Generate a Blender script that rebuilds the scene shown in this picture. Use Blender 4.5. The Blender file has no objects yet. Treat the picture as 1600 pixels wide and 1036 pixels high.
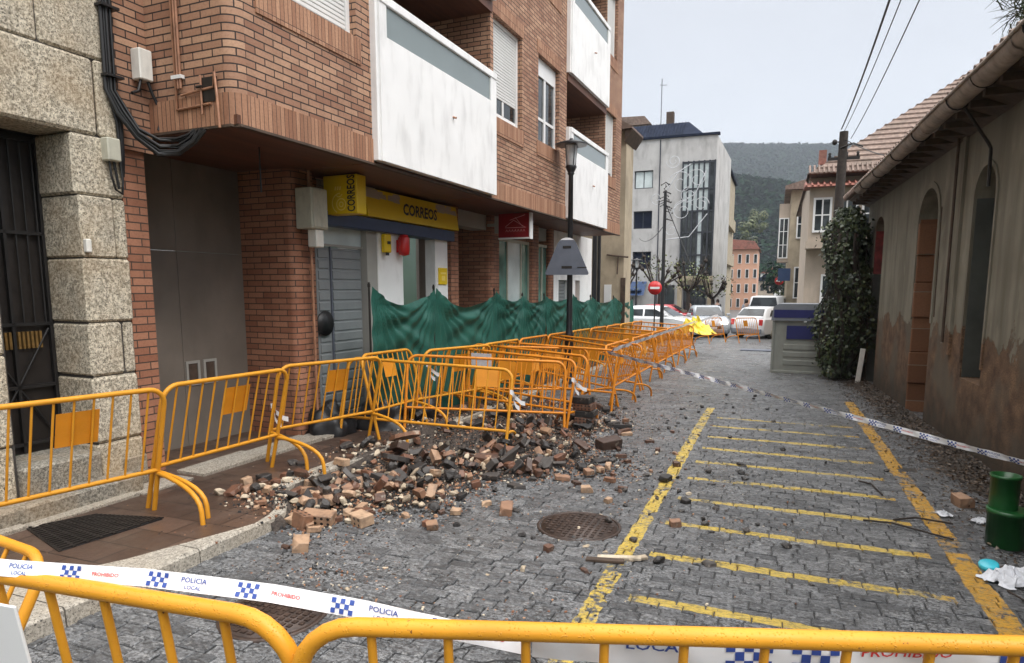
import bpy, bmesh, math, random
from mathutils import Vector, Matrix, noise
R = math.radians
PI = math.pi
random.seed(7)
SC = bpy.context.scene
COL = SC.collection

# ------------------------------------------------------------ camera
cam_d = bpy.data.cameras.new("camera")
cam = bpy.data.objects.new("camera", cam_d)
COL.objects.link(cam)
SC.camera = cam
cam_d.sensor_width = 36
cam_d.lens = 36 * 1040 / 1600
cam_d.shift_y = 72 / 1600
cam_d.clip_start = 0.05
cam_d.clip_end = 6000
cam.location = (0, 0, 1.8)
cam.rotation_euler = (R(90 - 7.667), 0, R(21.483))

# ------------------------------------------------------------ sky and light
world = bpy.data.worlds.new("World")
SC.world = world
world.use_nodes = True
wn = world.node_tree
wn.nodes.clear()
SUN_EL, SUN_AZ = 48, 112          # azimuth from +Y towards +X
def build_world():
    n, l = wn.nodes, wn.links
    out = n.new("ShaderNodeOutputWorld")
    sky = n.new("ShaderNodeTexSky")
    sky.sky_type = 'NISHITA'
    sky.sun_disc = False
    sky.sun_elevation = R(SUN_EL)
    sky.sun_rotation = R(SUN_AZ)
    b1 = n.new("ShaderNodeBackground"); b1.inputs[1].default_value = 0.05
    l.new(sky.outputs[0], b1.inputs[0])
    # overcast cloud layer: about three times brighter overhead than at the horizon
    tc = n.new("ShaderNodeTexCoord"); sp = n.new("ShaderNodeSeparateXYZ")
    l.new(tc.outputs['Generated'], sp.inputs[0])
    mr = n.new("ShaderNodeMapRange")
    mr.inputs['From Min'].default_value = 0.50; mr.inputs['From Max'].default_value = 1.0
    mr.inputs['To Min'].default_value = 0.52; mr.inputs['To Max'].default_value = 4.2
    l.new(sp.outputs[2], mr.inputs['Value'])
    nz = n.new("ShaderNodeTexNoise"); nz.inputs['Scale'].default_value = 2.2; nz.inputs['Detail'].default_value = 6
    mp = n.new("ShaderNodeMapping"); mp.inputs['Scale'].default_value = (1, 1, 3.2)
    l.new(tc.outputs['Generated'], mp.inputs[0]); l.new(mp.outputs[0], nz.inputs[0])
    m2 = n.new("ShaderNodeMapRange")
    m2.inputs['From Min'].default_value = 0.3; m2.inputs['From Max'].default_value = 0.7
    m2.inputs['To Min'].default_value = 0.90; m2.inputs['To Max'].default_value = 1.08
    l.new(nz.outputs[0], m2.inputs['Value'])
    mu = n.new("ShaderNodeMath"); mu.operation = 'MULTIPLY'
    l.new(mr.outputs[0], mu.inputs[0]); l.new(m2.outputs[0], mu.inputs[1])
    b2 = n.new("ShaderNodeBackground"); b2.inputs[0].default_value = (1.02, 0.99, 0.955, 1)
    l.new(mu.outputs[0], b2.inputs[1])
    ad = n.new("ShaderNodeAddShader")
    l.new(b1.outputs[0], ad.inputs[0]); l.new(b2.outputs[0], ad.inputs[1])
    l.new(ad.outputs[0], out.inputs[0])
build_world()
sun_d = bpy.data.lights.new("sun", 'SUN')
sun_d.energy = 1.5
sun_d.angle = R(35)
sun_d.color = (1.0, 0.97, 0.93)
sun = bpy.data.objects.new("sun", sun_d)
COL.objects.link(sun)
sd = Vector((math.sin(R(SUN_AZ)) * math.cos(R(SUN_EL)), math.cos(R(SUN_AZ)) * math.cos(R(SUN_EL)), math.sin(R(SUN_EL))))
sun.rotation_euler = sd.to_track_quat('Z', 'Y').to_euler()
sun.location = (0, 0, 30)
SC.view_settings.view_transform = 'Standard'
SC.view_settings.look = 'None'
SC.view_settings.exposure = 0.27
SC.view_settings.gamma = 1.0
SC.render.engine = 'CYCLES'
SC.cycles.max_bounces = 5
SC.cycles.volume_bounces = 0
SC.cycles.diffuse_bounces = 3
SC.cycles.glossy_bounces = 2
SC.cycles.transparent_max_bounces = 8
SC.cycles.caustics_reflective = False
SC.cycles.caustics_refractive = False

# ------------------------------------------------------------ node helpers
class NT:
    def __init__(s, name):
        s.m = bpy.data.materials.new(name); s.m.use_nodes = True
        s.t = s.m.node_tree; s.n = s.t.nodes; s.l = s.t.links
        s.b = s.n["Principled BSDF"]; s.tc = s.n.new("ShaderNodeTexCoord")
    def new(s, typ, **kw):
        nd = s.n.new("ShaderNode" + typ)
        for k, v in kw.items():
            if k.startswith('_'): setattr(nd, k[1:], v)
            else: s.set(nd.inputs[k.replace('__', ' ')], v)
        return nd
    def set(s, sock, v):
        if hasattr(v, 'is_output') or hasattr(v, 'links'): s.l.new(v, sock)
        else:
            try: sock.default_value = v
            except Exception: sock.default_value = tuple(v) + (1,)
    def math(s, op, a, b=None, c=None, clamp=False):
        nd = s.n.new("ShaderNodeMath"); nd.operation = op; nd.use_clamp = clamp
        for i, v in enumerate((a, b, c)):
            if v is not None: s.set(nd.inputs[i], v)
        return nd.outputs[0]
    def mix(s, f, a, b, mode='MIX'):
        nd = s.n.new("ShaderNodeMix"); nd.data_type = 'RGBA'; nd.blend_type = mode
        s.set(nd.inputs[0], f); s.set(nd.inputs[6], a if hasattr(a, 'links') else tuple(a)[:3] + (1,))
        s.set(nd.inputs[7], b if hasattr(b, 'links') else tuple(b)[:3] + (1,))
        return nd.outputs[2]
    def noise(s, scale, detail=4, vec=None, rough=0.55, stretch=None, w=None):
        nd = s.n.new("ShaderNodeTexNoise"); nd.inputs['Scale'].default_value = scale
        nd.inputs['Detail'].default_value = detail; nd.inputs['Roughness'].default_value = rough
        v = vec or s.tc.outputs['Object']
        if stretch:
            mp = s.n.new("ShaderNodeMapping"); mp.inputs['Scale'].default_value = stretch
            s.l.new(v, mp.inputs[0]); v = mp.outputs[0]
        s.l.new(v, nd.inputs[0])
        return nd.outputs[0]
    def ramp(s, f, lo, hi, a=0.0, b=1.0):
        nd = s.n.new("ShaderNodeMapRange")
        s.set(nd.inputs[0], f)
        for i, v in zip((1, 2, 3, 4), (lo, hi, a, b)): s.set(nd.inputs[i], v)
        return nd.outputs[0]
    def bump(s, h, strength=0.4, dist=0.01, nrm=None):
        nd = s.n.new("ShaderNodeBump"); nd.inputs['Strength'].default_value = strength
        nd.inputs['Distance'].default_value = dist; s.l.new(h, nd.inputs['Height'])
        if nrm: s.l.new(nrm, nd.inputs['Normal'])
        return nd.outputs[0]
    def fin(s, col=None, rough=None, nrm=None, **kw):
        if col is not None: s.set(s.b.inputs['Base Color'], col if hasattr(col, 'links') else tuple(col)[:3] + (1,))
        if rough is not None: s.set(s.b.inputs['Roughness'], rough)
        if nrm is not None: s.l.new(nrm, s.b.inputs['Normal'])
        for k, v in kw.items(): s.set(s.b.inputs[k.replace('__', ' ')], v)
        return s.m

def plain(name, c, rough=0.6, var=0.18, scale=6, bump=0.0, bscale=40, bdist=0.004, metal=0.0, rnd=0.0, coat=0.0, dirt=0.0, spec=0.5):
    t = NT(name)
    f = t.ramp(t.noise(scale, 5), 0.3, 0.7)
    lo = tuple(x * (1 - var) for x in c); hi = tuple(min(1, x * (1 + var)) for x in c)
    col = t.mix(f, lo, hi)
    if dirt:
        d = t.ramp(t.noise(scale * 2.3, 7, stretch=(1, 1, .35)), 0.5, 0.75, 0, dirt)
        col = t.mix(d, col, (0.05, 0.04, 0.03))
    if rnd:
        oi = t.n.new("ShaderNodeObjectInfo")
        hs = t.n.new("ShaderNodeHueSaturation"); t.l.new(col, hs.inputs['Color'])
        t.l.new(t.ramp(oi.outputs['Random'], 0, 1, 1 - rnd, 1 + rnd), hs.inputs['Value'])
        t.l.new(t.ramp(oi.outputs['Random'], 0, 1, 1.1, .85), hs.inputs['Saturation'])
        col = hs.outputs[0]
    nr = t.bump(t.noise(bscale, 6), bump, bdist) if bump else None
    m = t.fin(col, rough, nr, Metallic=metal, Coat__Weight=coat)
    t.b.inputs['Specular IOR Level'].default_value = spec
    return m

def brick_mat(name, c1, c2, mortar, bw=0.29, rh=0.088, ms=0.006, soldier=False, off=0.5, spots=0.0, rough=0.75):
    t = NT(name)
    uv = t.tc.outputs['UV']
    if soldier:
        sp = t.new("SeparateXYZ", Vector=uv); cb = t.new("CombineXYZ", X=sp.outputs[1], Y=sp.outputs[0]); uv = cb.outputs[0]
    br = t.n.new("ShaderNodeTexBrick"); br.offset = off; br.offset_frequency = 2
    t.l.new(uv, br.inputs['Vector'])
    for k, v in (('Scale', 1), ('Mortar Size', ms), ('Mortar Smooth', 0.15), ('Bias', 0.0), ('Brick Width', bw), ('Row Height', rh)):
        br.inputs[k].default_value = v
    br.inputs['Color1'].default_value = (0, 0, 0, 1); br.inputs['Color2'].default_value = (1, 1, 1, 1)
    br.inputs['Mortar'].default_value = (0.5, 0.5, 0.5, 1)
    nz = t.noise(1.1, 6, vec=t.tc.outputs['UV']); n2 = t.noise(45, 4, vec=t.tc.outputs['UV'])
    f = t.math('ADD', t.math('MULTIPLY', br.outputs['Color'], 0.75), t.ramp(nz, 0.3, 0.7, 0, 0.3), clamp=True)
    col = t.mix(f, c1, c2)
    col = t.mix(t.ramp(n2, 0.45, 0.75, 0, 0.35), col, tuple(x * 0.55 for x in c1))
    col = t.mix(t.ramp(t.noise(0.8, 6, vec=t.tc.outputs['UV'], stretch=(3, .6, 1)), 0.52, 0.78, 0, 0.45), col, tuple(x * 0.45 for x in c1))
    if spots:
        col = t.mix(t.ramp(t.noise(2.3, 3, vec=t.tc.outputs['UV']), 0.6, 0.75, 0, spots), col, (0.5, 0.36, 0.26))
    fac = br.outputs['Fac']
    col = t.mix(fac, col, mortar)
    h = t.math('SUBTRACT', t.math('MULTIPLY', n2, 0.25), fac)
    return t.fin(col, rough, t.bump(h, 0.9, 0.012))

# ------------------------------------------------------------ mesh helpers
class MB:
    """collects faces; build() links them as one object"""
    def __init__(s): s.v = []; s.f = []; s.mi = []; s.sm = []; s.cm = 0
    def add(s, vs, fs, smooth=False):
        o = len(s.v); s.v += [tuple(p) for p in vs]
        for f in fs: s.f.append(tuple(i + o for i in f)); s.mi.append(s.cm); s.sm.append(smooth)
    def quad(s, a, b, c, d): s.add((a, b, c, d), ((0, 1, 2, 3),))
    def box(s, p, q, ch=0.0):
        x0, y0, z0 = [min(p[i], q[i]) for i in range(3)]; x1, y1, z1 = [max(p[i], q[i]) for i in range(3)]
        if ch <= 0:
            vs = [(x0,y0,z0),(x1,y0,z0),(x1,y1,z0),(x0,y1,z0),(x0,y0,z1),(x1,y0,z1),(x1,y1,z1),(x0,y1,z1)]
            s.add(vs, ((3,2,1,0),(4,5,6,7),(0,1,5,4),(1,2,6,5),(2,3,7,6),(3,0,4,7)))
        else:
            bm = bmesh.new(); bmesh.ops.create_cube(bm, size=1)
            for v in bm.verts:
                v.co = Vector((x0 + (v.co.x + .5) * (x1 - x0), y0 + (v.co.y + .5) * (y1 - y0), z0 + (v.co.z + .5) * (z1 - z0)))
            bmesh.ops.bevel(bm, geom=list(bm.edges), offset=min(ch, (x1-x0)*.45, (y1-y0)*.45, (z1-z0)*.45), segments=1, affect='EDGES')
            bm.verts.index_update()
            s.add([v.co[:] for v in bm.verts], [[v.index for v in f.verts] for f in bm.faces]); bm.free()
    def obox(s, c, hx, hy, hz, rot):
        M_ = rot if isinstance(rot, Matrix) else Matrix.Rotation(rot, 3, 'Z')
        vs = [Vector(c) + M_ @ Vector((sx*hx, sy*hy, sz*hz)) for sz in (-1,1) for sx, sy in ((-1,-1),(1,-1),(1,1),(-1,1))]
        s.add(vs, ((3,2,1,0),(4,5,6,7),(0,1,5,4),(1,2,6,5),(2,3,7,6),(3,0,4,7)))
    def tube(s, path, r, n=8, cap=True, smooth=True):
        P = [Vector(p) for p in path]; rs = r if isinstance(r, (list, tuple)) else [r] * len(P)
        rings = []; prev = None
        for i, p in enumerate(P):
            d = (P[min(i+1, len(P)-1)] - P[max(i-1, 0)])
            if d.length < 1e-9: d = Vector((0, 0, 1))
            d.normalize()
            if prev is None:
                a = Vector((0, 0, 1)) if abs(d.z) < 0.9 else Vector((1, 0, 0))
                u = d.cross(a).normalized()
            else:
                u = (prev - d * prev.dot(d)).normalized()
            prev = u; w = d.cross(u)
            rings.append([p + (u * math.cos(2*PI*k/n) + w * math.sin(2*PI*k/n)) * rs[i] for k in range(n)])
        vs = [q for rg in rings for q in rg]
        fs = [(i*n+k, i*n+(k+1) % n, (i+1)*n+(k+1) % n, (i+1)*n+k) for i in range(len(P)-1) for k in range(n)]
        s.add(vs, fs, smooth)
        if cap:
            o = len(vs); s.add(rings[0], (tuple(range(n))[::-1],)); s.add(rings[-1], (tuple(range(n)),))
    def lathe(s, prof, n=16, c=(0, 0, 0), smooth=True, ax='Z'):
        vs = []
        for r, z in prof:
            for k in range(n):
                a = 2*PI*k/n; p = (r*math.cos(a), r*math.sin(a), z)
                if ax == 'Y': p = (p[0], p[2], p[1])
                if ax == 'X': p = (p[2], p[0], p[1])
                vs.append((p[0]+c[0], p[1]+c[1], p[2]+c[2]))
        fs = [(i*n+k, i*n+(k+1) % n, (i+1)*n+(k+1) % n, (i+1)*n+k) for i in range(len(prof)-1) for k in range(n)]
        s.add(vs, fs, smooth)
        s.add(vs[:n], (tuple(range(n))[::-1],)); s.add(vs[-n:], (tuple(range(n)),))
    def prism(s, poly, d0, d1, ax='z'):
        """poly of 2-D points extruded along ax from d0 to d1; ax 'y': (x,z), ax 'x': (y,z), ax 'z': (x,y)"""
        def P(p, d): return {'z': (p[0], p[1], d), 'y': (p[0], d, p[1]), 'x': (d, p[0], p[1])}[ax]
        n = len(poly); vs = [P(p, d0) for p in poly] + [P(p, d1) for p in poly]
        s.add(vs, [tuple(range(n))[::-1], tuple(range(n, 2*n))] + [(i, (i+1) % n, n+(i+1) % n, n+i) for i in range(n)])
    def grid(s, fn, nu, nv, smooth=True):
        vs = [fn(i/nu, j/nv) for j in range(nv+1) for i in range(nu+1)]
        w = nu+1
        s.add(vs, [(j*w+i, j*w+i+1, (j+1)*w+i+1, (j+1)*w+i) for j in range(nv) for i in range(nu)], smooth)
    def build(s, name, mats, parent=None, loc=None, rotz=0, off=(0, 0, 0), rot=None, fixn=False):
        me = bpy.data.meshes.new(name)
        ox, oy, oz = off
        me.from_pydata([(x-ox, y-oy, z-oz) for x, y, z in s.v], [], s.f)
        for m in (mats if isinstance(mats, (list, tuple)) else [mats]): me.materials.append(m)
        me.polygons.foreach_set('material_index', s.mi)
        me.polygons.foreach_set('use_smooth', s.sm)
        uv = me.uv_layers.new(name='uv').data
        V = s.v
        for p in me.polygons:
            nx, ny, nz = (abs(q) for q in p.normal)
            k = 0 if (nz >= nx and nz >= ny and nz > .75) else (1 if nx >= ny else 2)
            for li in p.loop_indices:
                x, y, z = V[me.loops[li].vertex_index]
                uv[li].uv = (x, y) if k == 0 else ((y, z) if k == 1 else (x, z))
        if fixn:
            bm = bmesh.new(); bm.from_mesh(me); bmesh.ops.recalc_face_normals(bm, faces=bm.faces); bm.to_mesh(me); bm.free()
        me.update()
        o = bpy.data.objects.new(name, me); COL.objects.link(o)
        if parent is not None: o.parent = parent
        if loc is not None: o.location = loc
        o.rotation_euler = rot if rot is not None else (0, 0, rotz)
        return o

def tag(o, label=None, cat=None, group=None, kind=None):
    if label: o['label'] = label
    if cat: o['category'] = cat
    if group: o['group'] = group
    if kind: o['kind'] = kind
    return o
def thing(name, label, cat, loc=(0, 0, 0), rotz=0, group=None):
    o = bpy.data.objects.new(name, None); COL.objects.link(o)
    o.empty_display_size = 0.2
    o.location = loc; o.rotation_euler = (0, 0, rotz)
    return tag(o, label, cat, group)
def kids(o): return [c for c in bpy.data.objects if c.parent == o]
def copy_tree(o, table=None):
    c = o.copy(); COL.objects.link(c)
    for ch in list(o.children):
        d = ch.copy(); COL.objects.link(d); d.parent = c
        for g in list(ch.children):
            e = g.copy(); COL.objects.link(e); e.parent = d
    return c

_tc = {}
def text_poly(txt, size=1.0, ext=0.0, shear=0.0, space=1.0, bold=0.0):
    """lettering as plain (verts, faces) in the x/y plane, centred"""
    key = (txt, shear, space, bold)
    if key not in _tc:
        c = bpy.data.curves.new('t', 'FONT'); c.body = txt; c.size = 1; c.align_x = 'CENTER'; c.align_y = 'CENTER'
        c.resolution_u = 2; c.shear = shear; c.space_character = space; c.offset = bold
        o = bpy.data.objects.new('t', c); COL.objects.link(o)
        dg = bpy.context.evaluated_depsgraph_get()
        me = o.evaluated_get(dg).to_mesh()
        _tc[key] = ([v.co.copy() for v in me.vertices], [tuple(p.vertices) for p in me.polygons])
        o.evaluated_get(dg).to_mesh_clear(); bpy.data.objects.remove(o); bpy.data.curves.remove(c)
    vs, fs = _tc[key]
    return [(v.x*size, v.y*size) for v in vs], fs
def put_text(mb, txt, size, fn, **kw):
    vs, fs = text_poly(txt, size, **kw)
    mb.add([fn(x, y) for x, y in vs], fs)

def g(y): return -0.0144 * y                       # the road falls gently away from the camera
TH = R(1.728)                                       # the brick block's facade is turned this much from the road
def bw(a, b, z=0): return (a*math.cos(TH) + b*math.sin(TH), -a*math.sin(TH) + b*math.cos(TH), z)
PH = R(1.83)                                        # the old wall on the right
def rw(c, d, z=0): return (c*math.cos(PH) - d*math.sin(PH), c*math.sin(PH) + d*math.cos(PH), z)

def wall(mb, plane, u0, u1, z0, z1, ops, depth, back=None):
    """vertical wall of zero-thickness outer skin on axis plane=('a',value) in (u=b, z) with rectangular or arched openings and reveals.
    ops: (ua, ub, za, zb, rise). depth: reveal depth (towards -plane direction sign)"""
    pos, sgn = plane
    P = lambda u, z, d=0: (pos - sgn*d, u, z)
    cuts = sorted(set([u0, u1] + [o[0] for o in ops] + [o[1] for o in ops]))
    def q(a, b, c, d):
        mb.quad(*((a, b, c, d) if sgn > 0 else (d, c, b, a)))
    for i in range(len(cuts)-1):
        ua, ub = cuts[i], cuts[i+1]
        col = sorted([o for o in ops if o[0] <= ua+1e-6 and o[1] >= ub-1e-6], key=lambda o: o[2])
        z = z0
        for o in col:
            if o[2] > z: q(P(ua, z), P(ub, z), P(ub, o[2]), P(ua, o[2]))
            z = o[3]
            if o[4] > 0:
                n = 10; cx = (o[0]+o[1])/2; rx = (o[1]-o[0])/2
                nxt = min([p[2] for p in col if p[2] > o[3]-1e-6 and p is not o] + [z1])
                top = o[3] + o[4] + 0.001
                for k in range(n):
                    t0, t1 = PI - PI*k/n, PI - PI*(k+1)/n
                    xa, xb = cx + rx*math.cos(t0), cx + rx*math.cos(t1)
                    q(P(xa, o[3]+o[4]*math.sin(t0)), P(xb, o[3]+o[4]*math.sin(t1)), P(xb, top), P(xa, top))
                    q(P(xb, o[3]+o[4]*math.sin(t1)), P(xa, o[3]+o[4]*math.sin(t0)), P(xa, o[3]+o[4]*math.sin(t0), depth), P(xb, o[3]+o[4]*math.sin(t1), depth))
                z = top
        if z1 > z: q(P(ua, z), P(ub, z), P(ub, z1), P(ua, z1))
    for o in ops:
        a, b, c, d = o[:4]
        q(P(a, c), P(a, d), P(a, d, depth), P(a, c, depth))
        q(P(b, d), P(b, c), P(b, c, depth), P(b, d, depth))
        q(P(b, c), P(a, c), P(a, c, depth), P(b, c, depth))
        if o[4] <= 0: q(P(a, d), P(b, d), P(b, d, depth), P(a, d, depth))
# ------------------------------------------------------------ materials
M = {}
M['brick'] = brick_mat('facing_brick', (0.26, 0.118, 0.07), (0.52, 0.315, 0.20), (0.028, 0.018, 0.015), bw=0.225, rh=0.0645, ms=0.0062)
M['brick_pier'] = brick_mat('pier_brick', (0.24, 0.092, 0.05), (0.44, 0.21, 0.125), (0.06, 0.04, 0.03), bw=0.24, rh=0.070, ms=0.0055)
M['soldier'] = brick_mat('soldier_brick', (0.27, 0.12, 0.065), (0.52, 0.29, 0.175), (0.05, 0.03, 0.022), bw=0.6, rh=0.052, ms=0.003, soldier=True, off=0)
M['white'] = plain('white_stucco', (0.87, 0.87, 0.86), 0.7, 0.04, 2, 0.12, 60, 0.002, dirt=0.22)
M['white_trim'] = plain('white_metal', (0.80, 0.80, 0.79), 0.4, 0.03, 3)
M['shutter_white'] = plain('white_shutter', (0.72, 0.72, 0.70), 0.5, 0.04, 3)
M['greyglass'] = plain('grey_glass_panel', (0.20, 0.24, 0.24), 0.12, 0.05, 2, spec=0.7)
def glass_dark():
    t = NT('window_glass')
    f = t.ramp(t.noise(1.5, 2), 0.4, 0.6)
    return t.fin(t.mix(f, (0.015, 0.018, 0.02), (0.05, 0.06, 0.065)), 0.06, None)
M['glass'] = glass_dark()
M['glass_green'] = plain('green_shop_glass', (0.10, 0.22, 0.18), 0.08, 0.4, 2)
M['glass_pale'] = plain('pale_shop_glass', (0.62, 0.70, 0.70), 0.12, 0.15, 2)
def soffit():
    t = NT('brown_soffit_boards')
    sp = t.new("SeparateXYZ", Vector=t.tc.outputs['Object'])
    w = t.math('FRACT', t.math('MULTIPLY', sp.outputs[0], 9))
    ln = t.ramp(w, 0.0, 0.08, 0.35, 1)
    col = t.mix(t.ramp(t.noise(3, 6, stretch=(4, .4, 1)), 0.3, 0.7), (0.085, 0.032, 0.017), (0.15, 0.058, 0.03))
    return t.fin(t.mix(ln, (0.03, 0.015, 0.01), col), 0.55)
M['soffit'] = soffit()
M['slab'] = plain('grey_stone_slab', (0.18, 0.155, 0.13), 0.5, 0.25, 1.2, 0.1, 30, dirt=0.25)
M['greywall'] = plain('grey_render', (0.36, 0.35, 0.32), 0.6, 0.1, 2, 0.1)
M['shutter_grey'] = plain('grey_shutter', (0.29, 0.31, 0.32), 0.4, 0.08, 4, metal=0.3)
M['yellow_sign'] = plain('yellow_sign', (0.80, 0.55, 0.008), 0.4, 0.06, 2)
M['yellow_pale'] = plain('yellow_sign_print', (0.93, 0.72, 0.16), 0.45, 0.04, 2)
M['ink'] = plain('dark_lettering', (0.02, 0.02, 0.03), 0.5)
M['blue_band'] = plain('blue_band', (0.03, 0.06, 0.14), 0.4, 0.1)
M['red_sign'] = plain('red_sign', (0.26, 0.008, 0.014), 0.35, 0.15)
M['pink'] = plain('pink_lettering', (0.75, 0.33, 0.33), 0.5)
M['red'] = plain('red_plastic', (0.55, 0.02, 0.02), 0.3)
M['box'] = plain('pale_meter_box', (0.50, 0.49, 0.40), 0.5, 0.08, 8, dirt=0.25)
M['boxw'] = plain('white_plastic_box', (0.74, 0.72, 0.66), 0.45, 0.06, 8, dirt=0.15)
M['black'] = plain('black_rubber', (0.012, 0.012, 0.013), 0.45, 0.2, 20)
M['copper'] = plain('rusty_pipe', (0.34, 0.17, 0.10), 0.45, 0.3, 12)
def granite(name, a, b, bm=0.5, stain=0.3):
    t = NT(name)
    s1 = t.ramp(t.noise(42, 6, rough=0.75), 0.40, 0.60)
    col = t.mix(s1, tuple(x*0.45 for x in a), b)
    s2 = t.ramp(t.noise(95, 2), 0.58, 0.66)
    col = t.mix(s2, col, (0.05, 0.045, 0.04))
    big = t.ramp(t.noise(1.7, 5), 0.45, 0.7, 0, stain * 1.6)
    col = t.mix(big, col, (0.40, 0.27, 0.14))
    big2 = t.ramp(t.noise(3.1, 6, stretch=(1, 1, .4)), 0.55, 0.8, 0, .45)
    col = t.mix(big2, col, (0.16, 0.14, 0.12))
    return t.fin(col, 0.8, t.bump(t.noise(34, 8, rough=0.8), bm, 0.025))
M['granite'] = granite('granite_block', (0.50, 0.43, 0.31), (0.80, 0.72, 0.57))
M['granite_dark'] = granite('damp_granite', (0.26, 0.24, 0.19), (0.42, 0.39, 0.33))
M['kerb'] = granite('kerb_granite', (0.55, 0.50, 0.42), (0.48, 0.44, 0.37), 0.15, 0.1)
M['mortar_dark'] = plain('dark_joint', (0.05, 0.045, 0.04), 0.9)
M['iron'] = plain('dark_iron', (0.022, 0.018, 0.016), 0.45, 0.3, 10, metal=0.2)
M['brass'] = plain('tarnished_brass', (0.25, 0.15, 0.05), 0.4, 0.3, 20, metal=0.5)
def galv(name, c, chip=0.5, rough=0.36):
    """enamel paint, chipped to rust and wet with rain"""
    t = NT(name)
    col = t.mix(t.ramp(t.noise(5, 4), 0.3, 0.7), tuple(x*0.86 for x in c), tuple(min(1, x*1.07) for x in c))
    ch = t.ramp(t.noise(26, 7, rough=0.7), 0.665, 0.69, 0, chip * 2)
    ch = t.math('MINIMUM', ch, 1.0)
    col = t.mix(ch, col, (0.13, 0.045, 0.02))
    col = t.mix(t.ramp(t.noise(2.2, 6), 0.55, 0.8, 0, 0.4), col, tuple(x*0.5 for x in c))
    vo = t.n.new("ShaderNodeTexVoronoi"); vo.inputs['Scale'].default_value = 170
    t.l.new(t.tc.outputs['Object'], vo.inputs['Vector'])
    drop = t.ramp(vo.outputs['Distance'], 0.12, 0.32, 1, 0)
    drop = t.math('MULTIPLY', drop, t.ramp(t.noise(40, 2), 0.45, 0.55))
    return t.fin(col, t.ramp(t.noise(9, 4), 0.3, 0.7, rough - .06, rough + 0.2), t.bump(drop, 0.6, 0.003), Coat__Weight=0.0, Specular__IOR__Level=0.35)
M['yel'] = galv('yellow_barrier_paint', (0.68, 0.30, 0.022))
M['ora'] = galv('orange_barrier_paint', (0.68, 0.235, 0.015))
M['plate'] = galv('orange_plate_paint', (0.66, 0.25, 0.015), 0.2, 0.45)
M['plate_old'] = galv('rusty_plate_paint', (0.36, 0.10, 0.025), 0.4, 0.5)
M['lamp_black'] = plain('black_lamp_paint', (0.018, 0.018, 0.02), 0.35, 0.2, 10)
M['sign_back'] = plain('grey_sign_back', (0.13, 0.145, 0.18), 0.5, 0.1, 6, metal=0.2)
M['tape'] = plain('white_tape', (0.84, 0.85, 0.87), 0.3, 0.03, 5, 0.15, 30, 0.003)
M['tape_blue'] = plain('blue_tape_print', (0.03, 0.07, 0.30), 0.35, 0.1, 5)
M['tape_red'] = plain('red_tape_print', (0.60, 0.03, 0.03), 0.35, 0.1, 5)
def net():
    t = NT('green_debris_netting')
    col = t.mix(t.ramp(t.noise(2.5, 5), 0.3, 0.7), (0.010, 0.045, 0.035), (0.026, 0.108, 0.082))
    w = t.n.new("ShaderNodeTexBrick"); w.offset = 0
    t.l.new(t.tc.outputs['UV'], w.inputs['Vector'])
    for k, v in (('Scale', 1), ('Mortar Size', 0.0022), ('Brick Width', 0.014), ('Row Height', 0.014)): w.inputs[k].default_value = v
    col = t.mix(t.math('MULTIPLY', w.outputs['Fac'], .4), col, (0.05, 0.32, 0.24))
    tr = t.n.new("ShaderNodeBsdfTranslucent"); t.l.new(col, tr.inputs[0])
    mx = t.n.new("ShaderNodeMixShader"); mx.inputs[0].default_value = 0.3
    t.fin(col, 0.5, t.bump(t.noise(6, 5), 0.3, 0.02))
    out = t.n['Material Output']
    t.l.new(t.b.outputs[0], mx.inputs[1]); t.l.new(tr.outputs[0], mx.inputs[2]); t.l.new(mx.outputs[0], out.inputs[0])
    return t.m
M['net'] = net()
def plaster():
    t = NT('old_stained_plaster')
    sp = t.new("SeparateXYZ", Vector=t.tc.outputs['Object'])
    z = sp.outputs[2]
    n1 = t.noise(1.3, 6, stretch=(1, 1, 1)); n2 = t.noise(5, 7); n3 = t.noise(70, 4, rough=.7)
    streak = t.noise(4, 6, stretch=(1, 1, 0.10))
    col = t.mix(t.ramp(n1, 0.3, 0.7), (0.175, 0.16, 0.12), (0.275, 0.255, 0.20))
    col = t.mix(t.ramp(streak, 0.42, 0.68, 0, 0.75), col, (0.11, 0.095, 0.065))
    col = t.mix(t.ramp(t.noise(2.6, 3, stretch=(1, 1, .5)), 0.58, 0.72, 0, 0.5), col, (0.36, 0.335, 0.27))
    edge = t.math('ADD', z, t.math('MULTIPLY', t.math('SUBTRACT', t.noise(1.6, 7, rough=.65), 0.5), 1.3))
    low = t.ramp(edge, 1.22, 1.26, 1, 0)
    lowc = t.mix(t.ramp(n2, 0.35, 0.65), (0.12, 0.065, 0.035), (0.32, 0.19, 0.105))
    lowc = t.mix(t.ramp(n3, 0.46, 0.56, 0, 0.75), lowc, (0.05, 0.032, 0.022))
    lowc = t.mix(t.ramp(t.noise(1.1, 4), 0.5, 0.62, 0, 0.8), lowc, (0.14, 0.12, 0.09))
    col = t.mix(low, col, lowc)
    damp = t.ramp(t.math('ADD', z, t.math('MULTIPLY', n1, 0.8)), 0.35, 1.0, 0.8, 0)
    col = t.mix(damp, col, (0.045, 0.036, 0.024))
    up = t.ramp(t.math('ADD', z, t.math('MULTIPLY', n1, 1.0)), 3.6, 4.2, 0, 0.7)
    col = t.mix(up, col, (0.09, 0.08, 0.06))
    h = t.math('ADD', t.math('MULTIPLY', n3, t.math('ADD', t.math('MULTIPLY', low, 1.6), .3)), t.math('MULTIPLY', low, -1.5))
    return t.fin(col, 0.85, t.bump(h, 0.8, 0.012))
M['plaster'] = plaster()
M['reveal_stone'] = brick_mat('brown_jamb_stone', (0.16, 0.07, 0.035), (0.30, 0.145, 0.075), (0.26, 0.20, 0.14), bw=1.2, rh=0.58, ms=0.008, off=0, rough=0.8)
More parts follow.
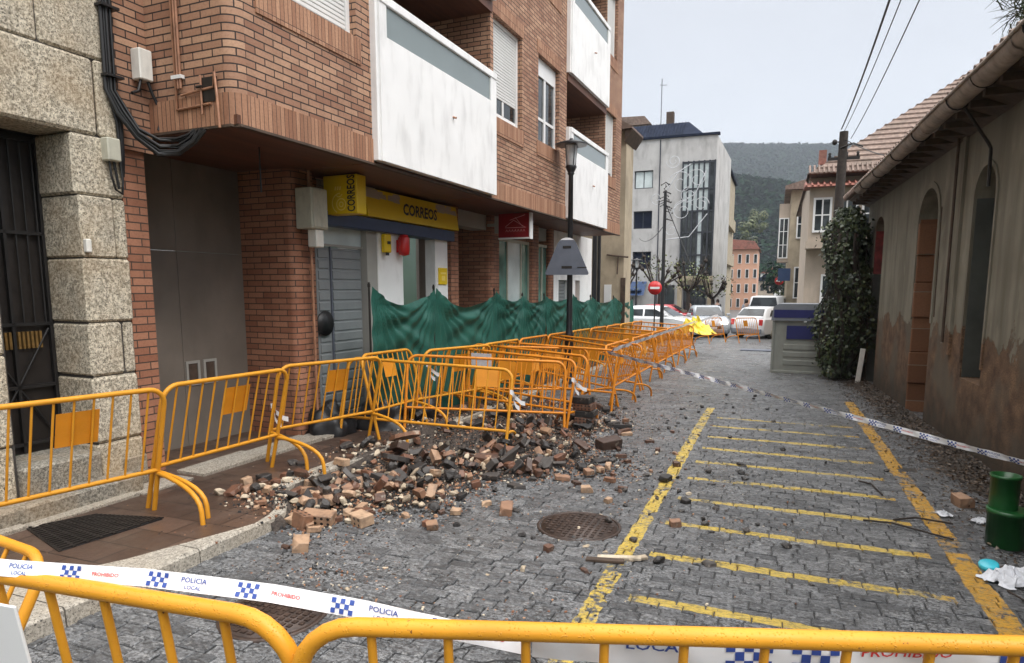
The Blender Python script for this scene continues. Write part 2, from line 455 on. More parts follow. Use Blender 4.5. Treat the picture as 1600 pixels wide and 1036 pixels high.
M['reveal_grey'] = plain('grey_damp_plaster', (0.07, 0.075, 0.065), 0.8, 0.35, 2, 0.3, 30, dirt=.4)
def tiles(name, a, b):
    t = NT(name)
    f = t.ramp(t.noise(9, 5), 0.3, 0.7)
    col = t.mix(f, a, b)
    col = t.mix(t.ramp(t.noise(1.8, 6), 0.5, 0.72, 0, 0.7), col, (0.10, 0.075, 0.055))
    return t.fin(col, 0.7, t.bump(t.noise(30, 5), 0.3, 0.01))
M['tile'] = tiles('clay_tiles', (0.13, 0.085, 0.068), (0.27, 0.195, 0.155))
M['tile_red'] = tiles('red_clay_tiles', (0.22, 0.07, 0.05), (0.36, 0.16, 0.12))
M['zinc'] = plain('weathered_clay_gutter', (0.33, 0.27, 0.225), 0.6, 0.3, 5, 0.2, 30, dirt=0.5)
M['wood_old'] = plain('old_dark_wood', (0.075, 0.05, 0.035), 0.75, 0.4, 8, 0.4, 40)
M['door_red'] = plain('faded_red_door', (0.20, 0.03, 0.028), 0.6, 0.4, 8, dirt=.4)
def wet_stone(name, tint=1.0, paint=False):
    t = NT(name)
    geo = t.n.new("ShaderNodeNewGeometry")
    rnd = geo.outputs['Random Per Island']
    ob = t.tc.outputs['Object']
    c = t.mix(rnd, (0.13*tint, 0.136*tint, 0.142*tint), (0.31*tint, 0.318*tint, 0.326*tint))
    c = t.mix(t.ramp(t.noise(70, 5, rough=.75), 0.44, 0.60, 0, 0.7), c, (0.035, 0.036, 0.04))
    c = t.mix(t.ramp(t.noise(0.55, 5), 0.5, 0.75, 0, 0.3), c, (0.15, 0.14, 0.125))
    c = t.mix(t.ramp(t.noise(2.2, 6), 0.55, 0.72, 0, 0.6), c, (0.045, 0.045, 0.047))
    flk = t.noise(48, 7, rough=.8, stretch=(.7, 1.25, 1))
    c = t.mix(t.ramp(flk, 0.44, 0.53, 0.85, 0), c, (0.022, 0.022, 0.022))
    c = t.mix(t.ramp(t.noise(33, 5, rough=.7, stretch=(.6, 1.2, 1)), 0.57, 0.66, 0, .6), c, (0.46, 0.46, 0.45))
    if paint:
        sp = t.new("SeparateXYZ", Vector=ob); X, Y = sp.outputs[0], sp.outputs[1]
        wob = t.math('MULTIPLY', t.math('SUBTRACT', t.noise(7, 4), 0.5), 0.05)
        Xw = t.math('ADD', X, wob)
        def band(v, a, b): return t.math('MULTIPLY', t.math('GREATER_THAN', v, a), t.math('LESS_THAN', v, b))
        l1 = band(Xw, -0.97, -0.85)
        l1 = t.math('MULTIPLY', l1, t.math('MULTIPLY', t.math('GREATER_THAN', Y, 2.0), t.math('LESS_THAN', Y, 11.3)))
        l2 = t.math('MULTIPLY', band(Xw, 1.21, 1.36), t.math('LESS_THAN', Y, 12.9))
        # cross hatching, about 0.72 m apart, running a little down to the right
        k = t.math('ADD', t.math('ADD', Y, t.math('MULTIPLY', X, 0.02)), t.math('ADD', wob, 0.02))
        fr = t.math('FRACT', t.math('DIVIDE', t.math('SUBTRACT', k, 3.78), 0.725))
        l3 = t.math('MULTIPLY', t.math('LESS_THAN', fr, 0.130), band(X, -0.74, 1.10))
        l3 = t.math('MULTIPLY', l3, band(Y, 2.0, 10.9))
        thin = t.ramp(Y, 4, 10, 0.62, 0.42)
        wear = t.noise(16, 8, rough=0.72); wb = t.noise(1.7, 4)
        keep = t.math('ADD', wear, t.math('MULTIPLY', t.math('SUBTRACT', wb, 0.5), 0.8))
        p12 = t.math('MULTIPLY', t.math('MAXIMUM', l1, l2), t.math('ADD', t.ramp(keep, 0.40, 0.48), t.math('MULTIPLY', t.math('LESS_THAN', X, 0), t.math('MULTIPLY', t.ramp(keep, 0.40, 0.50, 1, 0), -0.7)), clamp=True))
        p3 = t.math('MULTIPLY', l3, t.ramp(keep, 0.33, 0.46, 0, .92))
        # joints keep less paint
        pm = t.math('MAXIMUM', p12, p3)
        yc = t.mix(t.ramp(X, 0.9, 1.2), (0.70, 0.50, 0.08), (0.64, 0.33, 0.02))
        yc = t.mix(t.ramp(t.noise(40, 4), 0.4, 0.7, 0, .5), yc, (0.36, 0.27, 0.09))
        pm = t.math('MULTIPLY', pm, t.ramp(flk, 0.42, 0.52, 0.45, 1))
        c = t.mix(pm, c, yc)
    rough = t.ramp(t.noise(1.6, 5), 0.35, 0.65, 0.20, 0.44)
    h = t.math('ADD', t.math('MULTIPLY', flk, 1.6), t.math('MULTIPLY', t.noise(14, 3), 0.8))
    return t.fin(c, rough, t.bump(h, 0.75, 0.010))
M['cobble'] = wet_stone('wet_cobblestone', 1.0, True)
M['joint'] = plain('wet_joint_sand', (0.035, 0.034, 0.032), 0.5, 0.4, 20, 0.5, 60)
def far_road():
    t = NT('far_cobbles')
    br = t.n.new("ShaderNodeTexBrick"); t.l.new(t.tc.outputs['Object'], br.inputs['Vector'])
    for k, v in (('Scale', 1), ('Mortar Size', 0.012), ('Brick Width', 0.21), ('Row Height', 0.11)): br.inputs[k].default_value = v
    br.inputs['Color1'].default_value = (0.08, 0.083, 0.087, 1); br.inputs['Color2'].default_value = (0.15, 0.15, 0.155, 1)
    br.inputs['Mortar'].default_value = (0.03, 0.03, 0.03, 1)
    c = t.mix(t.ramp(t.noise(0.5, 6), 0.4, 0.7, 0, .5), br.outputs[0], (0.2, 0.2, 0.2))
    return t.fin(c, 0.4)
M['far_road'] = far_road()
def paver():
    t = NT('wet_brown_paving')
    br = t.n.new("ShaderNodeTexBrick"); t.l.new(t.tc.outputs['Object'], br.inputs['Vector'])
    for k, v in (('Scale', 1), ('Mortar Size', 0.006), ('Brick Width', 0.42), ('Row Height', 0.28)): br.inputs[k].default_value = v
    br.inputs['Color1'].default_value = (0.062, 0.037, 0.026, 1); br.inputs['Color2'].default_value = (0.125, 0.078, 0.056, 1)
    br.inputs['Mortar'].default_value = (0.018, 0.013, 0.011, 1)
    c = t.mix(t.ramp(t.noise(60, 5, rough=.7), 0.45, 0.62, 0, .6), br.outputs[0], (0.05, 0.034, 0.026))
    c = t.mix(t.ramp(t.noise(2.5, 6), 0.5, 0.7, 0, .4), c, (0.14, 0.10, 0.075))
    return t.fin(c, t.ramp(t.noise(3, 5), 0.35, 0.65, 0.28, 0.6), t.bump(t.noise(50, 5), 0.3, 0.005))
M['paver'] = paver()
def rub(name, a, b, rough=0.8, dark=0.3, wet=0.0):
    t = NT(name)
    oi = t.n.new("ShaderNodeObjectInfo"); geo = t.n.new("ShaderNodeNewGeometry")
    r_ = t.math('FRACT', t.math('ADD', oi.outputs['Random'], geo.outputs['Random Per Island']))
    c = t.mix(r_, a, b)
    c = t.mix(t.ramp(t.noise(14, 6), 0.45, 0.7, 0, dark), c, (0.05, 0.035, 0.028))
    c = t.mix(t.ramp(t.noise(9, 5, w=1), 0.62, 0.7, 0, .5), c, (0.55, 0.49, 0.40))
    return t.fin(c, rough, t.bump(t.noise(60, 6), 0.6, 0.006))
M['r_brick'] = rub('broken_brick', (0.22, 0.10, 0.055), (0.50, 0.34, 0.22), 0.6, 0.55)
M['r_brick_dark'] = rub('soaked_brick', (0.06, 0.034, 0.024), (0.20, 0.092, 0.055), 0.45, 0.6)
M['r_black'] = rub('charred_slate', (0.018, 0.017, 0.017), (0.075, 0.066, 0.06), 0.55, 0.3)
M['r_mortar'] = rub('mortar_lump', (0.38, 0.30, 0.21), (0.62, 0.53, 0.40), 0.85, 0.5)
def litter():
    t = NT('fine_debris_mix')
    geo = t.n.new("ShaderNodeNewGeometry"); r_ = geo.outputs['Random Per Island']
    cr = t.n.new("ShaderNodeValToRGB"); cr.color_ramp.interpolation = 'CONSTANT'
    e = cr.color_ramp.elements
    e[0].color = (0.025, 0.024, 0.024, 1)
    e[1].position = 0.42; e[1].color = (0.07, 0.05, 0.038, 1)
    for p, c in ((0.62, (0.24, 0.11, 0.06, 1)), (0.78, (0.42, 0.24, 0.14, 1)), (0.90, (0.60, 0.52, 0.40, 1))):
        q = e.new(p); q.color = c
    t.l.new(r_, cr.inputs[0])
    return t.fin(cr.outputs[0], 0.7)
M['litter'] = litter()
def leafm(name, cols, spec=None):
    t = NT(name)
    geo = t.n.new("ShaderNodeNewGeometry")
    cr = t.n.new("ShaderNodeValToRGB"); e = cr.color_ramp.elements
    e[0].color = cols[0] + (1,); e[1].color = cols[-1] + (1,)
    for i, c in enumerate(cols[1:-1]):
        q = e.new((i+1)/(len(cols)-1)); q.color = c + (1,)
    t.l.new(geo.outputs['Random Per Island'], cr.inputs[0])
    c = t.mix(t.ramp(t.noise(1.2, 3), 0.35, 0.65, 0.0, 0.5), cr.outputs[0], tuple(x*0.5 for x in cols[0]))
    if spec is not None: t.b.inputs['Specular IOR Level'].default_value = spec; return t.fin(c, 0.95)
    return t.fin(c, 0.45)
M['ivy'] = leafm('ivy_leaves', [(0.012, 0.022, 0.008), (0.02, 0.035, 0.012), (0.035, 0.06, 0.02), (0.065, 0.09, 0.03), (0.12, 0.14, 0.06)])
M['pine'] = leafm('pine_needles', [(0.015, 0.035, 0.012), (0.04, 0.07, 0.02), (0.09, 0.10, 0.03)])
M['wood_far'] = leafm('woodland_leaves', [(0.004, 0.016, 0.010), (0.008, 0.028, 0.016), (0.012, 0.036, 0.015), (0.024, 0.048, 0.018)], 0.02)
M['tree_yel'] = leafm('yellowing_leaves', [(0.05, 0.075, 0.02), (0.10, 0.13, 0.03), (0.17, 0.18, 0.05)])
M['bark'] = plain('dark_wet_bark', (0.035, 0.026, 0.02), 0.8, 0.4, 12, 0.6, 30, 0.01)
M['hill'] = plain('hill_soil', (0.012, 0.025, 0.012), 0.95, 0.4, 0.02, spec=0.0)
M['concrete'] = plain('streaked_grey_concrete', (0.50, 0.495, 0.485), 0.8, 0.14, 0.9, dirt=0.4)
M['slate'] = plain('blue_grey_roof', (0.018, 0.024, 0.042), 0.95, 0.25, 2, spec=0.1)
M['steel_dark'] = plain('dark_window_steel', (0.035, 0.04, 0.05), 0.4)
M['beige'] = plain('beige_old_wall', (0.42, 0.35, 0.25), 0.85, 0.2, 1.5, 0.3, 20, dirt=0.35)
M['cream'] = plain('cream_house_wall', (0.48, 0.40, 0.32), 0.8, 0.1, 1.5, dirt=0.2)
M['salmon'] = plain('salmon_house_wall', (0.62, 0.36, 0.25), 0.8, 0.08, .5)
M['carw'] = plain('white_car_paint', (0.76, 0.77, 0.78), 0.22, 0.02, 2, coat=0.4)
M['carr'] = plain('red_car_paint', (0.36, 0.02, 0.03), 0.22, 0.02, 2, coat=0.4)
M['carg'] = plain('silver_car_paint', (0.42, 0.45, 0.48), 0.25, 0.02, 2, coat=0.4)
M['rubber'] = plain('tyre_rubber', (0.02, 0.02, 0.02), 0.8)
M['binw'] = plain('grey_green_plastic', (0.30, 0.31, 0.275), 0.5, 0.1, 3, dirt=0.2)
M['binlid'] = plain('grey_plastic_lid', (0.22, 0.24, 0.27), 0.4, 0.1, 3)
M['bindk'] = plain('dark_blue_panel', (0.012, 0.016, 0.13), 0.35, 0.15, 3)
M['green_bin'] = plain('green_plastic', (0.012, 0.085, 0.022), 0.3, 0.3, 6)
M['paper'] = plain('crumpled_white_cloth', (0.62, 0.64, 0.68), 0.7, 0.2, 12, 0.3, 20)
M['cyan'] = plain('cyan_plastic', (0.05, 0.50, 0.62), 0.3)
M['yel_tarp'] = plain('yellow_plastic_sheet', (0.80, 0.62, 0.05), 0.3, 0.3, 6)
M['skin'] = plain('skin', (0.50, 0.32, 0.24), 0.6)
M['hair'] = plain('dark_hair', (0.03, 0.02, 0.016), 0.6)
M['coat_grey'] = plain('pale_grey_coat', (0.40, 0.43, 0.50), 0.8)
M['coat_dark'] = plain('dark_coat', (0.03, 0.03, 0.04), 0.8)
M['trousers'] = plain('dark_trousers', (0.035, 0.04, 0.06), 0.8)
M['bulb'] = plain('white_ornament_tube', (0.60, 0.62, 0.65), 0.4)
M['lampglass'] = plain('frosted_lamp_glass', (0.55, 0.57, 0.58), 0.2)
def hazem():
    m = bpy.data.materials.new('valley_haze'); m.use_nodes = True; n = m.node_tree.nodes; n.clear()
    out = n.new("ShaderNodeOutputMaterial"); v = n.new("ShaderNodeVolumePrincipled")
    v.inputs['Density'].default_value = 0.00034; v.inputs['Color'].default_value = (0.80, 0.88, 1.0, 1); v.inputs['Anisotropy'].default_value = 0.2
    m.node_tree.links.new(v.outputs[0], out.inputs['Volume']); return m
M['haze'] = hazem()
M['litter2'] = plain('sooty_dust', (0.075, 0.06, 0.05), 0.7, 0.6, 14, 0.8, 50, 0.02)
M['leaf_litter'] = leafm('dead_leaves', [(0.02, 0.014, 0.009), (0.05, 0.03, 0.018), (0.11, 0.065, 0.035), (0.20, 0.15, 0.10)])
M['dirt'] = plain('wet_dirt', (0.05, 0.038, 0.028), 0.7, 0.5, 9, 0.8, 40, 0.02)
M['net_dark'] = plain('dark_netting_edge', (0.008, 0.03, 0.022), 0.7, 0.3, 6)
M['grille'] = plain('near_black_iron', (0.012, 0.011, 0.011), 0.5, 0.3, 10)
# ------------------------------------------------------------ ground, road, pavement, hills
def pav_edge(y):                                    # x of the kerb's road edge
    if y < 4.0: return -3.53
    if y < 4.75:
        t = (y-4.0)/.75; return -3.53 - 0.50*(t*t*(3-2*t))
    return -4.03 + 0.008*(y-4.75)
# terrain sheet under everything, reaching the horizon
mb = MB()
ys = [-60, -20, -5, 0, 10, 20, 40, 80, 120, 200, 400, 900, 2500]
xs = [-2500, -600, -150, -40, -10, 0, 10, 40, 150, 600, 2500]
def tz(x, y):
    z = g(min(y, 130)) - 0.14
    if y > 130: z -= 0.02*(min(y, 400)-130)
    return z
n = len(xs)
mb.add([(x, y, tz(x, y)) for y in ys for x in xs], [(j*n+i, j*n+i+1, (j+1)*n+i+1, (j+1)*n+i) for j in range(len(ys)-1) for i in range(n-1)])
tag(mb.build('ground', M['hill']), kind='structure')
# street bed: joint sand close by, plain cobble further off
mb = MB()
mb.grid(lambda u, v: (-4.3+u*6.9, -2+v*32, g(-2+v*32)-0.012), 2, 8, False)
tag(mb.build('street_bed', M['joint']), kind='structure')
mb = MB()
mb.grid(lambda u, v: (-9+u*12.5, 29.6+v*100, g(29.6+v*100)-0.004), 2, 16, False)
mb.grid(lambda u, v: (-30+u*21, 29.6+v*14, g(29.6+v*14)-0.004), 2, 4, False)
tag(mb.build('far_street', M['far_road']), kind='structure')
# cobbles, every stone its own slightly tilted block
mb = MB(); rr = random.Random(3)
y = 0.7; row = 0
while y < 30:
    hh = 0.092
    x = -4.25 + (0.10 if row % 2 else 0) + rr.uniform(-.02, .02)
    while x < 2.45:
        w = rr.uniform(0.13, 0.215)
        if x + w > pav_edge(y+.05) - .15:
            jt = rr.choice((.0025, .0035, .005))
            dy = 0.012*math.sin(x*1.7) + 0.01*math.sin(x*.6+2)
            x0, x1, y0, y1 = x+jt, x+w-jt, y+jt+dy+rr.uniform(-.003, .003), y+hh-jt+dy+rr.uniform(-.003, .003)
            und = 0.012*noise.noise((x*.8, y*.8, 0)) + 0.006*noise.noise((x*2.5, y*2.5, 3))
            z = g(y) + und + rr.uniform(-.003, .003)
            tx, ty = rr.gauss(0, .016), rr.gauss(0, .024)
            e = 0.006
            def Z(px, py): return z + (px-x-w/2)*tx + (py-y-hh/2)*ty
            B = [(x0, y0), (x1, y0), (x1, y1), (x0, y1)]
            T = [(x0+e, y0+e), (x1-e, y0+e), (x1-e, y1-e), (x0+e, y1-e)]
            vs = [(px, py, g(py)-0.03) for px, py in B] + [(px, py, Z(px, py)-.006) for px, py in B] + [(px, py, Z(px, py)) for px, py in T]
            fs = [(8, 9, 10, 11)] + [(4+i, 4+(i+1) % 4, 8+(i+1) % 4, 8+i) for i in range(4)]
            if y < 9: fs += [(i, (i+1) % 4, 4+(i+1) % 4, 4+i) for i in range(4)]
            mb.add(vs, fs)
        x += w
    y += hh; row += 1
tag(mb.build('road', M['cobble']), kind='structure')
# pavement: brown wet paving, granite kerb with a wedge of slabs near the camera
def pz(y): return g(y) + 0.10
mb = MB()
YS = [-1 + .25*i for i in range(0, 25)] + [5.5 + i for i in range(20)]
def inner(y):
    e = pav_edge(y)
    if y >= 3.75: return e - 0.16 if y > 4.4 else e - 0.02 - 0.14*max(0, min(1, (y-3.75)/.65))
    if y >= 2.86: return -3.84 + (y-2.86)/(3.74-2.86)*0.29
    return -3.84 - (2.86-y)*0.62
vs = []
for y in YS: vs += [(-7.0, y, pz(y)), (inner(y)-.006, y, pz(y)+.001)]
mb.add(vs, [(2*i, 2*i+1, 2*i+3, 2*i+2) for i in range(len(YS)-1)])
tag(mb.build('pavement', M['paver']), kind='structure')
mb = MB()
cuts = [0.2, 1.35, 2.3, 3.22, 4.3, 5.3, 6.3, 7.3, 8.3, 9.3, 10.3, 11.3, 12.3, 13.3, 15.3, 18, 21, 24.5]
for a, b in zip(cuts, cuts[1:]):
    k = 6; a2, b2 = a+.005, b-.005
    yy = [a2 + (b2-a2)*i/k for i in range(k+1)]
    vs = []
    for q in yy: vs += [(inner(q), q, pz(q)+.006), (pav_edge(q)-.015, q, pz(q)+.004), (pav_edge(q), q, pz(q)-.012), (pav_edge(q)+.006, q, g(q)-.03)]
    for i in range(k):
        for j in range(3): mb.add([vs[4*i+j], vs[4*i+j+1], vs[4*i+j+5], vs[4*i+j+4]], ((0, 1, 2, 3),))
    mb.add([vs[0], vs[1], vs[2], vs[3], (vs[0][0], vs[0][1], g(a)-.03)], ((4, 3, 2, 1, 0),))
tag(mb.build('kerb', M['kerb']), kind='structure')
# drain grating and pale granite strip by the stone house
mb = MB()
gp = [(-5.02, 3.05), (-4.35, 2.84), (-4.27, 3.57), (-4.82, 3.44)]
for i in range(15):
    t0 = i/15+.012; t1 = (i+.55)/15
    L_ = lambda t, a, b: (a[0]+(b[0]-a[0])*t, a[1]+(b[1]-a[1])*t)
    p0, p1, p2, p3 = L_(t0, gp[0], gp[1]), L_(t1, gp[0], gp[1]), L_(t1, gp[3], gp[2]), L_(t0, gp[3], gp[2])
    mb.prism([p0, p1, p2, p3], pz(3)+.004, pz(3)+.014)
for i in range(9):
    t0 = i/8-.012; t1 = t0+.03
    p0, p1, p2, p3 = L_(t0, gp[0], gp[3]), L_(t1, gp[0], gp[3]), L_(t1, gp[1], gp[2]), L_(t0, gp[1], gp[2])
    mb.prism([p0, p3, p2, p1], pz(3)+.002, pz(3)+.011)
gr = mb.build('drain_grate', M['iron'])
mbp = MB(); mbp.prism(gp, pz(3)-.02, pz(3)+.0035); mbp.build('drain_pit', M['black'], gr)
tag(gr, 'dark rusty floor grate set in the brown pavement', 'grate')
mb = MB()
for a, b in ((2.0, 2.9), (2.91, 3.8), (3.81, 4.35)):
    mb.box((*bw(-5.32, a)[:2], pz(a)-.03), (bw(-5.08, b)[0], bw(-5.08, b)[1], pz(a)+.014), .004)
tag(mb.build('pale_paving_strip', M['kerb']), kind='structure')
mb = MB()
for a, b in ((4.45, 5.3), (5.31, 6.2), (6.21, 6.8)):
    mb.box((*bw(-5.42, a)[:2], pz(a)-.03), (bw(-5.1, b)[0], bw(-5.1, b)[1], pz(a)+.03), .006)
tag(mb.build('granite_step_strip', M['kerb']), kind='structure')
# manholes
def manhole(x, y, r, label):
    z = g(y)
    t = thing('manhole_cover', label, 'manhole cover', (x, y, z))
    m = MB(); m.lathe([(r+.022, -.01), (r+.022, .010), (r, .012), (r, -.01)], 28); m.build('frame', M['rust'], t)
    m = MB(); m.lathe([(r-.008, -.01), (r-.008, .010), (.001, .012)], 28)
    for i in range(-5, 6):
        for j in range(-5, 6):
            if math.hypot(i, j) < 5.2:
                q = r/6; m.box((i*q-.014, j*q-.014, .01), (i*q+.014, j*q+.014, .017))
    m.build('lid', M['rust'], t)
M['rust'] = plain('rusty_iron', (0.055, 0.036, 0.028), 0.5, 0.5, 20, 0.3, 60, metal=0.2)
manhole(-1.36, 4.90, 0.31, 'round rusty manhole cover amid the cobbles beside the yellow line')
manhole(-2.57, 2.83, 0.28, 'round reddish manhole cover close behind the nearest barrier')
# dark steel plate / ramp lying on the far road
mb = MB(); mb.box((-.95, -.3, 0), (.35, .12, .05), .01)
mb.build('road_plate', M['sign_back'], loc=(-.1, 24.5, g(24.5)))
tag(bpy.data.objects['road_plate'], 'flat dark plate lying on the road before the grey bin', 'metal plate')

# ------------------------------------------------------------ hills
def hill_h(x, y):
    # crest line seen from the street: high on the left, falling to the right
    r = math.hypot(x, y)
    az = math.degrees(math.atan2(x, y))
    crest = 222 - 0.9*max(-25, min(30, az+4)) * 1.6 - max(0, az-6)*4.5
    prof = math.exp(-((r-1150)/420)**2)
    h = crest*prof
    az2 = az + 1.0
    h2 = (62 - 1.3*abs(az2+3)) * math.exp(-((r-470)/150)**2)
    h = max(h, 0) + max(h2, 0)
    return h + 9*noise.noise((x*.006, y*.006, 1)) * min(1, r/400) - 8
mb = MB()
def hp(u, v):
    az = R(-48 + u*84); r = 170 + v*v*1500 + v*180
    x, y = r*math.sin(az), r*math.cos(az)
    return (x, y, hill_h(x, y))
mb.grid(hp, 90, 60)
tag(mb.build('hill', M['hill']), kind='structure')
# woodland over the hills
mb = MB(); rr = random.Random(11)
def tuft(mb, x, y, z, s, k, rr):
    for _ in range(k):
        d = Vector((rr.gauss(0, 1), rr.gauss(0, 1), rr.gauss(0, 1))).normalized()
        c = Vector((x, y, z)) + Vector((d.x*s*.55, d.y*s*.55, abs(d.z)*s*.9 + s*.1))*rr.uniform(.55, 1)
        u = Vector((rr.gauss(0, 1), rr.gauss(0, 1), rr.gauss(0, .6))).normalized()*s*rr.uniform(.22, .42)
        w = u.cross(d + Vector((.01, .02, .03))).normalized()*s*rr.uniform(.22, .40)
        mb.add([c-u-w*.5, c+u-w*.4, c+u*.6+w, c-u*.5+w*.8], ((0, 1, 2, 3),))
cnt = 0
while cnt < 26000:
    az = R(rr.uniform(-13, 9)); r = 230 + 980*rr.random()**1.1
    x, y = r*math.sin(az), r*math.cos(az)
    z = hill_h(x, y)
    if z < -3: cnt += 1; continue
    s = rr.uniform(2.2, 4.6) * (1 if r < 600 else 1.3)
    tuft(mb, x, y, z-1, s, 5 if r > 600 else 9, rr); cnt += 1
tag(mb.build('woodland', M['wood_far']), 'dense dark woodland covering the hazy hillside', 'woodland', kind='stuff')
# ------------------------------------------------------------ left: stone house
def frame_thing(name, label, cat, a, b, z, group=None):
    x, y, _ = bw(a, b); t = thing(name, label, cat, (x, y, z), -TH, group); t['_o'] = 0
    del t['_o']; OFF[t.name] = (a, b, z); return t
OFF = {}
def bb(mb, name, mat, t, **kw): return mb.build(name, mat, t, off=OFF[t.name], **kw)
def sub(mb, name, mat, part): return mb.build(name, mat, part, off=OFF_P[part.name])
OFF_P = {}
def pbb(mb, name, mat, t, **kw):
    o = mb.build(name, mat, t, off=OFF[t.name], **kw); OFF_P[o.name] = OFF[t.name]; return o

sh = frame_thing('stone_house', 'rough granite block house with a dark gated doorway', 'house', -5.45, 3.4, 0)
mb = MB(); rr = random.Random(5)
# backing
mb.cm = 1
mb.box((-6.6, 3.74, -.2), (-5.47, 4.13, 9)); mb.box((-6.6, 0.4, -.2), (-5.47, 3.08, 9)); mb.box((-6.6, 3.0, 3.06), (-5.47, 4.1, 9))
mb.cm = 0
def block(a0, a1, b0, b1, z0, z1):
    o = rr.uniform(-.008, .014)
    i = len(mb.v)
    mb.box((a0, b0+.004, z0+.004), (a1+o, b1-.004, z1-.004), rr.uniform(.014, .024))
    for k in range(i, len(mb.v)):
        x, y, z = mb.v[k]; q = noise.noise((x*4, y*4, z*4))
        mb.v[k] = (x + .007*q if x > a0+.1 else x, y+.005*noise.noise((z*6, y, 5)), z+.004*q)
# right jamb column: full blocks, alternately split
zs = [(-.2, .47), (.47, 1.05), (1.05, 1.51), (1.51, 2.05), (2.05, 2.56), (2.56, 3.05)]
for i, (z0, z1) in enumerate(zs):
    if i in (2, 4): block(-5.92, -5.45, 3.72, 4.03, z0, z1); block(-5.9, -5.45, 4.035, 4.15, z0, z1)
    elif i == 5: block(-5.92, -5.45, 3.70, 4.15, z0, z1)
    else: block(-5.92, -5.45, 3.72, 4.15, z0, z1)
# left of the door
for i, (z0, z1) in enumerate(((-.2, .6), (.6, 1.3), (1.3, 1.85), (1.85, 2.45), (2.45, 3.05))):
    block(-5.92, -5.45, 2.35 + .2*(i % 2), 3.07, z0, z1); block(-5.9, -5.45, 1.3, 2.34 + .2*(i % 2), z0, z1)
# lintel and courses above
for z0, z1, cu in ((3.05, 3.67, (1.3, 2.6, 3.95, 4.15)), (3.67, 4.34, (1.3, 2.7, 3.52, 4.15)), (4.34, 5.0, (1.3, 2.3, 3.3, 4.15)), (5.0, 5.7, (1.3, 2.9, 4.15)), (5.7, 6.4, (1.3, 2.4, 3.5, 4.15)), (6.4, 7.1, (1.3, 3, 4.15))):
    for b0, b1 in zip(cu, cu[1:]): block(-5.9, -5.45, b0, b1, z0, z1)
bb(mb, 'stone_wall', [M['granite'], M['mortar_dark']], sh)
mb = MB()
mb.box((-5.92, 3.08, -.1), (-5.40, 3.72, .42), .02); bb(mb, 'threshold', M['granite_dark'], sh)
mb = MB(); mb.box((-5.44, 2.75, -.1), (-5.17, 3.92, .20), .02); bb(mb, 'step', M['granite_dark'], sh)
mb = MB()
for z0, z1 in ((-.05, .3), ):
    mb.box((-5.44, 1.3, z0), (-5.41, 2.74, z1), .01)
bb(mb, 'plinth', M['granite_dark'], sh)
mb = MB(); mb.box((-5.44, 3.93, -.05), (-5.41, 4.15, .3), .01); bb(mb, 'plinth', M['granite_dark'], sh)
dr = MB(); dr.box((-5.98, 3.08, .42), (-5.93, 3.72, 3.05)); dr = pbb(dr, 'door', M['iron'], sh)
mb = MB()
for i in range(7): mb.tube([(-5.90, 3.14+i*.088, 1.5), (-5.90, 3.14+i*.088, 3.0)], .009, 6)
for z in (.5, .98, 1.5, 2.25, 3.0): mb.box((-5.915, 3.09, z-.014), (-5.885, 3.71, z+.014))
for s in (0, 1): mb.tube([(-5.9, 3.12+.56*s, .52), (-5.9, 3.40, .98)], .010, 6); mb.tube([(-5.9, 3.12+.56*s, 1.46), (-5.9, 3.40, .98)], .010, 6)
for q in (3.1, 3.40, 3.70): mb.box((-5.915, q-.012, .43), (-5.885, q+.012, 3.04))
sub(mb, 'iron_grille', M['grille'], dr)
mb = MB()
for i in range(14): mb.box((-5.925, 3.16+i*.034, 1.30), (-5.895, 3.178+i*.034, 1.44))
sub(mb, 'brass_vent', M['brass'], dr)
mb = MB(); mb.box((-5.44, 3.73, 2.09), (-5.39, 3.775, 2.20), .008)
o = bb(mb, 'door_bell', M['boxw'], sh)

# ------------------------------------------------------------ left: brick block
bk = frame_thing('apartment_block', 'brown brick apartment block with white balconies over a dark arcade', 'building', -5.0, 4.4, 0)
F0, ZB = -4.45, 3.18
FL = 2.8
# upper skin: return face, rounded corner, street front in bays
mb = MB()
ZT = 11.6
def strip(pts, z0, z1):
    L = 0
    for (p, q) in zip(pts, pts[1:]):
        mb.add([(p[0], p[1], z0), (q[0], q[1], z0), (q[0], q[1], z1), (p[0], p[1], z1)], ((0, 1, 2, 3),), True)
rad = .14
arc = [(F0-rad+rad*math.sin(R(t)), 4.47+rad-rad*math.cos(R(t))) for t in range(0, 91, 9)]
ret = MB()
# return face and arc get a continuous uv by running length, so build them apart
def runstrip(name, mat, pts, z0, z1, t, u0=0.0):
    m = MB(); L = u0; uvs = []
    for p, q in zip(pts, pts[1:]):
        d = math.hypot(q[0]-p[0], q[1]-p[1])
        m.add([(p[0], p[1], z0), (q[0], q[1], z0), (q[0], q[1], z1), (p[0], p[1], z1)], ((0, 1, 2, 3),), True)
        uvs.append((L, L+d)); L += d
    o = bb(m, name, mat, t)
    uv = o.data.uv_layers[0].data
    for p, (a, b) in zip(o.data.polygons, uvs):
        for li, c in zip(p.loop_indices, ((a, z0), (b, z0), (b, z1), (a, z1))): uv[li].uv = c
    # merge so the rounded corner shades smoothly
    bm = bmesh.new(); bm.from_mesh(o.data); bmesh.ops.remove_doubles(bm, verts=bm.verts, dist=.0005); bm.to_mesh(o.data); bm.free()
    return o
corner = [(-5.46, 4.47)] + arc
runstrip('return_wall', M['brick'], corner, 3.44, ZT, bk, u0=4.47+rad-1.08-1.5)
push = lambda pts, d: [(p[0]+(d if i > 0 else 0), p[1]-d) if i < 2 else (F0-rad+(rad+d)*math.sin(R((i-1)*9)), 4.47+rad-(rad+d)*math.cos(R((i-1)*9))) for i, p in enumerate(pts)]
runstrip('return_band', M['soldier'], push(corner, .012), ZB, 3.44, bk)
mb = MB()
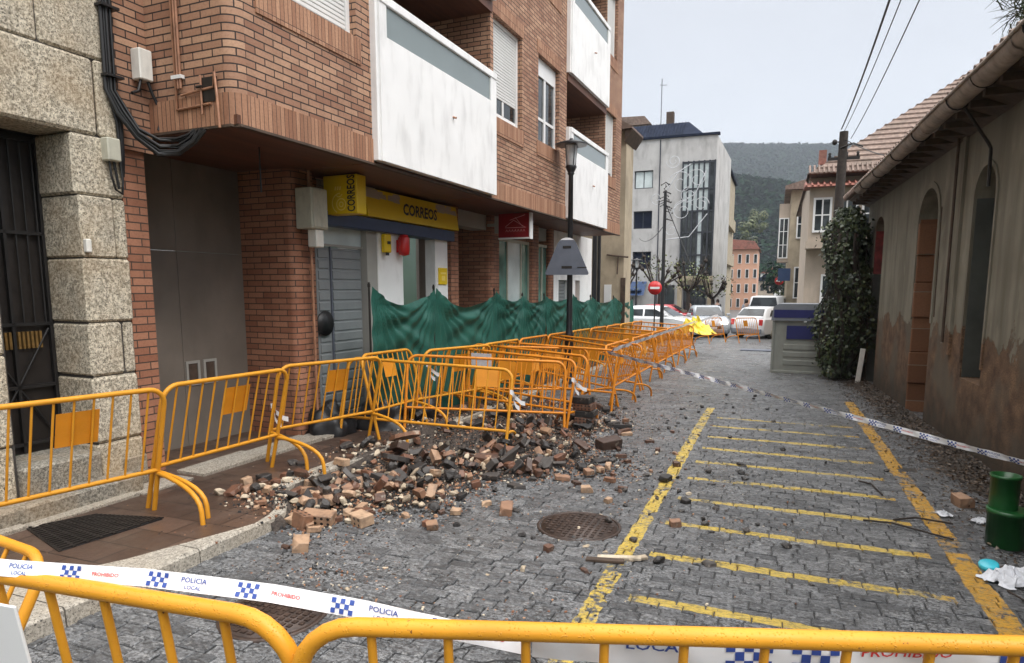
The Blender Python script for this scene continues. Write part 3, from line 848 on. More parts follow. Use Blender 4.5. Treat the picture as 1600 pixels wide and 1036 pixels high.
def win_ops(b0, b1): return [(b0, b1, 4.42+FL*k, 5.9+FL*k, 0) for k in range(2)]
# bay one, bay two, bay three
ops = win_ops(4.95, 6.2)
wall(mb, (F0, 1), 4.47+rad, 6.45, 3.44, ZT, ops, .13)
wall(mb, (F0, 1), 9.55, 13.13, 3.44, ZT, win_ops(9.66, 10.80) + win_ops(11.56, 12.68), .13)
wall(mb, (F0, 1), 15.98, 17.55, 3.44, ZT, [(16.02, 16.98, 4.53+FL*k, 6.05+FL*k, 0) for k in range(2)], .13)
# cheeks of the loggias, ends
for b, s in ((6.45, -1), (9.55, 1), (13.13, -1), (15.98, 1)):
    p = [(F0, b, ZB), (F0-1.25, b, ZB), (F0-1.25, b, ZT), (F0, b, ZT)]
    mb.quad(*(p if s > 0 else p[::-1]))
mb.quad((F0, 17.55, ZB), (F0, 17.55, ZT), (F0-2, 17.55, ZT), (F0-2, 17.55, ZB))
mb.quad((-5.46, 4.14, 3.0), (-5.46, 4.47, 3.0), (-5.46, 4.47, ZT), (-5.46, 4.14, ZT))
# loggia back walls with openings
for b0, b1 in ((6.45, 9.55), (13.13, 15.98)):
    o2 = []
    for k in range(3):
        z = 3.3+FL*k
        o2 += [(b0+.15, b0+.95, z+.1, z+2.42, 0), (b0+1.45, b1-.75, z+.1, z+2.42, 0)]
    wall(mb, (F0-1.25, 1), b0, b1, 3.0, ZT, o2, .12)
bb(mb, 'brick_wall', M['brick'], bk)
# soldier courses: band along the bottom, sills, lintels
mb = MB()
for b0, b1 in ((4.47+rad, 6.45), (9.55, 13.13), (15.98, 17.55)):
    mb.quad((F0+.012, b0, ZB), (F0+.012, b1, ZB), (F0+.012, b1, 3.44), (F0+.012, b0, 3.44))
    mb.quad((F0, b0, 3.44), (F0+.012, b0, 3.44), (F0+.012, b1, 3.44), (F0, b1, 3.44))
    bb(mb, 'soldier_course', M['soldier'], bk); mb = MB()
for b0, b1, z in [(4.75, 6.26, 4.16), (9.60, 10.86, 4.16), (11.50, 12.74, 4.16), (15.99, 17.04, 4.27)]:
    for k in range(2):
        mb = MB(); mb.box((F0-.02, b0, z+FL*k), (F0+.014, b1, z+.262+FL*k)); bb(mb, 'brick_sill', M['soldier'], bk)
        mb = MB(); mb.box((F0-.02, b0, z+1.742+FL*k), (F0+.010, b1, z+1.96+FL*k)); bb(mb, 'brick_lintel', M['soldier'], bk)
# soffit
mb = MB()
mb.box((-6.4, 4.49, ZB+.004), (F0-.01, 17.53, ZB+.08)); 
bb(mb, 'soffit', M['soffit'], bk)
mb = MB(); mb.box((F0-.05, 4.5, ZB-.02), (F0+.02, 17.56, ZB+.001)); mb.box((F0-.98, 4.46, ZB-.02), (F0-.05, 4.50, ZB+.001))
bb(mb, 'drip_edge', M['wood_old'], bk)
mb = MB(); mb.box((-9, 4.3, ZT), (F0+.25, 17.7, ZT+.2)); bb(mb, 'roof', M['tile'], bk)
# windows
def window(b0, b1, z0, z1, mode):
    m = MB(); x = F0-.13; w = .055
    m.box((x, b0, z0), (x+.05, b0+w, z1)); m.box((x, b1-w, z0), (x+.05, b1, z1)); m.box((x, b0+w, z0), (x+.05, b1-w, z0+w)); m.box((x, b0+w, z1-w), (x+.05, b1-w, z1))
    if mode == 'open': m.box((x, (b0+b1)/2-.04, z0+w), (x+.045, (b0+b1)/2+.04, z1-w))
    o = pbb(m, 'window', M['white_trim'], bk)
    g_ = MB(); g_.box((x+.005, b0+w, z0+w), (x+.02, b1-w, z1-w)); sub(g_, 'pane', M['glass'], o)
    if mode != 'open':
        s = MB(); zl = z0+w + (.28 if mode == 'gap' else .02)
        n = int((z1-w-zl)/.045)
        for i in range(n):
            za = z1-w-(i+1)*.045
            s.prism([(x+.025, za), (x+.034, za+.006), (x+.034, za+.036), (x+.025, za+.043)], b0+w+.004, b1-w-.004, 'y')
        sub(s, 'roller_shutter', M['shutter_white'], o)
        if mode == 'gap':
            s = MB(); s.box((x+.022, b0+w, z0+w), (x+.030, b1-w, z0+w+.06)); sub(s, 'sash', M['white_trim'], o); s = MB(); s.box((x+.022, (b0+b1)/2-.03, z0+w+.06), (x+.034, (b0+b1)/2+.03, zl)); sub(s, 'sash', M['white_trim'], o)
    else:
        s = MB()
        for q in (.33, .36): pass
        s.box((x+.02, b0+w, z0+.42), (x+.036, b1-w, z0+.47)); sub(s, 'sash', M['white_trim'], o); s = MB(); s.box((x+.02, b0+w, z1-.30), (x+.05, b1-w, z1-w)); sub(s, 'shutter_box', M['white_trim'], o)
for k in range(2):
    window(4.95, 6.2, 4.42+FL*k, 5.9+FL*k, 'shut')
    window(9.66, 10.80, 4.42+FL*k, 5.9+FL*k, 'gap')
    window(11.56, 12.68, 4.42+FL*k, 5.9+FL*k, 'open')
    window(16.02, 16.98, 4.53+FL*k, 6.05+FL*k, 'shut')
# loggia doors
for b0, b1 in ((6.45, 9.55), (13.13, 15.98)):
    for k in range(3 if b0 > 10 else 2):
        z = 3.3+FL*k
        for (c0, c1, sh_) in ((b0+.15, b0+.95, 1.0), (b0+1.45, b1-.75, .36)):
            x = F0-1.37; m = MB(); w = .06
            m.box((x, c0, z+.1), (x+.05, c0+w, z+2.42)); m.box((x, c1-w, z+.1), (x+.05, c1, z+2.42)); m.box((x, c0+w, z+2.36), (x+.05, c1-w, z+2.42)); m.box((x, c0+w, z+1.6), (x+.04, c1-w, z+1.65))
            o = pbb(m, 'balcony_door', M['white_trim'], bk)
            q = MB(); q.box((x+.005, c0+w, z+.1), (x+.02, c1-w, z+2.36)); sub(q, 'pane', M['glass'], o)
            s = MB()
            for i in range(int(2.2*sh_/.045)):
                za = z+2.36-(i+1)*.045; s.prism([(x+.025, za), (x+.036, za+.006), (x+.036, za+.036), (x+.025, za+.043)], c0+w, c1-w, 'y')
            sub(s, 'roller_shutter', M['shutter_white'], o)
# balconies
for b0, b1 in ((6.45, 9.57), (13.11, 15.98)):
    for k in range(3 if b0 > 10 else 2):
        z = ZB+.03+FL*k; top = 4.98+FL*k; P0, P1 = F0-.02, F0+.10
        m = MB()
        # parapet panel with a long slot for the glass strip
        m.box((P0, b0+.04, z), (P1, b1-.02, 4.55+FL*k)); m.box((P0, b0+.04, 4.55+FL*k), (P1, b0+.18, 4.88+FL*k)); m.box((P0, b1-.22, 4.55+FL*k), (P1, b1-.02, 4.88+FL*k))
        m.box((P0-.03, b0+.04, 4.88+FL*k), (P1+.012, b1-.02, top), .01)
        m.box((F0-.03, b0-.005, z), (P1-.025, b0+.04, top), .004)
        o = pbb(m, 'balcony', M['white'], bk)
        q = MB(); q.box((P0+.05, b0+.18, 4.55+FL*k), (P1-.018, b1-.22, 4.88+FL*k)); sub(q, 'glass_strip', M['greyglass'], o)
        q = MB(); q.tube([(P1-.01, (b0+b1)/2+.15, 4.05+FL*k), (P1+.05, (b0+b1)/2+.15, 4.03+FL*k)], .014, 8); sub(q, 'drain_spout', M['copper'], o)
        if k: 
            q = MB(); q.box((F0-1.25, b0, ZB-.12+FL*k), (F0+.03, b1, ZB+.03+FL*k)); sub(q, 'slab', M['soffit'], o)
# ground floor
G0 = -5.5
mb = MB()
mb.box((-6.35, 4.165, -.2), (G0, 4.40, 3.1))                       # first pier
bb(mb, 'pier', M['brick_pier'], bk)
def pier(b0, b1, a0=-6.35, r=.09):
    pts = [(a0, b0)] + [(G0-r+r*math.sin(R(t)), b0+r-r*math.cos(R(t))) for t in range(0, 91, 15)] + [(G0, b1), (a0, b1)]
    o = runstrip('pier', M['brick_pier'], pts, -.2, ZB, bk); return o
pier(6.30, 6.68); pier(11.80, 12.18); pier(13.95, 14.36, -6.0); pier(15.12, 15.38, -5.8)
mb = MB(); mb.box((-6.0, 10.18, -.2), (G0, 10.46, ZB)); bb(mb, 'pier', M['brick_pier'], bk)
mb = MB()
for b0 in (4.40, ):
    for (p, q) in (((4.40, -.1), (5.36, 2.2)), ((5.365, -.1), (6.32, 2.2)), ((4.40, 2.205), (5.36, ZB)), ((5.365, 2.205), (6.32, ZB))):
        mb.box((-6.36, p[0], p[1]), (-6.30, q[0], q[1]), .003)
bb(mb, 'stone_cladding', M['slab'], bk)
mb = MB(); mb.box((-6.36, 10.46, -.1), (-6.30, 11.8, ZB)); bb(mb, 'stone_cladding', M['slab'], bk)
mb = MB()
for q in (5.38, 5.62):
    m = mb; m.box((-6.301, q, .70), (-6.285, q+.19, .73)); m.box((-6.301, q, .95), (-6.285, q+.19, .98)); m.box((-6.301, q, .73), (-6.285, q+.03, .95)); m.box((-6.301, q+.16, .73), (-6.285, q+.19, .95))
    m.cm = 1; m.box((-6.301, q+.03, .73), (-6.297, q+.16, .95)); m.cm = 0
bb(mb, 'wall_hatch', [M['greywall'], M['wood_old']], bk)
# post office front
x = -5.62
mb = MB()
for (c0, c1) in ((6.84, 7.10), (7.12, 7.78)):
    mb.cm = 0
    mb.box((x-.03, c0, -.05), (x, c1, 2.32))
    for i in range(17): mb.prism([(x, .02+i*.135), (x+.014, .03+i*.135), (x+.014, .125+i*.135), (x, .135+i*.135)], c0+.03, c1-.03, 'y')
d = pbb(mb, 'grey_door', M['shutter_grey'], bk)
q = MB(); q.box((x, 7.10, 0), (x+.022, 7.125, 2.34)); sub(q, 'door_trim', M['sign_back'], d)
q = MB(); q.lathe([(.001, .0), (.16, .0), (.16, .02), (.001, .025)], 20, ax='X'); q.v = [(a+x+.03, b+6.93, c+1.35) for a, b, c in q.v]; sub(q, 'round_plate', M['black'], d)
mb = MB(); mb.box((x-.02, 6.84, 2.36), (x+.01, 7.78, 2.62)); bb(mb, 'transom', M['glass_pale'], bk)
mb = MB(); mb.box((x-.04, 6.80, 2.33), (x+.03, 7.79, 2.36)); mb.box((x-.04, 6.80, 2.62), (x+.03, 10.2, 2.66)); mb.box((x-.05, 7.79, -.1), (G0-.02, 8.03, ZB)); mb.box((-6.3, 8.68, -.1), (-6.25, 9.66, ZB))
mb.box((-6.3, 7.0, 2.66), (-5.7, 10.2, ZB)); mb.box((x-.05, 6.68, -.1), (x-.01, 6.84, ZB)); mb.box((-5.9, 10.46, 2.9), (-5.6, 18.6, ZB))
bb(mb, 'grey_panel', M['greywall'], bk)
mb = MB(); mb.box((-6.2, 8.03, -.1), (G0-.005, 8.68, 2.62), .004); mb.box((-5.7, 9.66, -.1), (G0-.01, 10.08, 2.62), .004); bb(mb, 'white_column', M['white'], bk)
mb = MB(); mb.box((-5.70, 6.80, 2.58), (-5.42, 10.18, 2.75), .01); bb(mb, 'blue_band', M['blue_band'], bk)
# shops beyond
mb = MB(); x = -5.62
mb.box((x, 12.18, -.1), (x+.02, 12.75, 2.75)); mb.box((x, 14.36, -.1), (x+.02, 15.12, 2.75)); mb.cm = 1; mb.box((x, 12.80, -.1), (x+.02, 13.5, 2.75)); mb.cm = 0; mb.box((x, 13.5, -.1), (x+.02, 13.95, 2.75))
bb(mb, 'shop_window', [M['glass_green'], M['glass_pale']], bk)
mb = MB()
for q in (12.75, 13.48, 13.93, 14.37, 14.75): mb.box((x, q, -.1), (x+.05, q+.04, 2.8))
mb.box((x, 12.2, 2.74), (x+.05, 15.1, 2.8))
bb(mb, 'shop_frame', M['box'], bk)
mb = MB()
wall(mb, (G0, 1), 15.38, 18.6, -.2, ZB, [(15.75, 16.6, -.1, 2.0, 0), (17.1, 17.5, -.1, 2.0, 0)], .2)
mb.quad((G0, 18.6, -.2), (G0, 18.6, ZB), (-8, 18.6, ZB), (-8, 18.6, -.2))
bb(mb, 'white_wall', M['white'], bk)
mb = MB()
for i in range(24): mb.prism([(G0-.14, -.05+i*.085), (G0-.12, -.04+i*.085), (G0-.12, .025+i*.085), (G0-.14, .033+i*.085)], 15.75, 16.6, 'y')
mb.box((G0-.18, 15.75, -.1), (G0-.14, 16.6, 2.0)); bb(mb, 'garage_shutter', M['shutter_grey'], bk)
mb = MB(); mb.box((G0-.18, 17.1, -.1), (G0-.14, 17.5, 2.0)); bb(mb, 'brown_door', M['copper'], bk)
mb = MB(); mb.tube([(-5.42, 6.52, ZB), (-5.42, 6.52, .1)], .016, 8); mb.box((-5.44, 6.49, 2.0), (-5.40, 6.55, 2.03)); bb(mb, 'downpipe', M['copper'], bk)
mb = MB(); mb.tube([(-5.0, 5.3, ZB+.01), (-5.0, 5.3, 2.75)], .008, 6); bb(mb, 'ceiling_wire', M['black'], bk)
mb = MB(); mb.tube([(-5.45, 18.72, -.2), (-5.45, 18.72, 6)], .07, 10); mb.tube([(-5.4, 19.0, -.2), (-5.4, 19.0, 5.5)], .05, 10); bb(mb, 'rainwater_pipe', M['lamp_black'], bk)

# ------------------------------------------------------------ things on the left facade
def emp(name, label, cat, a, b, z): return frame_thing(name, label, cat, a, b, z)
# electric cabinet on the second pier (its near face looks at us)
t = emp('electric_cabinet', 'pale green-grey electricity cabinet on the brick pier by the yellow signs', 'cabinet', -5.40, 6.3, 2.35)
mb = MB(); mb.box((-5.48, 6.34, 2.49), (-5.24, 6.63, 2.96), .010); bb(mb, 'casing', M['box'], t)
mb = MB(); mb.box((-5.24, 6.36, 2.51), (-5.228, 6.61, 2.94), .004); bb(mb, 'cabinet_door', M['box'], t)
mb = MB(); mb.box((-5.40, 6.44, 2.28), (-5.27, 6.58, 2.49), .01); bb(mb, 'small_box', M['boxw'], t)
mb = MB(); mb.box((-5.5, 6.40, 2.6), (-5.48, 6.58, 2.9)); bb(mb, 'bracket', M['copper'], t)
# projecting post office sign
t = emp('post_office_sign', 'projecting yellow box sign reading CORREOS with a horn emblem', 'sign', -5.1, 6.9, 2.72)
A0, A1, B0, B1, Z0, Z1 = -5.48, -4.98, 6.86, 7.05, 2.70, ZB-.015
mb = MB(); mb.box((A0, B0, Z0), (A1, B1, Z1), .008); bb(mb, 'sign_box', M['yellow_sign'], t)
mb = MB(); put_text(mb, 'CORREOS', .105, lambda x, y: (A1-.080-y*1.5, B0-.004, 2.94+x*.92), bold=.025); bb(mb, 'lettering', M['ink'], t)
mb = MB()
def ring(cx, cz, r, w, a0=0, a1=360, n=26):
    P = [(cx+r*math.cos(R(a0+(a1-a0)*i/n)), cz+r*math.sin(R(a0+(a1-a0)*i/n))) for i in range(n+1)]
    Q = [(cx+(r-w)*math.cos(R(a0+(a1-a0)*i/n)), cz+(r-w)*math.sin(R(a0+(a1-a0)*i/n))) for i in range(n+1)]
    for i in range(n): mb.add([(P[i][0], B0-.003, P[i][1]), (P[i+1][0], B0-.003, P[i+1][1]), (Q[i+1][0], B0-.003, Q[i+1][1]), (Q[i][0], B0-.003, Q[i][1])], ((0, 1, 2, 3),))
ring(-5.215, 2.815, .075, .014); ring(-5.215, 2.815, .035, .014); ring(-5.23, 2.83, .125, .014, 90, 245)
bb(mb, 'horn_emblem', M['yellow_pale'], t); mb = MB()
for (cx, w_) in ((-5.30, .02), (-5.265, .02), (-5.23, .02)): mb.add([(cx-.01, B0-.003, 2.985), (cx+w_-.01, B0-.003, 2.985), (cx+w_, B0-.003, 3.03), (cx, B0-.003, 3.03)], ((0, 1, 2, 3),))
ring(-5.245, 2.955, .055, .012, 200, 340)
bb(mb, 'crown_emblem', M['yellow_pale'], t)
# long fascia sign, leaning
t = emp('post_office_fascia', 'long yellow fascia sign reading CORREOS above the post office door', 'sign', -5.3, 9.1, 2.8)
mb = MB()
FT = lambda b, z: (-5.36 + (z-2.76)*(-.10), b, z)
mb.prism([(-5.62, 2.76), (-5.36, 2.76), (-5.42, 3.14), (-5.62, 3.14)], 7.62, 10.22, 'y')
bb(mb, 'sign_box', M['yellow_sign'], t)
mb = MB(); 
def ff(b, z, e=.004): return (-5.36 - (z-2.76)*(.06/.38) + e, b, z)
put_text(mb, 'CORREOS', .20, lambda x, y: ff(9.0+x*1.1, 2.935+y*1.15), shear=.3, bold=.03); bb(mb, 'lettering', M['ink'], t)
mb = MB()
rr = random.Random(4)
for i in range(30):
    if i == 15: bb(mb, 'peeling_patch', M['cream'], t); mb = MB()
    b = rr.choice((7.75, 8.05, 8.3) if i < 15 else (9.75, 9.9, 10.05)) + rr.uniform(-.12, .12); z = rr.uniform(3.03, 3.11); s = rr.uniform(.04, .09)
    mb.add([ff(b-s*1.6, z-s*.4, .003+i*.0001), ff(b+s*1.5, z-s*.5, .003+i*.0001), ff(b+s*1.2, min(z+s*.6, 3.135), .003+i*.0001), ff(b-s*1.3, min(z+s*.4, 3.135), .003+i*.0001)], ((0, 1, 2, 3),))
bb(mb, 'peeling_patch', M['pink2'] if 'pink2' in M else M['cream'], t)
# alarm boxes
t = emp('alarm_box', 'small yellow alarm box on the white column', 'alarm box', -5.45, 8.15, 2.4)
mb = MB(); mb.box((G0, 8.10, 2.30), (-5.42, 8.26, 2.56), .015); bb(mb, 'casing', M['yellow_sign'], t)
mb = MB(); mb.box((-5.42, 8.15, 2.42), (-5.41, 8.22, 2.46)); mb.box((-5.43, 8.11, 2.26), (-5.415, 8.18, 2.30)); bb(mb, 'lens', M['black'], t)
t = emp('alarm_siren', 'rounded red alarm siren on the white column', 'alarm siren', -5.4, 8.55, 2.4)
mb = MB(); mb.lathe([(.02, 2.27), (.075, 2.29), (.085, 2.35), (.085, 2.52), (.06, 2.57), (.01, 2.58)], 14, (-5.40, 8.55, 0)); bb(mb, 'casing', M['red'], t)
mb = MB(); mb.box((G0, 8.5, 2.32), (-5.44, 8.6, 2.5)); bb(mb, 'bracket', M['red'], t)
t = emp('yellow_notice', 'small yellow notice on the narrow white column', 'notice', -5.49, 9.87, 1.95)
mb = MB(); mb.box((G0-.01, 9.75, 1.86), (G0+.012, 10.02, 2.13)); bb(mb, 'board', M['yellow_sign'], t)
mb = MB(); mb.box((G0+.012, 9.83, 1.92), (G0+.015, 9.94, 2.0)); mb.box((G0+.012, 9.80, 2.03), (G0+.015, 9.97, 2.06)); bb(mb, 'print', M['yellow_pale'], t)
# red hanging sign
t = emp('red_shop_sign', 'dark red hanging box sign with pale lettering under the brick overhang', 'sign', -5.1, 11.2, 2.8)
A0, A1, B0, B1 = -5.25, -4.63, 11.6, 11.72
mb = MB(); mb.box((A0, B0, 2.73), (A1, B1, 3.17), .004); bb(mb, 'sign_box', M['red_sign'], t)
mb = MB(); mb.box((A1+.001, B0-.01, 2.70), (A1+.022, B1+.01, 3.175)); mb.box((A0, B0-.012, 2.70), (A1, B0-.001, 2.73)); bb(mb, 'frame', M['white_trim'], t)
mb = MB()
def seg(x0, z0, x1, z1, w=.010):
    d = Vector((x1-x0, z1-z0)).normalized(); nx, nz = -d.y*w/2, d.x*w/2
    mb.add([(q[0]+.29, B0-.004, q[1]+.045) for q in ((x0+nx, z0+nz), (x0-nx, z0-nz), (x1-nx, z1-nz), (x1+nx, z1+nz))], ((0, 1, 2, 3),))
seg(-5.40, 2.88, -5.23, 3.0); seg(-5.23, 3.0, -5.0, 2.865); seg(-5.40, 2.865, -4.98, 2.865); seg(-5.31, 3.0, -5.0, 3.09); seg(-5.2, 3.05, -5.05, 2.88)
for i in range(7):
    q = -5.39+i*.058; seg(q, 2.79, q+.02, 2.83, .008); seg(q+.02, 2.83, q+.04, 2.79, .008)
bb(mb, 'lettering', M['pink'], t)
mb = MB(); mb.box((-5.34, 11.62, 2.82), (A0, 11.70, 3.13)); mb.box((-5.5, 11.63, 2.95), (-5.34, 11.69, 3.0)); bb(mb, 'bracket', M['greywall'], t)
# white junction box, greenish meter box, cable bundle
t = emp('junction_box', 'white junction box on the brick beside the black cable bundle', 'junction box', -5.44, 4.36, 3.6)
mb = MB(); mb.box((-5.455, 4.30, 3.60), (-5.34, 4.43, 3.86), .01); bb(mb, 'casing', M['boxw'], t)
mb = MB(); mb.tube([(-5.38, 4.33, 3.6), (-5.38, 4.30, 3.5), (-5.36, 4.22, 3.46)], .014, 6); mb.tube([(-5.38, 4.40, 3.6), (-5.37, 4.43, 3.5), (-5.36, 4.5, 3.36), (-5.36, 4.46, 3.2)], .014, 6); bb(mb, 'cable_tail', M['black'], t)
t = emp('meter_box', 'pale green meter box on granite with a looped cable beneath', 'meter box', -5.44, 4.02, 2.8)
mb = MB(); mb.box((-5.455, 3.96, 2.86), (-5.36, 4.08, 3.05), .01); bb(mb, 'casing', M['box'], t)
mb = MB(); mb.tube([(-5.41, 4.0, 2.86), (-5.40, 4.0, 2.74), (-5.40, 4.03, 2.63), (-5.40, 4.09, 2.60), (-5.41, 4.11, 2.70), (-5.42, 4.10, 3.0)], .010, 6); mb.tube([(-5.41, 4.04, 2.86), (-5.41, 4.07, 2.64)], .012, 6); bb(mb, 'cable_tail', M['black'], t)
t = emp('cable_bundle', 'thick black bundle of cables running down between granite and brick', 'cables', -5.42, 4.1, 3.2)
rr = random.Random(9)
for i in range(20):
    o1, o2 = rr.uniform(-.045, .045), rr.uniform(0, .06)
    P = [(-5.43+o2*.5, 4.06+o1+.25*math.sin(.3*k/9)*0, 7.5-k*(7.5-3.45)/9) for k in range(10)]
    P = [(p[0], p[1]+.05*(1-k/9), p[2]) for k, p in enumerate(P)]
    P += [(-5.40+o2, 4.12+o1, 3.28+o1*.4), (-5.34+o2, 4.20, 3.12+o1), (-5.24+o2, 4.32, 3.02+o1*1.6), (-5.08, 4.40+o2, 3.03+o1*1.5), (-4.9-rr.uniform(0, .1), 4.42+o2, 3.09+o1*.8), (-4.78-rr.uniform(0, .15), 4.46, 3.16+o1*.2)]
    if i > 14: P = P[:10] + [(-5.42, 4.12+o1, 3.2), (-5.43, 4.13+o1*.6, 2.9), (-5.43, 4.13, 2.75)]
    mb = MB(); mb.tube(P, rr.uniform(.009, .017), 6); bb(mb, 'cable', M['black'], t)
mb = MB()
for z in (3.55, 4.1, 4.7): mb = MB(); mb.box((-5.455, 4.0, z), (-5.36, 4.16, z+.02)); bb(mb, 'cable_tie', M['black'], t)
# gas pipes on the return face
t = emp('gas_pipes', 'rusty brown gas pipes and tap on the narrow brick return wall', 'pipes', -5.1, 4.45, 3.4)
for i, (a, zb_) in enumerate(((-5.10, 3.36), (-5.07, 3.52), (-5.04, 3.52))):
    mb = MB(); P = [(a, 4.445, 7), (a, 4.445, zb_)]
    if i == 0: P += [(a, 4.445, 3.345), (-4.70, 4.445, 3.36)]
    mb.tube(P, .011, 8); bb(mb, 'pipe', M['copper'], t)
mb = MB(); mb.tube([(-5.04, 4.445, 3.46), (-4.82, 4.445, 3.48), (-4.66, 4.445, 3.49), (-4.63, 4.43, 3.60), (-4.61, 4.43, 3.4), (-4.60, 4.43, 3.15)], .012, 8); mb.tube([(-4.80, 4.44, 3.60), (-4.80, 4.44, 3.28)], .010, 8); bb(mb, 'pipe', M['copper'], t)
mb = MB(); mb.box((-5.13, 4.425, 3.60), (-5.01, 4.465, 3.63)); bb(mb, 'clamp', M['white_trim'], t)
mb = MB(); mb.box((-4.80, 4.45, 3.38), (-4.64, 4.47, 3.58)); mb.tube([(-4.83, 4.42, 3.50), (-4.77, 4.42, 3.50)], .012, 6); bb(mb, 'tap', M['iron'], t)

# ------------------------------------------------------------ beige old house further along
ob = frame_thing('beige_house', 'narrow old beige house end seen past the brick block', 'house', -5.2, 20, 0)
mb = MB()
mb.box((-7.5, 19.7, -.4), (-4.84, 20.6, 6.3))
bb(mb, 'wall', M['beige'], ob)
mb = MB()
mb.prism([(-8, 6.3), (-4.62, 6.3), (-4.62, 6.36), (-6.2, 7.3), (-8, 7.3)], 19.4, 20.9, 'y'); bb(mb, 'roof', M['tile'], ob)
mb = MB(); mb.prism([(-4.83, 5.95), (-4.6, 6.28), (-4.83, 6.28)], 19.45, 20.85, 'y'); bb(mb, 'eave', M['wood_old'], ob)
for (a0, a1, z0, z1, mt) in ((-5.42, -5.2, -.3, 1.9, 'white_trim'), (-4.92, -4.78, 0, 2.1, 'wood_old')):
    mb = MB(); mb.box((a0, 19.67, z0), (a1, 19.72, z1)); bb(mb, 'window' if z0 > -.1 else 'door', M[mt], ob)
mb = MB(); mb.tube([(-5.35, 19.65, 2.78), (-4.7, 19.65, 2.7)], .03, 6); mb.tube([(-5.0, 19.65, 2.75), (-5.02, 19.65, 2.2)], .02, 6); bb(mb, 'pipe', M['wood_old'], ob)
# ------------------------------------------------------------ right: old low wall building
def rthing(name, label, cat, c, d, z, group=None):
    x, y, _ = rw(c, d); t = thing(name, label, cat, (x, y, z), PH, group); OFF[t.name] = (c, d, z); return t
WC = 2.435
ow = rthing('old_house', 'low old house with stained plaster wall, arched openings and tiled roof', 'house', WC, 9, 0)
mb = MB()
wall(mb, (WC, -1), 2.0, 17.3, -.5, 4.2, [(8.66, 9.42, .72, 2.83, .34), (11.02, 12.22, -.4, 2.80, .46), (15.25, 16.35, -.4, 2.9, .36)], .5)
mb.quad((WC, 2, -.5), (WC+5, 2, -.5), (WC+5, 2, 4.2), (WC, 2, 4.2))
mb.quad((WC, 17.3, -.5), (WC, 17.3, 4.2), (WC+5, 17.3, 4.2), (WC+5, 17.3, -.5))
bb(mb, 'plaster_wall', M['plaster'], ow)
# jambs: brown stone far jamb of the door, grey reveal in the window
mb = MB()
mb.box((WC+.012, 12.19, -.4), (WC+.5, 12.216, 2.86)); 
for i, (z0, z1) in enumerate(((-.35, .28), (.29, .78), (.79, 1.33), (1.34, 1.88), (1.89, 2.3), (2.31, 2.80))):
    mb.box((WC-.004-.012*(i % 2), 12.15-.03*(i % 2), z0), (WC+.46, 12.19, z1), .01)
n = 8
bb(mb, 'stone_jamb', M['reveal_stone'], ow)
mb = MB(); mb.box((WC+.014, 9.40, .73), (WC+.5, 9.417, 2.84)); mb.box((WC+.45, 8.66, .7), (WC+.48, 9.4, 3.2)); bb(mb, 'window_reveal', M['reveal_grey'], ow)
mb = MB(); mb.box((WC+.40, 11.02, -.4), (WC+.45, 12.15, 3.3)); bb(mb, 'door', M['wood_old'], ow)
mb = MB(); mb.box((WC+.20, 15.25, -.4), (WC+.26, 16.35, 3.3)); mb.box((WC+.02, 16.30, 2.1), (WC+.25, 16.345, 3.0)); bb(mb, 'red_door', M['door_red'], ow)
mb = MB(); mb.box((WC+.02, 16.28, -.4), (WC+.25, 16.34, 2.08)); bb(mb, 'door_post', M['reveal_grey'], ow)
def rim(b0, b1, z0, zs, rise, w, name, mat, pr=.018):
    m = MB(); cx = (b0+b1)/2; rx = (b1-b0)/2; n = 12
    pts = [(cx-rx, z0), (cx-rx, zs)] + [(cx-rx*math.cos(PI*i/n), zs+rise*math.sin(PI*i/n)) for i in range(1, n)] + [(cx+rx, zs), (cx+rx, z0)]
    out = [(cx-rx-w, z0), (cx-rx-w, zs)] + [(cx-(rx+w)*math.cos(PI*i/n), zs+(rise+w)*math.sin(PI*i/n)) for i in range(1, n)] + [(cx+rx+w, zs), (cx+rx+w, z0)]
    for i in range(len(pts)-1):
        a, b, c, d = pts[i], pts[i+1], out[i+1], out[i]
        m.add([(WC-pr, a[0], a[1]), (WC-pr, b[0], b[1]), (WC-pr, c[0], c[1]), (WC-pr, d[0], d[1]), (WC+.01, d[0], d[1]), (WC+.01, c[0], c[1]), (WC+.01, a[0], a[1]), (WC+.01, b[0], b[1])],
              ((0, 1, 2, 3), (3, 2, 5, 4), (1, 0, 6, 7)))
    bb(m, name, mat, ow)
rim(11.02, 12.22, 1.3, 2.80, .46, .09, 'door_surround', M['plaster'])
rim(8.66, 9.42, .9, 2.83, .34, .05, 'window_surround', M['plaster'])
# pilaster and wall pipe
mb = MB(); mb.box((WC-.035, 9.88, .95), (WC+.01, 10.02, 3.7)); bb(mb, 'pilaster', M['plaster'], ow)
mb = MB(); mb.tube([(WC-.06, 10.10, 3.7), (WC-.06, 10.08, 1.1)], .018, 8); mb.tube([(WC-.04, 10.75, 2.9), (WC-.03, 10.74, 1.4)], .008, 6); bb(mb, 'downpipe', M['wood_old'], ow)
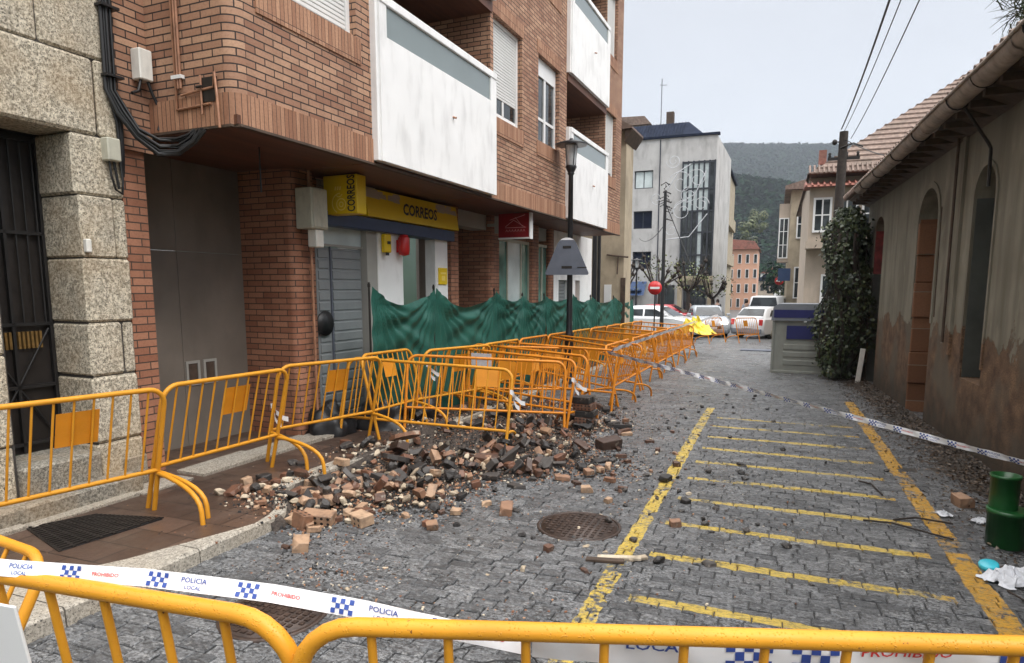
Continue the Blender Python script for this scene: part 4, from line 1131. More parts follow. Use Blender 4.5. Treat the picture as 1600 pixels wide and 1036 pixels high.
# eave boards, gutter pieces, roof
mb = MB()
mb.prism([(WC-.40, 3.80), (WC+.05, 3.62), (WC+.05, 3.70), (WC-.40, 3.88)], 1.5, 17.5, 'y')
for i in range(33): mb.box((WC-.38, 1.7+i*.48, 3.66), (WC+.02, 1.78+i*.48, 3.73))
bb(mb, 'eave_board', M['wood_old'], ow)
mb = MB(); rr = random.Random(2)
d = 1.4; k = 0
while d < 15.3:
    L = 1.05 + rr.uniform(-.12, .12); e = min(d+L, 15.4)
    gx, gz, r0 = WC-.46, 3.80+rr.uniform(-.012, .012), .105
    rings = []
    for j in range(7):
        q = d + (e-d)*j/6; rad_ = r0 + (.014 if j in (0,) else 0) + (.012 if j == 6 else 0)
        rings.append([(gx+rad_*math.cos(PI+PI*m_/10), q, gz+rad_*math.sin(PI+PI*m_/10)) for m_ in range(11)])
    vs = [p for r_ in rings for p in r_]
    mb.add(vs, [(j*11+m_, j*11+m_+1, (j+1)*11+m_+1, (j+1)*11+m_) for j in range(6) for m_ in range(10)], True)
    mb.tube([(gx-r0-.012, d, gz+.005), (gx-r0-.012, e, gz+.005)], .018, 6)
    d = e-.03; k += 1
bb(mb, 'gutter', M['zinc'], ow)
mb = MB()
for q in (6.4, 7.7, 8.55, 10.2, 11.6, 13.2, 14.6):
    P = [(WC-.46+.118*math.cos(PI+PI*m_/8), q, 3.80+.125*math.sin(PI+PI*m_/8)) for m_ in range(9)]; mb = MB(); mb.tube(P, .009, 5); bb(mb, 'gutter_hook', M['iron'], ow)
mb = MB()
mb.tube([(WC-.40, 8.60, 3.72), (WC-.28, 8.62, 3.55), (WC-.10, 8.75, 3.35), (WC-.06, 8.8, 3.3), (WC-.05, 8.8, 2.9)], .018, 8)
bb(mb, 'gutter_outlet', M['iron'], ow)
mb = MB()
rr = random.Random(8)
sl = math.tan(R(24))
mb.add([(WC-.42, 1.4, 3.90), (WC-.42, 17.6, 3.90), (WC+3.2, 17.6, 3.90+3.6*sl), (WC+3.2, 1.4, 3.90+3.6*sl)], ((3, 2, 1, 0),))
for i in range(88):                                  # barrel tiles, lowest two rows and the rest as long rolls
    q = 1.5+i*.184
    for row in range(2):
        c0 = WC-.52+row*.36; o = rr.uniform(-.012, .012)
        P = [(c0+t_*.40, q+o, 3.90+(c0+t_*.40-WC+.42)*sl-.015-.02*t_+row*.01) for t_ in (0, .5, 1)]
        mb.tube(P, [.062, .06, .056], 8)
    mb.tube([(WC+.25, q, 3.89+.67*sl), (WC+3.2, q, 3.89+3.62*sl)], .065, 6)
bb(mb, 'roof', M['tile'], ow)
# weeds on the roof edge
mb = MB(); rr = random.Random(31)
for i in range(160):
    q = rr.gauss(7.05, .28) if i < 110 else rr.uniform(7.5, 14); c0 = WC-.45+rr.uniform(0, .25); h = rr.uniform(.05, .17)*(1 if i < 110 else .6)
    a = rr.uniform(0, 2*PI); dx, dy = .05*math.cos(a), .05*math.sin(a)
    mb.add([(c0, q, 3.93), (c0+.008, q+.008, 3.93), (c0+dx, q+dy, 3.98+h)], ((0, 1, 2),))
o = mb.build('roof_weeds', M['pine']); x_, y_, _ = (0, 0, 0)
o.rotation_euler = (0, 0, PH); tag(o, 'tufts of weed sprouting along the old roof edge', 'weeds', kind='stuff')

# ------------------------------------------------------------ ivy
def leaf(mb, p, nrm, s, rr):
    nrm = nrm.normalized(); a = Vector((rr.gauss(0, 1), rr.gauss(0, 1), rr.gauss(0, 1)-.8)); u = (a - nrm*a.dot(nrm)).normalized(); w = nrm.cross(u)
    mb.add([p-u*s*.1, p+w*s*.42+u*s*.35, p+u*s, p-w*s*.42+u*s*.35], ((0, 1, 2, 3),))
t = thing('ivy_plant', 'big dark ivy bush hanging over the wall end behind the bin', 'ivy', (1.35, 17.0, g(17)))
def ivy_surf(h, a):     # h 0..1 up, a angle; a hanging lumpy mass
    z = g(17) + 0.05 + h*3.75
    rx = .27 + .27*math.sin(PI*min(1, h*1.05))**.7 + .10*math.sin(h*9+a*2) + .22*noise.noise((h*3, math.cos(a)*1.5, math.sin(a)*1.5))
    rx *= (1 - .5*max(0, h-.85)/.15)
    cx = 1.44 + .06*math.sin(h*4)
    return Vector((cx + rx*math.cos(a), 17.0 + rx*1.5*math.sin(a) - .25, z))
rr = random.Random(13)
mb = MB()
for i in range(7600):
    h = rr.random()**.85; a = rr.uniform(PI*.75, PI*2.15); P = ivy_surf(h, a)
    c = Vector((1.44, 17.0, P.z)); n_ = (P-c); k = rr.uniform(.78, 1.06) + (rr.uniform(.05, .35) if rr.random() < .10 else 0)
    if noise.noise(P*2.2) < -.28: k -= .25
    p = c + n_*k
    leaf(mb, p-t.location, n_.normalized() + Vector((rr.gauss(0, .5), rr.gauss(0, .5), rr.gauss(0, .5)+.3)), rr.uniform(.035, .105), rr)
mb.build('foliage', M['ivy'], t)
mb = MB()
mb.grid(lambda u, v: tuple(Vector((1.44, 17.0, ivy_surf(v, 0).z)) + (ivy_surf(v, u*2*PI)-Vector((1.44, 17.0, ivy_surf(v, 0).z)))*.72 - t.location), 16, 20)
mb.build('dark_core', M['bark'], t)
mb = MB()
for i in range(16):
    a = rr.uniform(PI*.8, PI*2); P0 = ivy_surf(.02, a); pts = [ivy_surf(h*.14, a+.2*math.sin(h))*1.0 - t.location for h in range(0, 7)]
    mb.tube([tuple(q) for q in pts], .012, 5)
mb.build('stem', M['bark'], t)
# fence board and pale post under the ivy
mb = MB(); mb.box((-.05, -.02, 0), (.05, .02, .75), .008); o = mb.build('pale_post', M['boxw'], loc=(1.72, 15.9, g(16)), rot=(0, R(5), 0)); tag(o, 'short pale leaning post at the foot of the ivy', 'post')

# ------------------------------------------------------------ recycling bin
t = thing('recycling_bin', 'tall grey-green recycling bin with dark blue panels beside the ivy', 'recycling bin', (.62, 17.9, g(17.9)), R(-4))
mb = MB()
# body: tapered box with ribs
def tap(z): return 1.0 + .05*(1-z/1.4)
vs = []
for z in (0.06, 1.28):
    s_ = tap(z); vs += [(-.58*s_, -.5*s_, z), (.58*s_, -.5*s_, z), (.58*s_, .5*s_, z), (-.58*s_, .5*s_, z)]
mb.add(vs, ((0, 1, 5, 4), (1, 2, 6, 5), (2, 3, 7, 6), (3, 0, 4, 7), (3, 2, 1, 0), (4, 5, 6, 7)))
for z in (.20, .40, .58): mb.box((-.36, -.535, z), (.50, -.50, z+.13), .012)
for sx in (-1, 1): mb.box((sx*.60-.03, -.545, .06), (sx*.60+.03, -.48, 1.27), .01)
mb.box((-.63, -.56, .0), (.63, .55, .07), .01)
mb.build('body', M['binw'], t)
mb = MB()
mb.prism([(-.66, 1.28), (.66, 1.28), (.62, 1.60), (.50, 1.68), (-.50, 1.68), (-.62, 1.60)], -.58, .55, 'y'); mb.build('lid', M['binlid'], t)
mb = MB(); mb.box((-.60, -.590, 1.35), (.60, -.582, 1.54)); mb.box((-.30, -.545, .84), (.52, -.525, 1.16)); mb.build('blue_panel', M['bindk'], t)

# ------------------------------------------------------------ green tube bin with rubbish around it
t = thing('green_container', 'stacked green plastic tubs by the stained wall at the right', 'container', (1.66, 5.7, g(5.7)))
mb = MB(); mb.lathe([(.112, 0), (.125, .01), (.128, .25), (.136, .25), (.136, .28), (.12, .28)], 22); mb.build('lower_tub', M['green_bin'], t)
mb = MB(); mb.lathe([(.090, .27), (.092, .51), (.098, .51), (.098, .53), (.088, .53), (.085, .40)], 22, (-.03, .02, 0)); mb.build('upper_tub', M['green_bin'], t)
def crumple(name, mat, loc, sx, sy, sz, label, cat, seed=1, group=None):
    m = MB(); rr_ = random.Random(seed)
    def f(u, v):
        x, y = (u-.5)*sx, (v-.5)*sy
        r = 1-min(1, math.hypot(u-.5, v-.5)*1.9)
        q = noise.noise((u*6+seed, v*6, seed)); q2 = noise.noise((u*13, v*13+seed, 1)); q3 = noise.noise((u*4, seed, v*4))
        return (x*(1+.35*q3)+.1*sx*q, y*(1+.35*q)+.08*sy*q2, .012 + sz*max(0, (.45+.9*abs(q)+.35*q2)*(r**.5)) )
    m.grid(f, 16, 14, False)
    o = m.build(name, mat, loc=loc, rotz=rr_.uniform(0, 3)); return tag(o, label, cat, group)
crumple('discarded_cloth', M['paper'], (1.50, 4.98, g(5)), .34, .22, .10, 'crumpled pale cloth on the debris below the green tubs', 'cloth', 3)
crumple('paper_scrap', M['paper'], (1.40, 6.33, g(6.3)), .12, .10, .04, 'small white paper scrap left of the stained wall foot', 'litter', 5)
crumple('plastic_wrapper', M['paper'], (1.63, 6.23, g(6.2)), .13, .10, .05, 'white wrapper lying just left of the green tubs', 'litter', 8)
mb = MB(); mb.lathe([(.055, 0), (.06, .012), (.058, .03), (.05, .034), (.001, .036)], 18); o = mb.build('cyan_lid', M['cyan'], loc=(1.42, 5.14, g(5.1)+.012), rot=(R(12), R(-8), 0)); tag(o, 'round bright cyan plastic lid near the right yellow line', 'lid')

# ------------------------------------------------------------ utility pole and wires
t = thing('utility_pole', 'dark wooden utility pole rising above the ivy', 'utility pole', (1.50, 21.0, g(21)))
mb = MB(); mb.tube([(0, 0, 0), (0, 0, 3.2), (.02, 0, 6.35)], [.15, .135, .11], 12); mb.build('pole', M['bark'], t)
mb = MB(); mb.box((-.35, -.03, 5.6), (.45, .03, 5.68)); mb.tube([(-.05, -.1, 5.9), (.25, -.15, 6.0), (.5, -.15, 5.9)], .025, 6)
for q in (-.3, .12, .4): mb.lathe([(.02, 5.66), (.045, 5.70), (.03, 5.74), (.045, 5.78), (.02, 5.81)], 8, (q, 0, 0))
mb.lathe([(.02, 6.0), (.06, 6.03), (.06, 6.12), (.02, 6.15)], 8, (-.2, -.05, 0)); mb.tube([(-.2, -.05, 6.08), (0, 0, 6.08)], .02, 5)
mb.build('crossarm', M['iron'], t)
def wire(name, P0, P1, sag, r, label, n=24):
    P0, P1 = Vector(P0), Vector(P1); pts = [P0.lerp(P1, i/n) - Vector((0, 0, sag*4*(i/n)*(1-i/n))) for i in range(n+1)]
    m = MB(); m.tube([tuple(p-P0) for p in pts], r, 5); o = m.build(name, M['black'], loc=P0); return tag(o, label, 'cable')
wire('overhead_cable', (1.45, 21, 6.12), (1.05, 4.0, 5.6), .25, .016, 'thicker overhead cable running from the utility pole, leftmost of the wires')
wire('overhead_cable', (1.52, 21, 6.05), (1.20, 4.0, 5.5), .22, .008, 'thin overhead cable just right of the thick one')
wire('overhead_cable', (1.70, 21, 5.85), (1.42, 4.0, 5.55), .22, .009, 'thin overhead cable furthest right of the wires above the street')
wire('service_cable', (1.55, 21, 5.85), (2.55, 17.2, 4.6), .1, .012, 'short cable dropping from the utility pole to the old roof')

# ------------------------------------------------------------ pine bough at the top right corner
t = thing('pine_tree', 'pine with drooping needle sprays above the roof at the right', 'tree', (4.6, 9.5, .25))
mb = MB(); mb.tube([(0, 0, 0), (-.05, 0, 3), (-.1, -.1, 6.6)], [.2, .15, .08], 9)
rr = random.Random(17); sprays = []
for i in range(18):
    z = 4.6+rr.random()*1.9; a = rr.uniform(0, 2*PI); L = rr.uniform(1.1, 2.0)
    if i < 8: a = rr.uniform(PI*.9, PI*1.35); z = rr.uniform(5.2, 5.9); L = rr.uniform(1.8, 2.35)
    P = [(-.1+L*k/5*math.cos(a), L*k/5*math.sin(a), z-.9*(k/5)**2*L*.35) for k in range(6)]
    mb.tube(P, [.04, .034, .028, .02, .014, .008], 6); sprays.append(P)
mb.build('trunk', M['bark'], t)
mb = MB()
for P in sprays:
    for k in range(2, 6):
        for j in range(150):
            q = Vector(P[k]) + Vector((rr.gauss(0, .1), rr.gauss(0, .1), rr.gauss(0, .07)))
            d = Vector((rr.gauss(0, 1), rr.gauss(0, 1), rr.gauss(-.5, .7))).normalized()*rr.uniform(.12, .24); w = d.cross(Vector((0, .3, 1))).normalized()*.008
            mb.add([q-w, q+w, q+d+w*.3, q+d-w*.3], ((0, 1, 2, 3),))
mb.build('crown', M['pine'], t)
# ------------------------------------------------------------ houses beyond on the right
def win(name_, x0, x1, z0, z1, y, t, frame=M['white_trim'], pane=M['glass'], nx=2, nz=2, w=.07):
    m = MB(); m.box((x0, y-.06, z0), (x0+w, y, z1)); m.box((x1-w, y-.06, z0), (x1, y, z1)); m.box((x0+w, y-.06, z0), (x1-w, y, z0+w)); m.box((x0+w, y-.06, z1-w), (x1-w, y, z1))
    for i in range(1, nx): q = x0+(x1-x0)*i/nx; m.box((q-w*.35, y-.05, z0+w), (q+w*.35, y-.005, z1-w))
    for i in range(1, nz): q = z0+(z1-z0)*i/nz; m.box((x0+w, y-.045, q-w*.3), (x1-w, y-.008, q+w*.3))
    o = m.build(name_, frame, t); p = MB(); p.box((x0+w, y-.03, z0+w), (x1-w, y-.012, z1-w)); p.build('pane', pane, o); return o
def hip(mb, x0, x1, y0, y1, z0, z1, rows=14, r=.07, inset=None):
    """hipped roof with tile rolls running up the slopes"""
    ins = inset or min(x1-x0, y1-y0)/2
    A, B, C_, D = (x0, y0, z0), (x1, y0, z0), (x1, y1, z0), (x0, y1, z0)
    E_, F_ = (x0+ins, y0+ins, z1), (x1-ins, y1-ins, z1)
    if x1-x0 > y1-y0: F_ = (x1-ins, y0+ins, z1)
    else: E_, F_ = (x0+ins, y0+ins, z1), (x0+ins, y1-ins, z1)
    if x1-x0 > y1-y0: mb.add([A, B, F_, E_], ((0, 1, 2, 3),)); mb.add([B, C_, F_], ((0, 1, 2),)); mb.add([C_, D, E_, F_], ((0, 1, 2, 3),)); mb.add([D, A, E_], ((0, 1, 2),))
    else: mb.add([A, B, E_], ((0, 1, 2),)); mb.add([B, C_, F_, E_], ((0, 1, 2, 3),)); mb.add([C_, D, F_], ((0, 1, 2),)); mb.add([D, A, E_, F_], ((0, 1, 2, 3),))
    mb.add([A, B, C_, D], ((3, 2, 1, 0),))
    # course steps across the front slope
    n = rows
    for i in range(n):
        f = i/n; z = z0+(z1-z0)*f; yy = y0+ins*f; xa, xb = x0+ins*f, x1-ins*f
        mb.box((xa, yy-.02, z), (xb, yy+.05, z+r))
        za = z; mb.box((xa-.02, yy, za), (xa+.05, y1-ins*f, za+r))
t = thing('tiled_house', 'old house with bay windows and big red tiled hip roof', 'house', (3.5, 27, g(27)))
o0 = t.location.copy()
def L(mb, name, mat, tt=t): 
    l = tt.location; mb.v = [(x-l.x, y-l.y, z-l.z) for x, y, z in mb.v]; return mb.build(name, mat, tt)
mb = MB(); mb.box((.95, 27.2, -.5), (8.5, 35, 5.8)); L(mb, 'wall', M['cream'])
mb = MB(); hip(mb, .85, 16, 26.2, 41.2, 5.75, 11.5, rows=26, r=.045); 
for i in range(60): 
    q = .9+i*.15; mb.tube([(q, 26.14, 5.76), (q, 26.55, 6.08)], .04, 6)
L(mb, 'roof', M['tile'])
mb = MB(); mb.prism([(25.9, 5.28), (27.2, 5.32), (27.2, 5.52), (26.6, 5.50)], .75, 9, 'x')
for i in range(42): q = .8+i*.195; mb.tube([(q, 25.87, 5.30), (q, 26.6, 5.53)], .04, 6)
L(mb, 'porch_roof', M['tile_red'])
mb = MB(); mb.box((.95, 26.4, 3.3), (3.6, 27.2, 5.3)); mb.box((.9, 26.35, 3.2), (3.65, 27.2, 3.45)); L(mb, 'bay', M['cream'])
mb = MB()
def lwin(*a, **k):
    o = win(*a, **k); l = a[6].location
    for q in [o] + list(o.children):
        for v in q.data.vertices: v.co -= l
lwin('window', 1.08, 1.68, 3.75, 4.95, 26.39, t, nx=2); lwin('window', 1.8, 2.5, 3.75, 4.95, 26.39, t, nx=2); lwin('window', 2.62, 3.3, 3.75, 4.95, 26.39, t, nx=2)
lwin('window', 1.5, 2.4, .6, 2.3, 27.19, t)
mb = MB(); mb.box((1.2, 27.1, 6.2), (1.45, 27.35, 6.7)); L(mb, 'chimney', M['tile_red'])
t2 = thing('corner_house', 'narrow brown house with white glazed balcony, left of the tiled house', 'house', (1.2, 42, g(42)))
mb = MB(); mb.box((.55, 42, -.8), (6, 52, 7.3)); L(mb, 'wall', M['beige'], t2)
mb = MB(); mb.box((.2, 41.5, 7.3), (6.4, 52.5, 7.5)); mb.prism([(0.2, 7.5), (6.4, 7.5), (3.3, 8.4)], 41.5, 52.5, 'y'); L(mb, 'roof', M['tile'], t2)
mb = MB(); mb.box((-.05, 42.3, 3.3), (.55, 43.8, 3.5)); mb.box((-.05, 42.3, 5.8), (.55, 43.8, 6.6)); mb.box((-.05, 42.3, 3.5), (.0, 43.8, 4.2)); L(mb, 'balcony', M['cream'], t2)
lwin('window', -.03, .5, 3.5, 5.8, 42.30, t2, nx=2, nz=3, w=.06); lwin('window', .9, 1.6, 4.6, 6.2, 41.99, t2); lwin('window', .9, 1.7, 1.2, 3.0, 41.99, t2, pane=M['glass'])
mb = MB(); mb.box((.05, 41.2, 2.2), (.7, 41.3, 2.9)); mb.box((.55, 41.25, 2.3), (.6, 42, 2.35)); L(mb, 'blue_sign', M['blue_band'], t2)

# ------------------------------------------------------------ grey modern building
t = thing('grey_office_block', 'streaked grey concrete block with blue roof and tall glazed stairwell', 'building', (-7.5, 47, g(47)))
GX0, GX1, GY = -14.5, -4.05, 47
mb = MB()
wall(MB(), ('x', 1), 0, 1, 0, 1, [], 0) if False else None
# front face with real openings, in (x, z) on y=47
def ywall(mb, y, x0, x1, z0, z1, ops, depth):
    tmp = MB(); wall(tmp, (0.0, 1), x0, x1, z0, z1, ops, depth)
    mb.add([(b, y-a*1.0, z) for a, b, z in tmp.v], tmp.f)
ops = []
for z in (8.55, 5.85, 3.1): ops.append((-9.45, -8.17, z, z+1.2, 0))
for z in (8.55, 5.85, 3.1): ops.append((-13.2, -11.9, z, z+1.2, 0))
ops.append((-6.18, -4.12, 2.7, 10.15, 0))
ywall(mb, GY, GX0, GX1, -1.2, 11.75, ops, .25)
mb.quad((GX1, GY, -1.2), (GX1+.45, GY+7, -1.2), (GX1+.45, GY+7, 11.3), (GX1, GY, 11.75))
mb.quad((GX0, GY, -1.2), (GX0, GY, 11.75), (GX0, GY+9, 11.75), (GX0, GY+9, -1.2))
mb.box((GX0, GY+.3, 11.5), (GX1-.02, GY+9, 11.72))
L(mb, 'wall', M['concrete'], t)
mb = MB(); mb.box((GX0-.1, GY-.12, 11.75), (GX1+.15, GY+.3, 11.9)); mb.box((-7.75, GY-.05, 0), (-7.7, GY, 11.7)); L(mb, 'cornice', M['slate'], t)
mb = MB(); mb.add([(GX0, GY+.1, 11.9), (GX1-.9, GY+.1, 11.9), (GX1-2.1, GY+2.0, 13.15), (GX0, GY+2.0, 13.15), (GX0, GY+6, 13.3), (GX1-2.1, GY+6, 13.3), (GX1-.9, GY+7.5, 11.9)], ((0, 1, 2, 3), (3, 2, 5, 4), (1, 6, 5, 2)))
for i in range(40):
    q = GX0+.2+i*.22
    if q < GX1-2.2: mb.box((q, GY+.1, 11.92), (q+.03, GY+.12, 11.96)); mb.tube([(q, GY+.1, 11.93), (q, GY+2.0, 13.18)], .022, 4)
L(mb, 'roof', M['slate'], t)
mb = MB(); mb.box((-7.75, GY+2.2, 13.1), (-7.25, GY+2.7, 14.0)); L(mb, 'chimney', M['wood_old'], t)
mb = MB(); mb.tube([(-8.15, GY+2.4, 13), (-8.15, GY+2.4, 16.3)], .03, 5); mb.tube([(-8.3, GY+2.4, 15.9), (-7.8, GY+2.4, 15.85)], .02, 5); L(mb, 'antenna', M['sign_back'], t)
for z in (8.55, 5.85, 3.1):
    for (x0, x1) in ((-9.45, -8.17), (-13.2, -11.9)):
        lwin('window', x0, x1, z, z+1.2, GY+.2, t, frame=M['steel_dark'], pane=(M['glass_pale'] if z > 8 and x0 > -10 else M['slate']), nx=2, nz=1)
# stairwell glazing: five tall bays of dark glass, white reflection painted on some panes
x0, x1 = -6.18, -4.12
m = MB()
for i in range(7): q = x0+(x1-x0)*i/6; m.box((q-.05, GY-.16, 2.6), (q+.05, GY+.1, 10.15))
for z in (2.6, 4.0, 5.5, 6.9, 8.35, 10.05): m.box((x0, GY-.13, z-.05), (x1, GY+.05, z+.05))
l = t.location; m.v = [(x-l.x, y-l.y, z-l.z) for x, y, z in m.v]; o = m.build('stairwell_glazing', M['steel_dark'], t)
m = MB(); rr = random.Random(6)
for i in range(6):
    for k, (za, zb_) in enumerate(((2.6, 4.0), (4.0, 5.5), (5.5, 6.9), (6.9, 8.35), (8.35, 10.05))):
        m.cm = (1 if (k >= 3 and i in (0, 1, 2, 3, 4)) or i == 3 else 0)
        q0 = x0+(x1-x0)*i/6; q1 = x0+(x1-x0)*(i+1)/6; m.quad((q0, GY-.05, za), (q1, GY-.05, za), (q1, GY-.05, zb_), (q0, GY-.05, zb_))
m.v = [(x-l.x, y-l.y, z-l.z) for x, y, z in m.v]; m.build('pane', [M['glass'], M['glass_pale']], o)
mb = MB(); mb.prism([(GY-.2, 2.6), (GY-.2, 2.3), (GY, 1.9), (GY, 2.6)], x0-.1, x1+.1, 'x')
for q in (-6.3, -4.3): mb.box((q, GY-.15, -1.2), (q+.3, GY, 2.4))
L(mb, 'portal', M['beige'], t)
lwin('shop_window', -5.9, -4.4, -.6, 2.0, GY-.02, t, frame=M['steel_dark'], pane=M['glass'], nx=2, nz=1)
lwin('shop_window', -7.6, -6.5, -.6, 2.0, GY-.02, t, frame=M['steel_dark'], pane=M['glass'], nx=2, nz=1)
mb = MB(); mb.box((-11.3, GY-1.2, 1.6), (-8.6, GY, 1.7)); mb.prism([(GY-1.25, 1.3), (GY-1.2, 1.3), (GY, 2.2), (GY-.05, 2.25)], -10.3, -8.4, 'x'); L(mb, 'awning', M['blue_band'], t)
# beige flats set back behind its right side
t = thing('beige_flats', 'tall beige flats with balconies peeping out right of the grey block', 'building', (-3.6, 56, g(56)))
mb = MB(); mb.box((-7.5, 56, -1.5), (-4.2, 70, 11.6)); 
mb.box((-4.2, 57, 3.8), (-3.9, 68, 4.8)); mb.box((-4.2, 57, 7.0), (-3.9, 68, 8.0)); L(mb, 'wall', M['beige'], t)
mb = MB(); mb.box((-7.5, 55.8, 11.6), (-4.0, 70, 11.8)); mb.box((-4.23, 55.9, 8), (-4.05, 56.1, 11.6)); L(mb, 'roof', M['slate'], t)
t = thing('brown_roof_house', 'house with a flat brown roof peeping above the grey block', 'house', (-12.5, 62, g(62)))
mb = MB(); mb.box((-20, 62, -1.5), (-11.5, 72, 16.2)); L(mb, 'wall', M['cream'], t)
mb = MB(); mb.prism([(-20.5, 16.2), (-11.0, 16.2), (-11.6, 16.9), (-20.5, 17.2)], 61.5, 72, 'y'); L(mb, 'roof', M['tile'], t)
# salmon house
t = thing('salmon_house', 'distant salmon pink house with four storeys of small windows', 'house', (-5, 110, g(110)))
mb = MB(); mb.box((-7.6, 110, -2.5), (-2.9, 122, 7.7)); L(mb, 'wall', M['salmon'], t)
mb = MB(); mb.prism([(-7.9, 7.7), (-2.6, 7.7), (-3.4, 8.9), (-7.2, 9.3)], 109.6, 122.4, 'y'); L(mb, 'roof', M['tile_red'], t)
for i in range(4):
    for k in range(4):
        x = -6.9+i*1.15; z = -1.2+k*2.25; lwin('window', x, x+.55, z, z+1.4, 109.99, t, frame=M['white_trim'], pane=M['glass'], nx=1, nz=1, w=.07)
t = thing('terrace_house', 'pale terrace with dark roof left of the salmon house', 'house', (-8.5, 92, g(92)))
mb = MB(); mb.box((-12, 92, -2), (-6.6, 106, 6.9)); L(mb, 'wall', M['cream'], t)
mb = MB(); mb.prism([(-12.3, 6.9), (-6.2, 6.9), (-9.2, 9.3)], 91.6, 106.3, 'y'); L(mb, 'roof', M['tile'], t)
for k in range(3): lwin('window', -7.5, -6.8, -1+k*2.6, .6+k*2.6, 91.99, t, w=.08)
rr = random.Random(41)
specs = [(1.5, 200, 6, 7, .0), (6, 215, 8, 8, 0), (-1.5, 235, 7, 9, 0), (9.5, 190, 7, 7, 0), (4, 170, 5, 5, 0), (-2.5, 180, 4, 6, 0), (13, 240, 9, 9, 0)]
labs = ['white house with grey roof low in the valley', 'pale house with orange roof beyond the street end', 'small cream house nearest the hill foot', 'distant white house half hidden right of the street', 'tiny pale cottage over the far cars', 'distant narrow house beside the salmon one', 'far pale house under the hill on the right']
for (x, y, w_, h_, _), lb in zip(specs, labs):
    t = thing('distant_house', lb, 'house', (x, y, -2.5)); mb = MB(); mb.box((-w_/2, 0, -2), (w_/2, 8, h_)); mb.build('wall', M['white'] if w_ > 5 else M['cream'], t)
    mb = MB(); mb.prism([(-w_/2-.4, h_), (w_/2+.4, h_), (0, h_+2)], -.4, 8.4, 'y'); mb.build('roof', M['tile_red'] if w_ % 2 else M['slate'], t)
    mb = MB()
    for i in range(3): mb.box((-w_/2+.8+i*w_/3.4, -.04, h_-2.4), (-w_/2+1.6+i*w_/3.4, -.001, h_-1.0))
    mb.build('window', M['glass'], t)

# ------------------------------------------------------------ trees
def crown_tree(name, label, x, y, h, r, mat, seed, cz=.62, n=1400, ls=.5):
    z0 = g(min(y, 130)) - (.02*(y-130) if y > 130 else 0)
    t = thing(name, label, 'tree', (x, y, z0)); rr = random.Random(seed)
    mb = MB(); mb.tube([(0, 0, -.3), (.1, 0, h*.3), (0, 0, h*.6)], [r*.09, r*.07, r*.03], 8)
    for i in range(7):
        a = i*2.4; mb.tube([(0, 0, h*(.3+.04*i)), (r*.4*math.cos(a), r*.4*math.sin(a), h*(.5+.04*i)), (r*.75*math.cos(a), r*.75*math.sin(a), h*(.62+.04*i))], [r*.04, r*.025, r*.008], 5)
    mb.build('trunk', M['bark'], t); mb = MB()
    lumps = [(Vector((rr.gauss(0, .42)*r, rr.gauss(0, .42)*r, h*(cz+rr.uniform(-.22, .28)))), rr.uniform(.28, .48)*r) for _ in range(16)]
    for _ in range(n):
        c, s = rr.choice(lumps); d = Vector((rr.gauss(0, 1), rr.gauss(0, 1), rr.gauss(0, 1))).normalized(); p = c+d*s*rr.uniform(.75, 1.05)
        leaf(mb, p, d+Vector((0, 0, .5)), rr.uniform(.5, 1)*ls, rr)
    mb.build('crown', mat, t)
crown_tree('leafy_tree', 'yellow-green tree standing out on the dark hillside', -7.0, 210, 25, 3.6, M['tree_yel'], 3, n=2600, ls=.7, cz=.80)
crown_tree('leafy_tree', 'dark green tree beyond the salmon house', 1.0, 130, 9, 4.5, M['wood_far'], 4, n=1500, ls=.8, cz=.55)
crown_tree('leafy_tree', 'dark bushy tree at the street end behind the white van', 2.2, 88, 7, 2.7, M['wood_far'], 5, n=1500, ls=.5, cz=.5)
crown_tree('leafy_tree', 'dark green shrubby tree by the narrow brown house', 1.3, 60, 5.5, 1.6, M['ivy'], 6, n=1300, ls=.28, cz=.5)
def pollard(label, x, y, h, seed):
    t = thing('pollarded_tree', label, 'tree', (x, y, g(y)), group='pollarded plane trees'); rr = random.Random(seed)
    mb = MB(); mb.tube([(0, 0, -.1), (.03, 0, h*.5), (0, 0, h*.62)], [.15, .12, .11], 8); mb.build('trunk', M['bark'], t)
    mb = MB()
    for i in range(9):
        a = i*2.4+rr.random(); L_ = rr.uniform(.7, 1.25); zt = h*rr.uniform(.78, 1.08)
        P = [(0, 0, h*.58), (L_*.5*math.cos(a), L_*.5*math.sin(a), h*.7), (L_*math.cos(a), L_*math.sin(a), zt)]
        mb.tube(P, [.08, .055, .045], 6); mb.lathe([(.03, zt-.12), (.12, zt-.03), (.12, zt+.06), (.04, zt+.13)], 7, (L_*math.cos(a), L_*math.sin(a), 0))
        for j in range(5):
            b = rr.uniform(0, 6.28); q = rr.uniform(.2, .45); mb.tube([P[2], (P[2][0]+q*.5*math.cos(b), P[2][1]+q*.5*math.sin(b), zt+q)], [.018, .008], 4)
    mb.build('limbs', M['bark'], t)
    mb = MB()
    for _ in range(160):
        a, q = rr.uniform(0, 6.28), rr.uniform(.3, 1.4); leaf(mb, Vector((q*math.cos(a), q*math.sin(a), h*rr.uniform(.62, 1.1))), Vector((rr.gauss(0, 1), rr.gauss(0, 1), 1)), .14, rr)
    mb.build('leaves', M['tree_yel'], t)
pollard('bare knobbly pollarded tree before the grey block, left of the no entry sign', -8.8, 40, 3.6, 1)
pollard('bare knobbly pollarded tree right of the no entry sign', -6.4, 40, 3.9, 2)
pollard('bare pollarded tree before the stairwell glazing', -5.0, 42, 3.7, 3)
pollard('small pollarded tree furthest right, at the grey block corner', -3.8, 45, 3.0, 4)

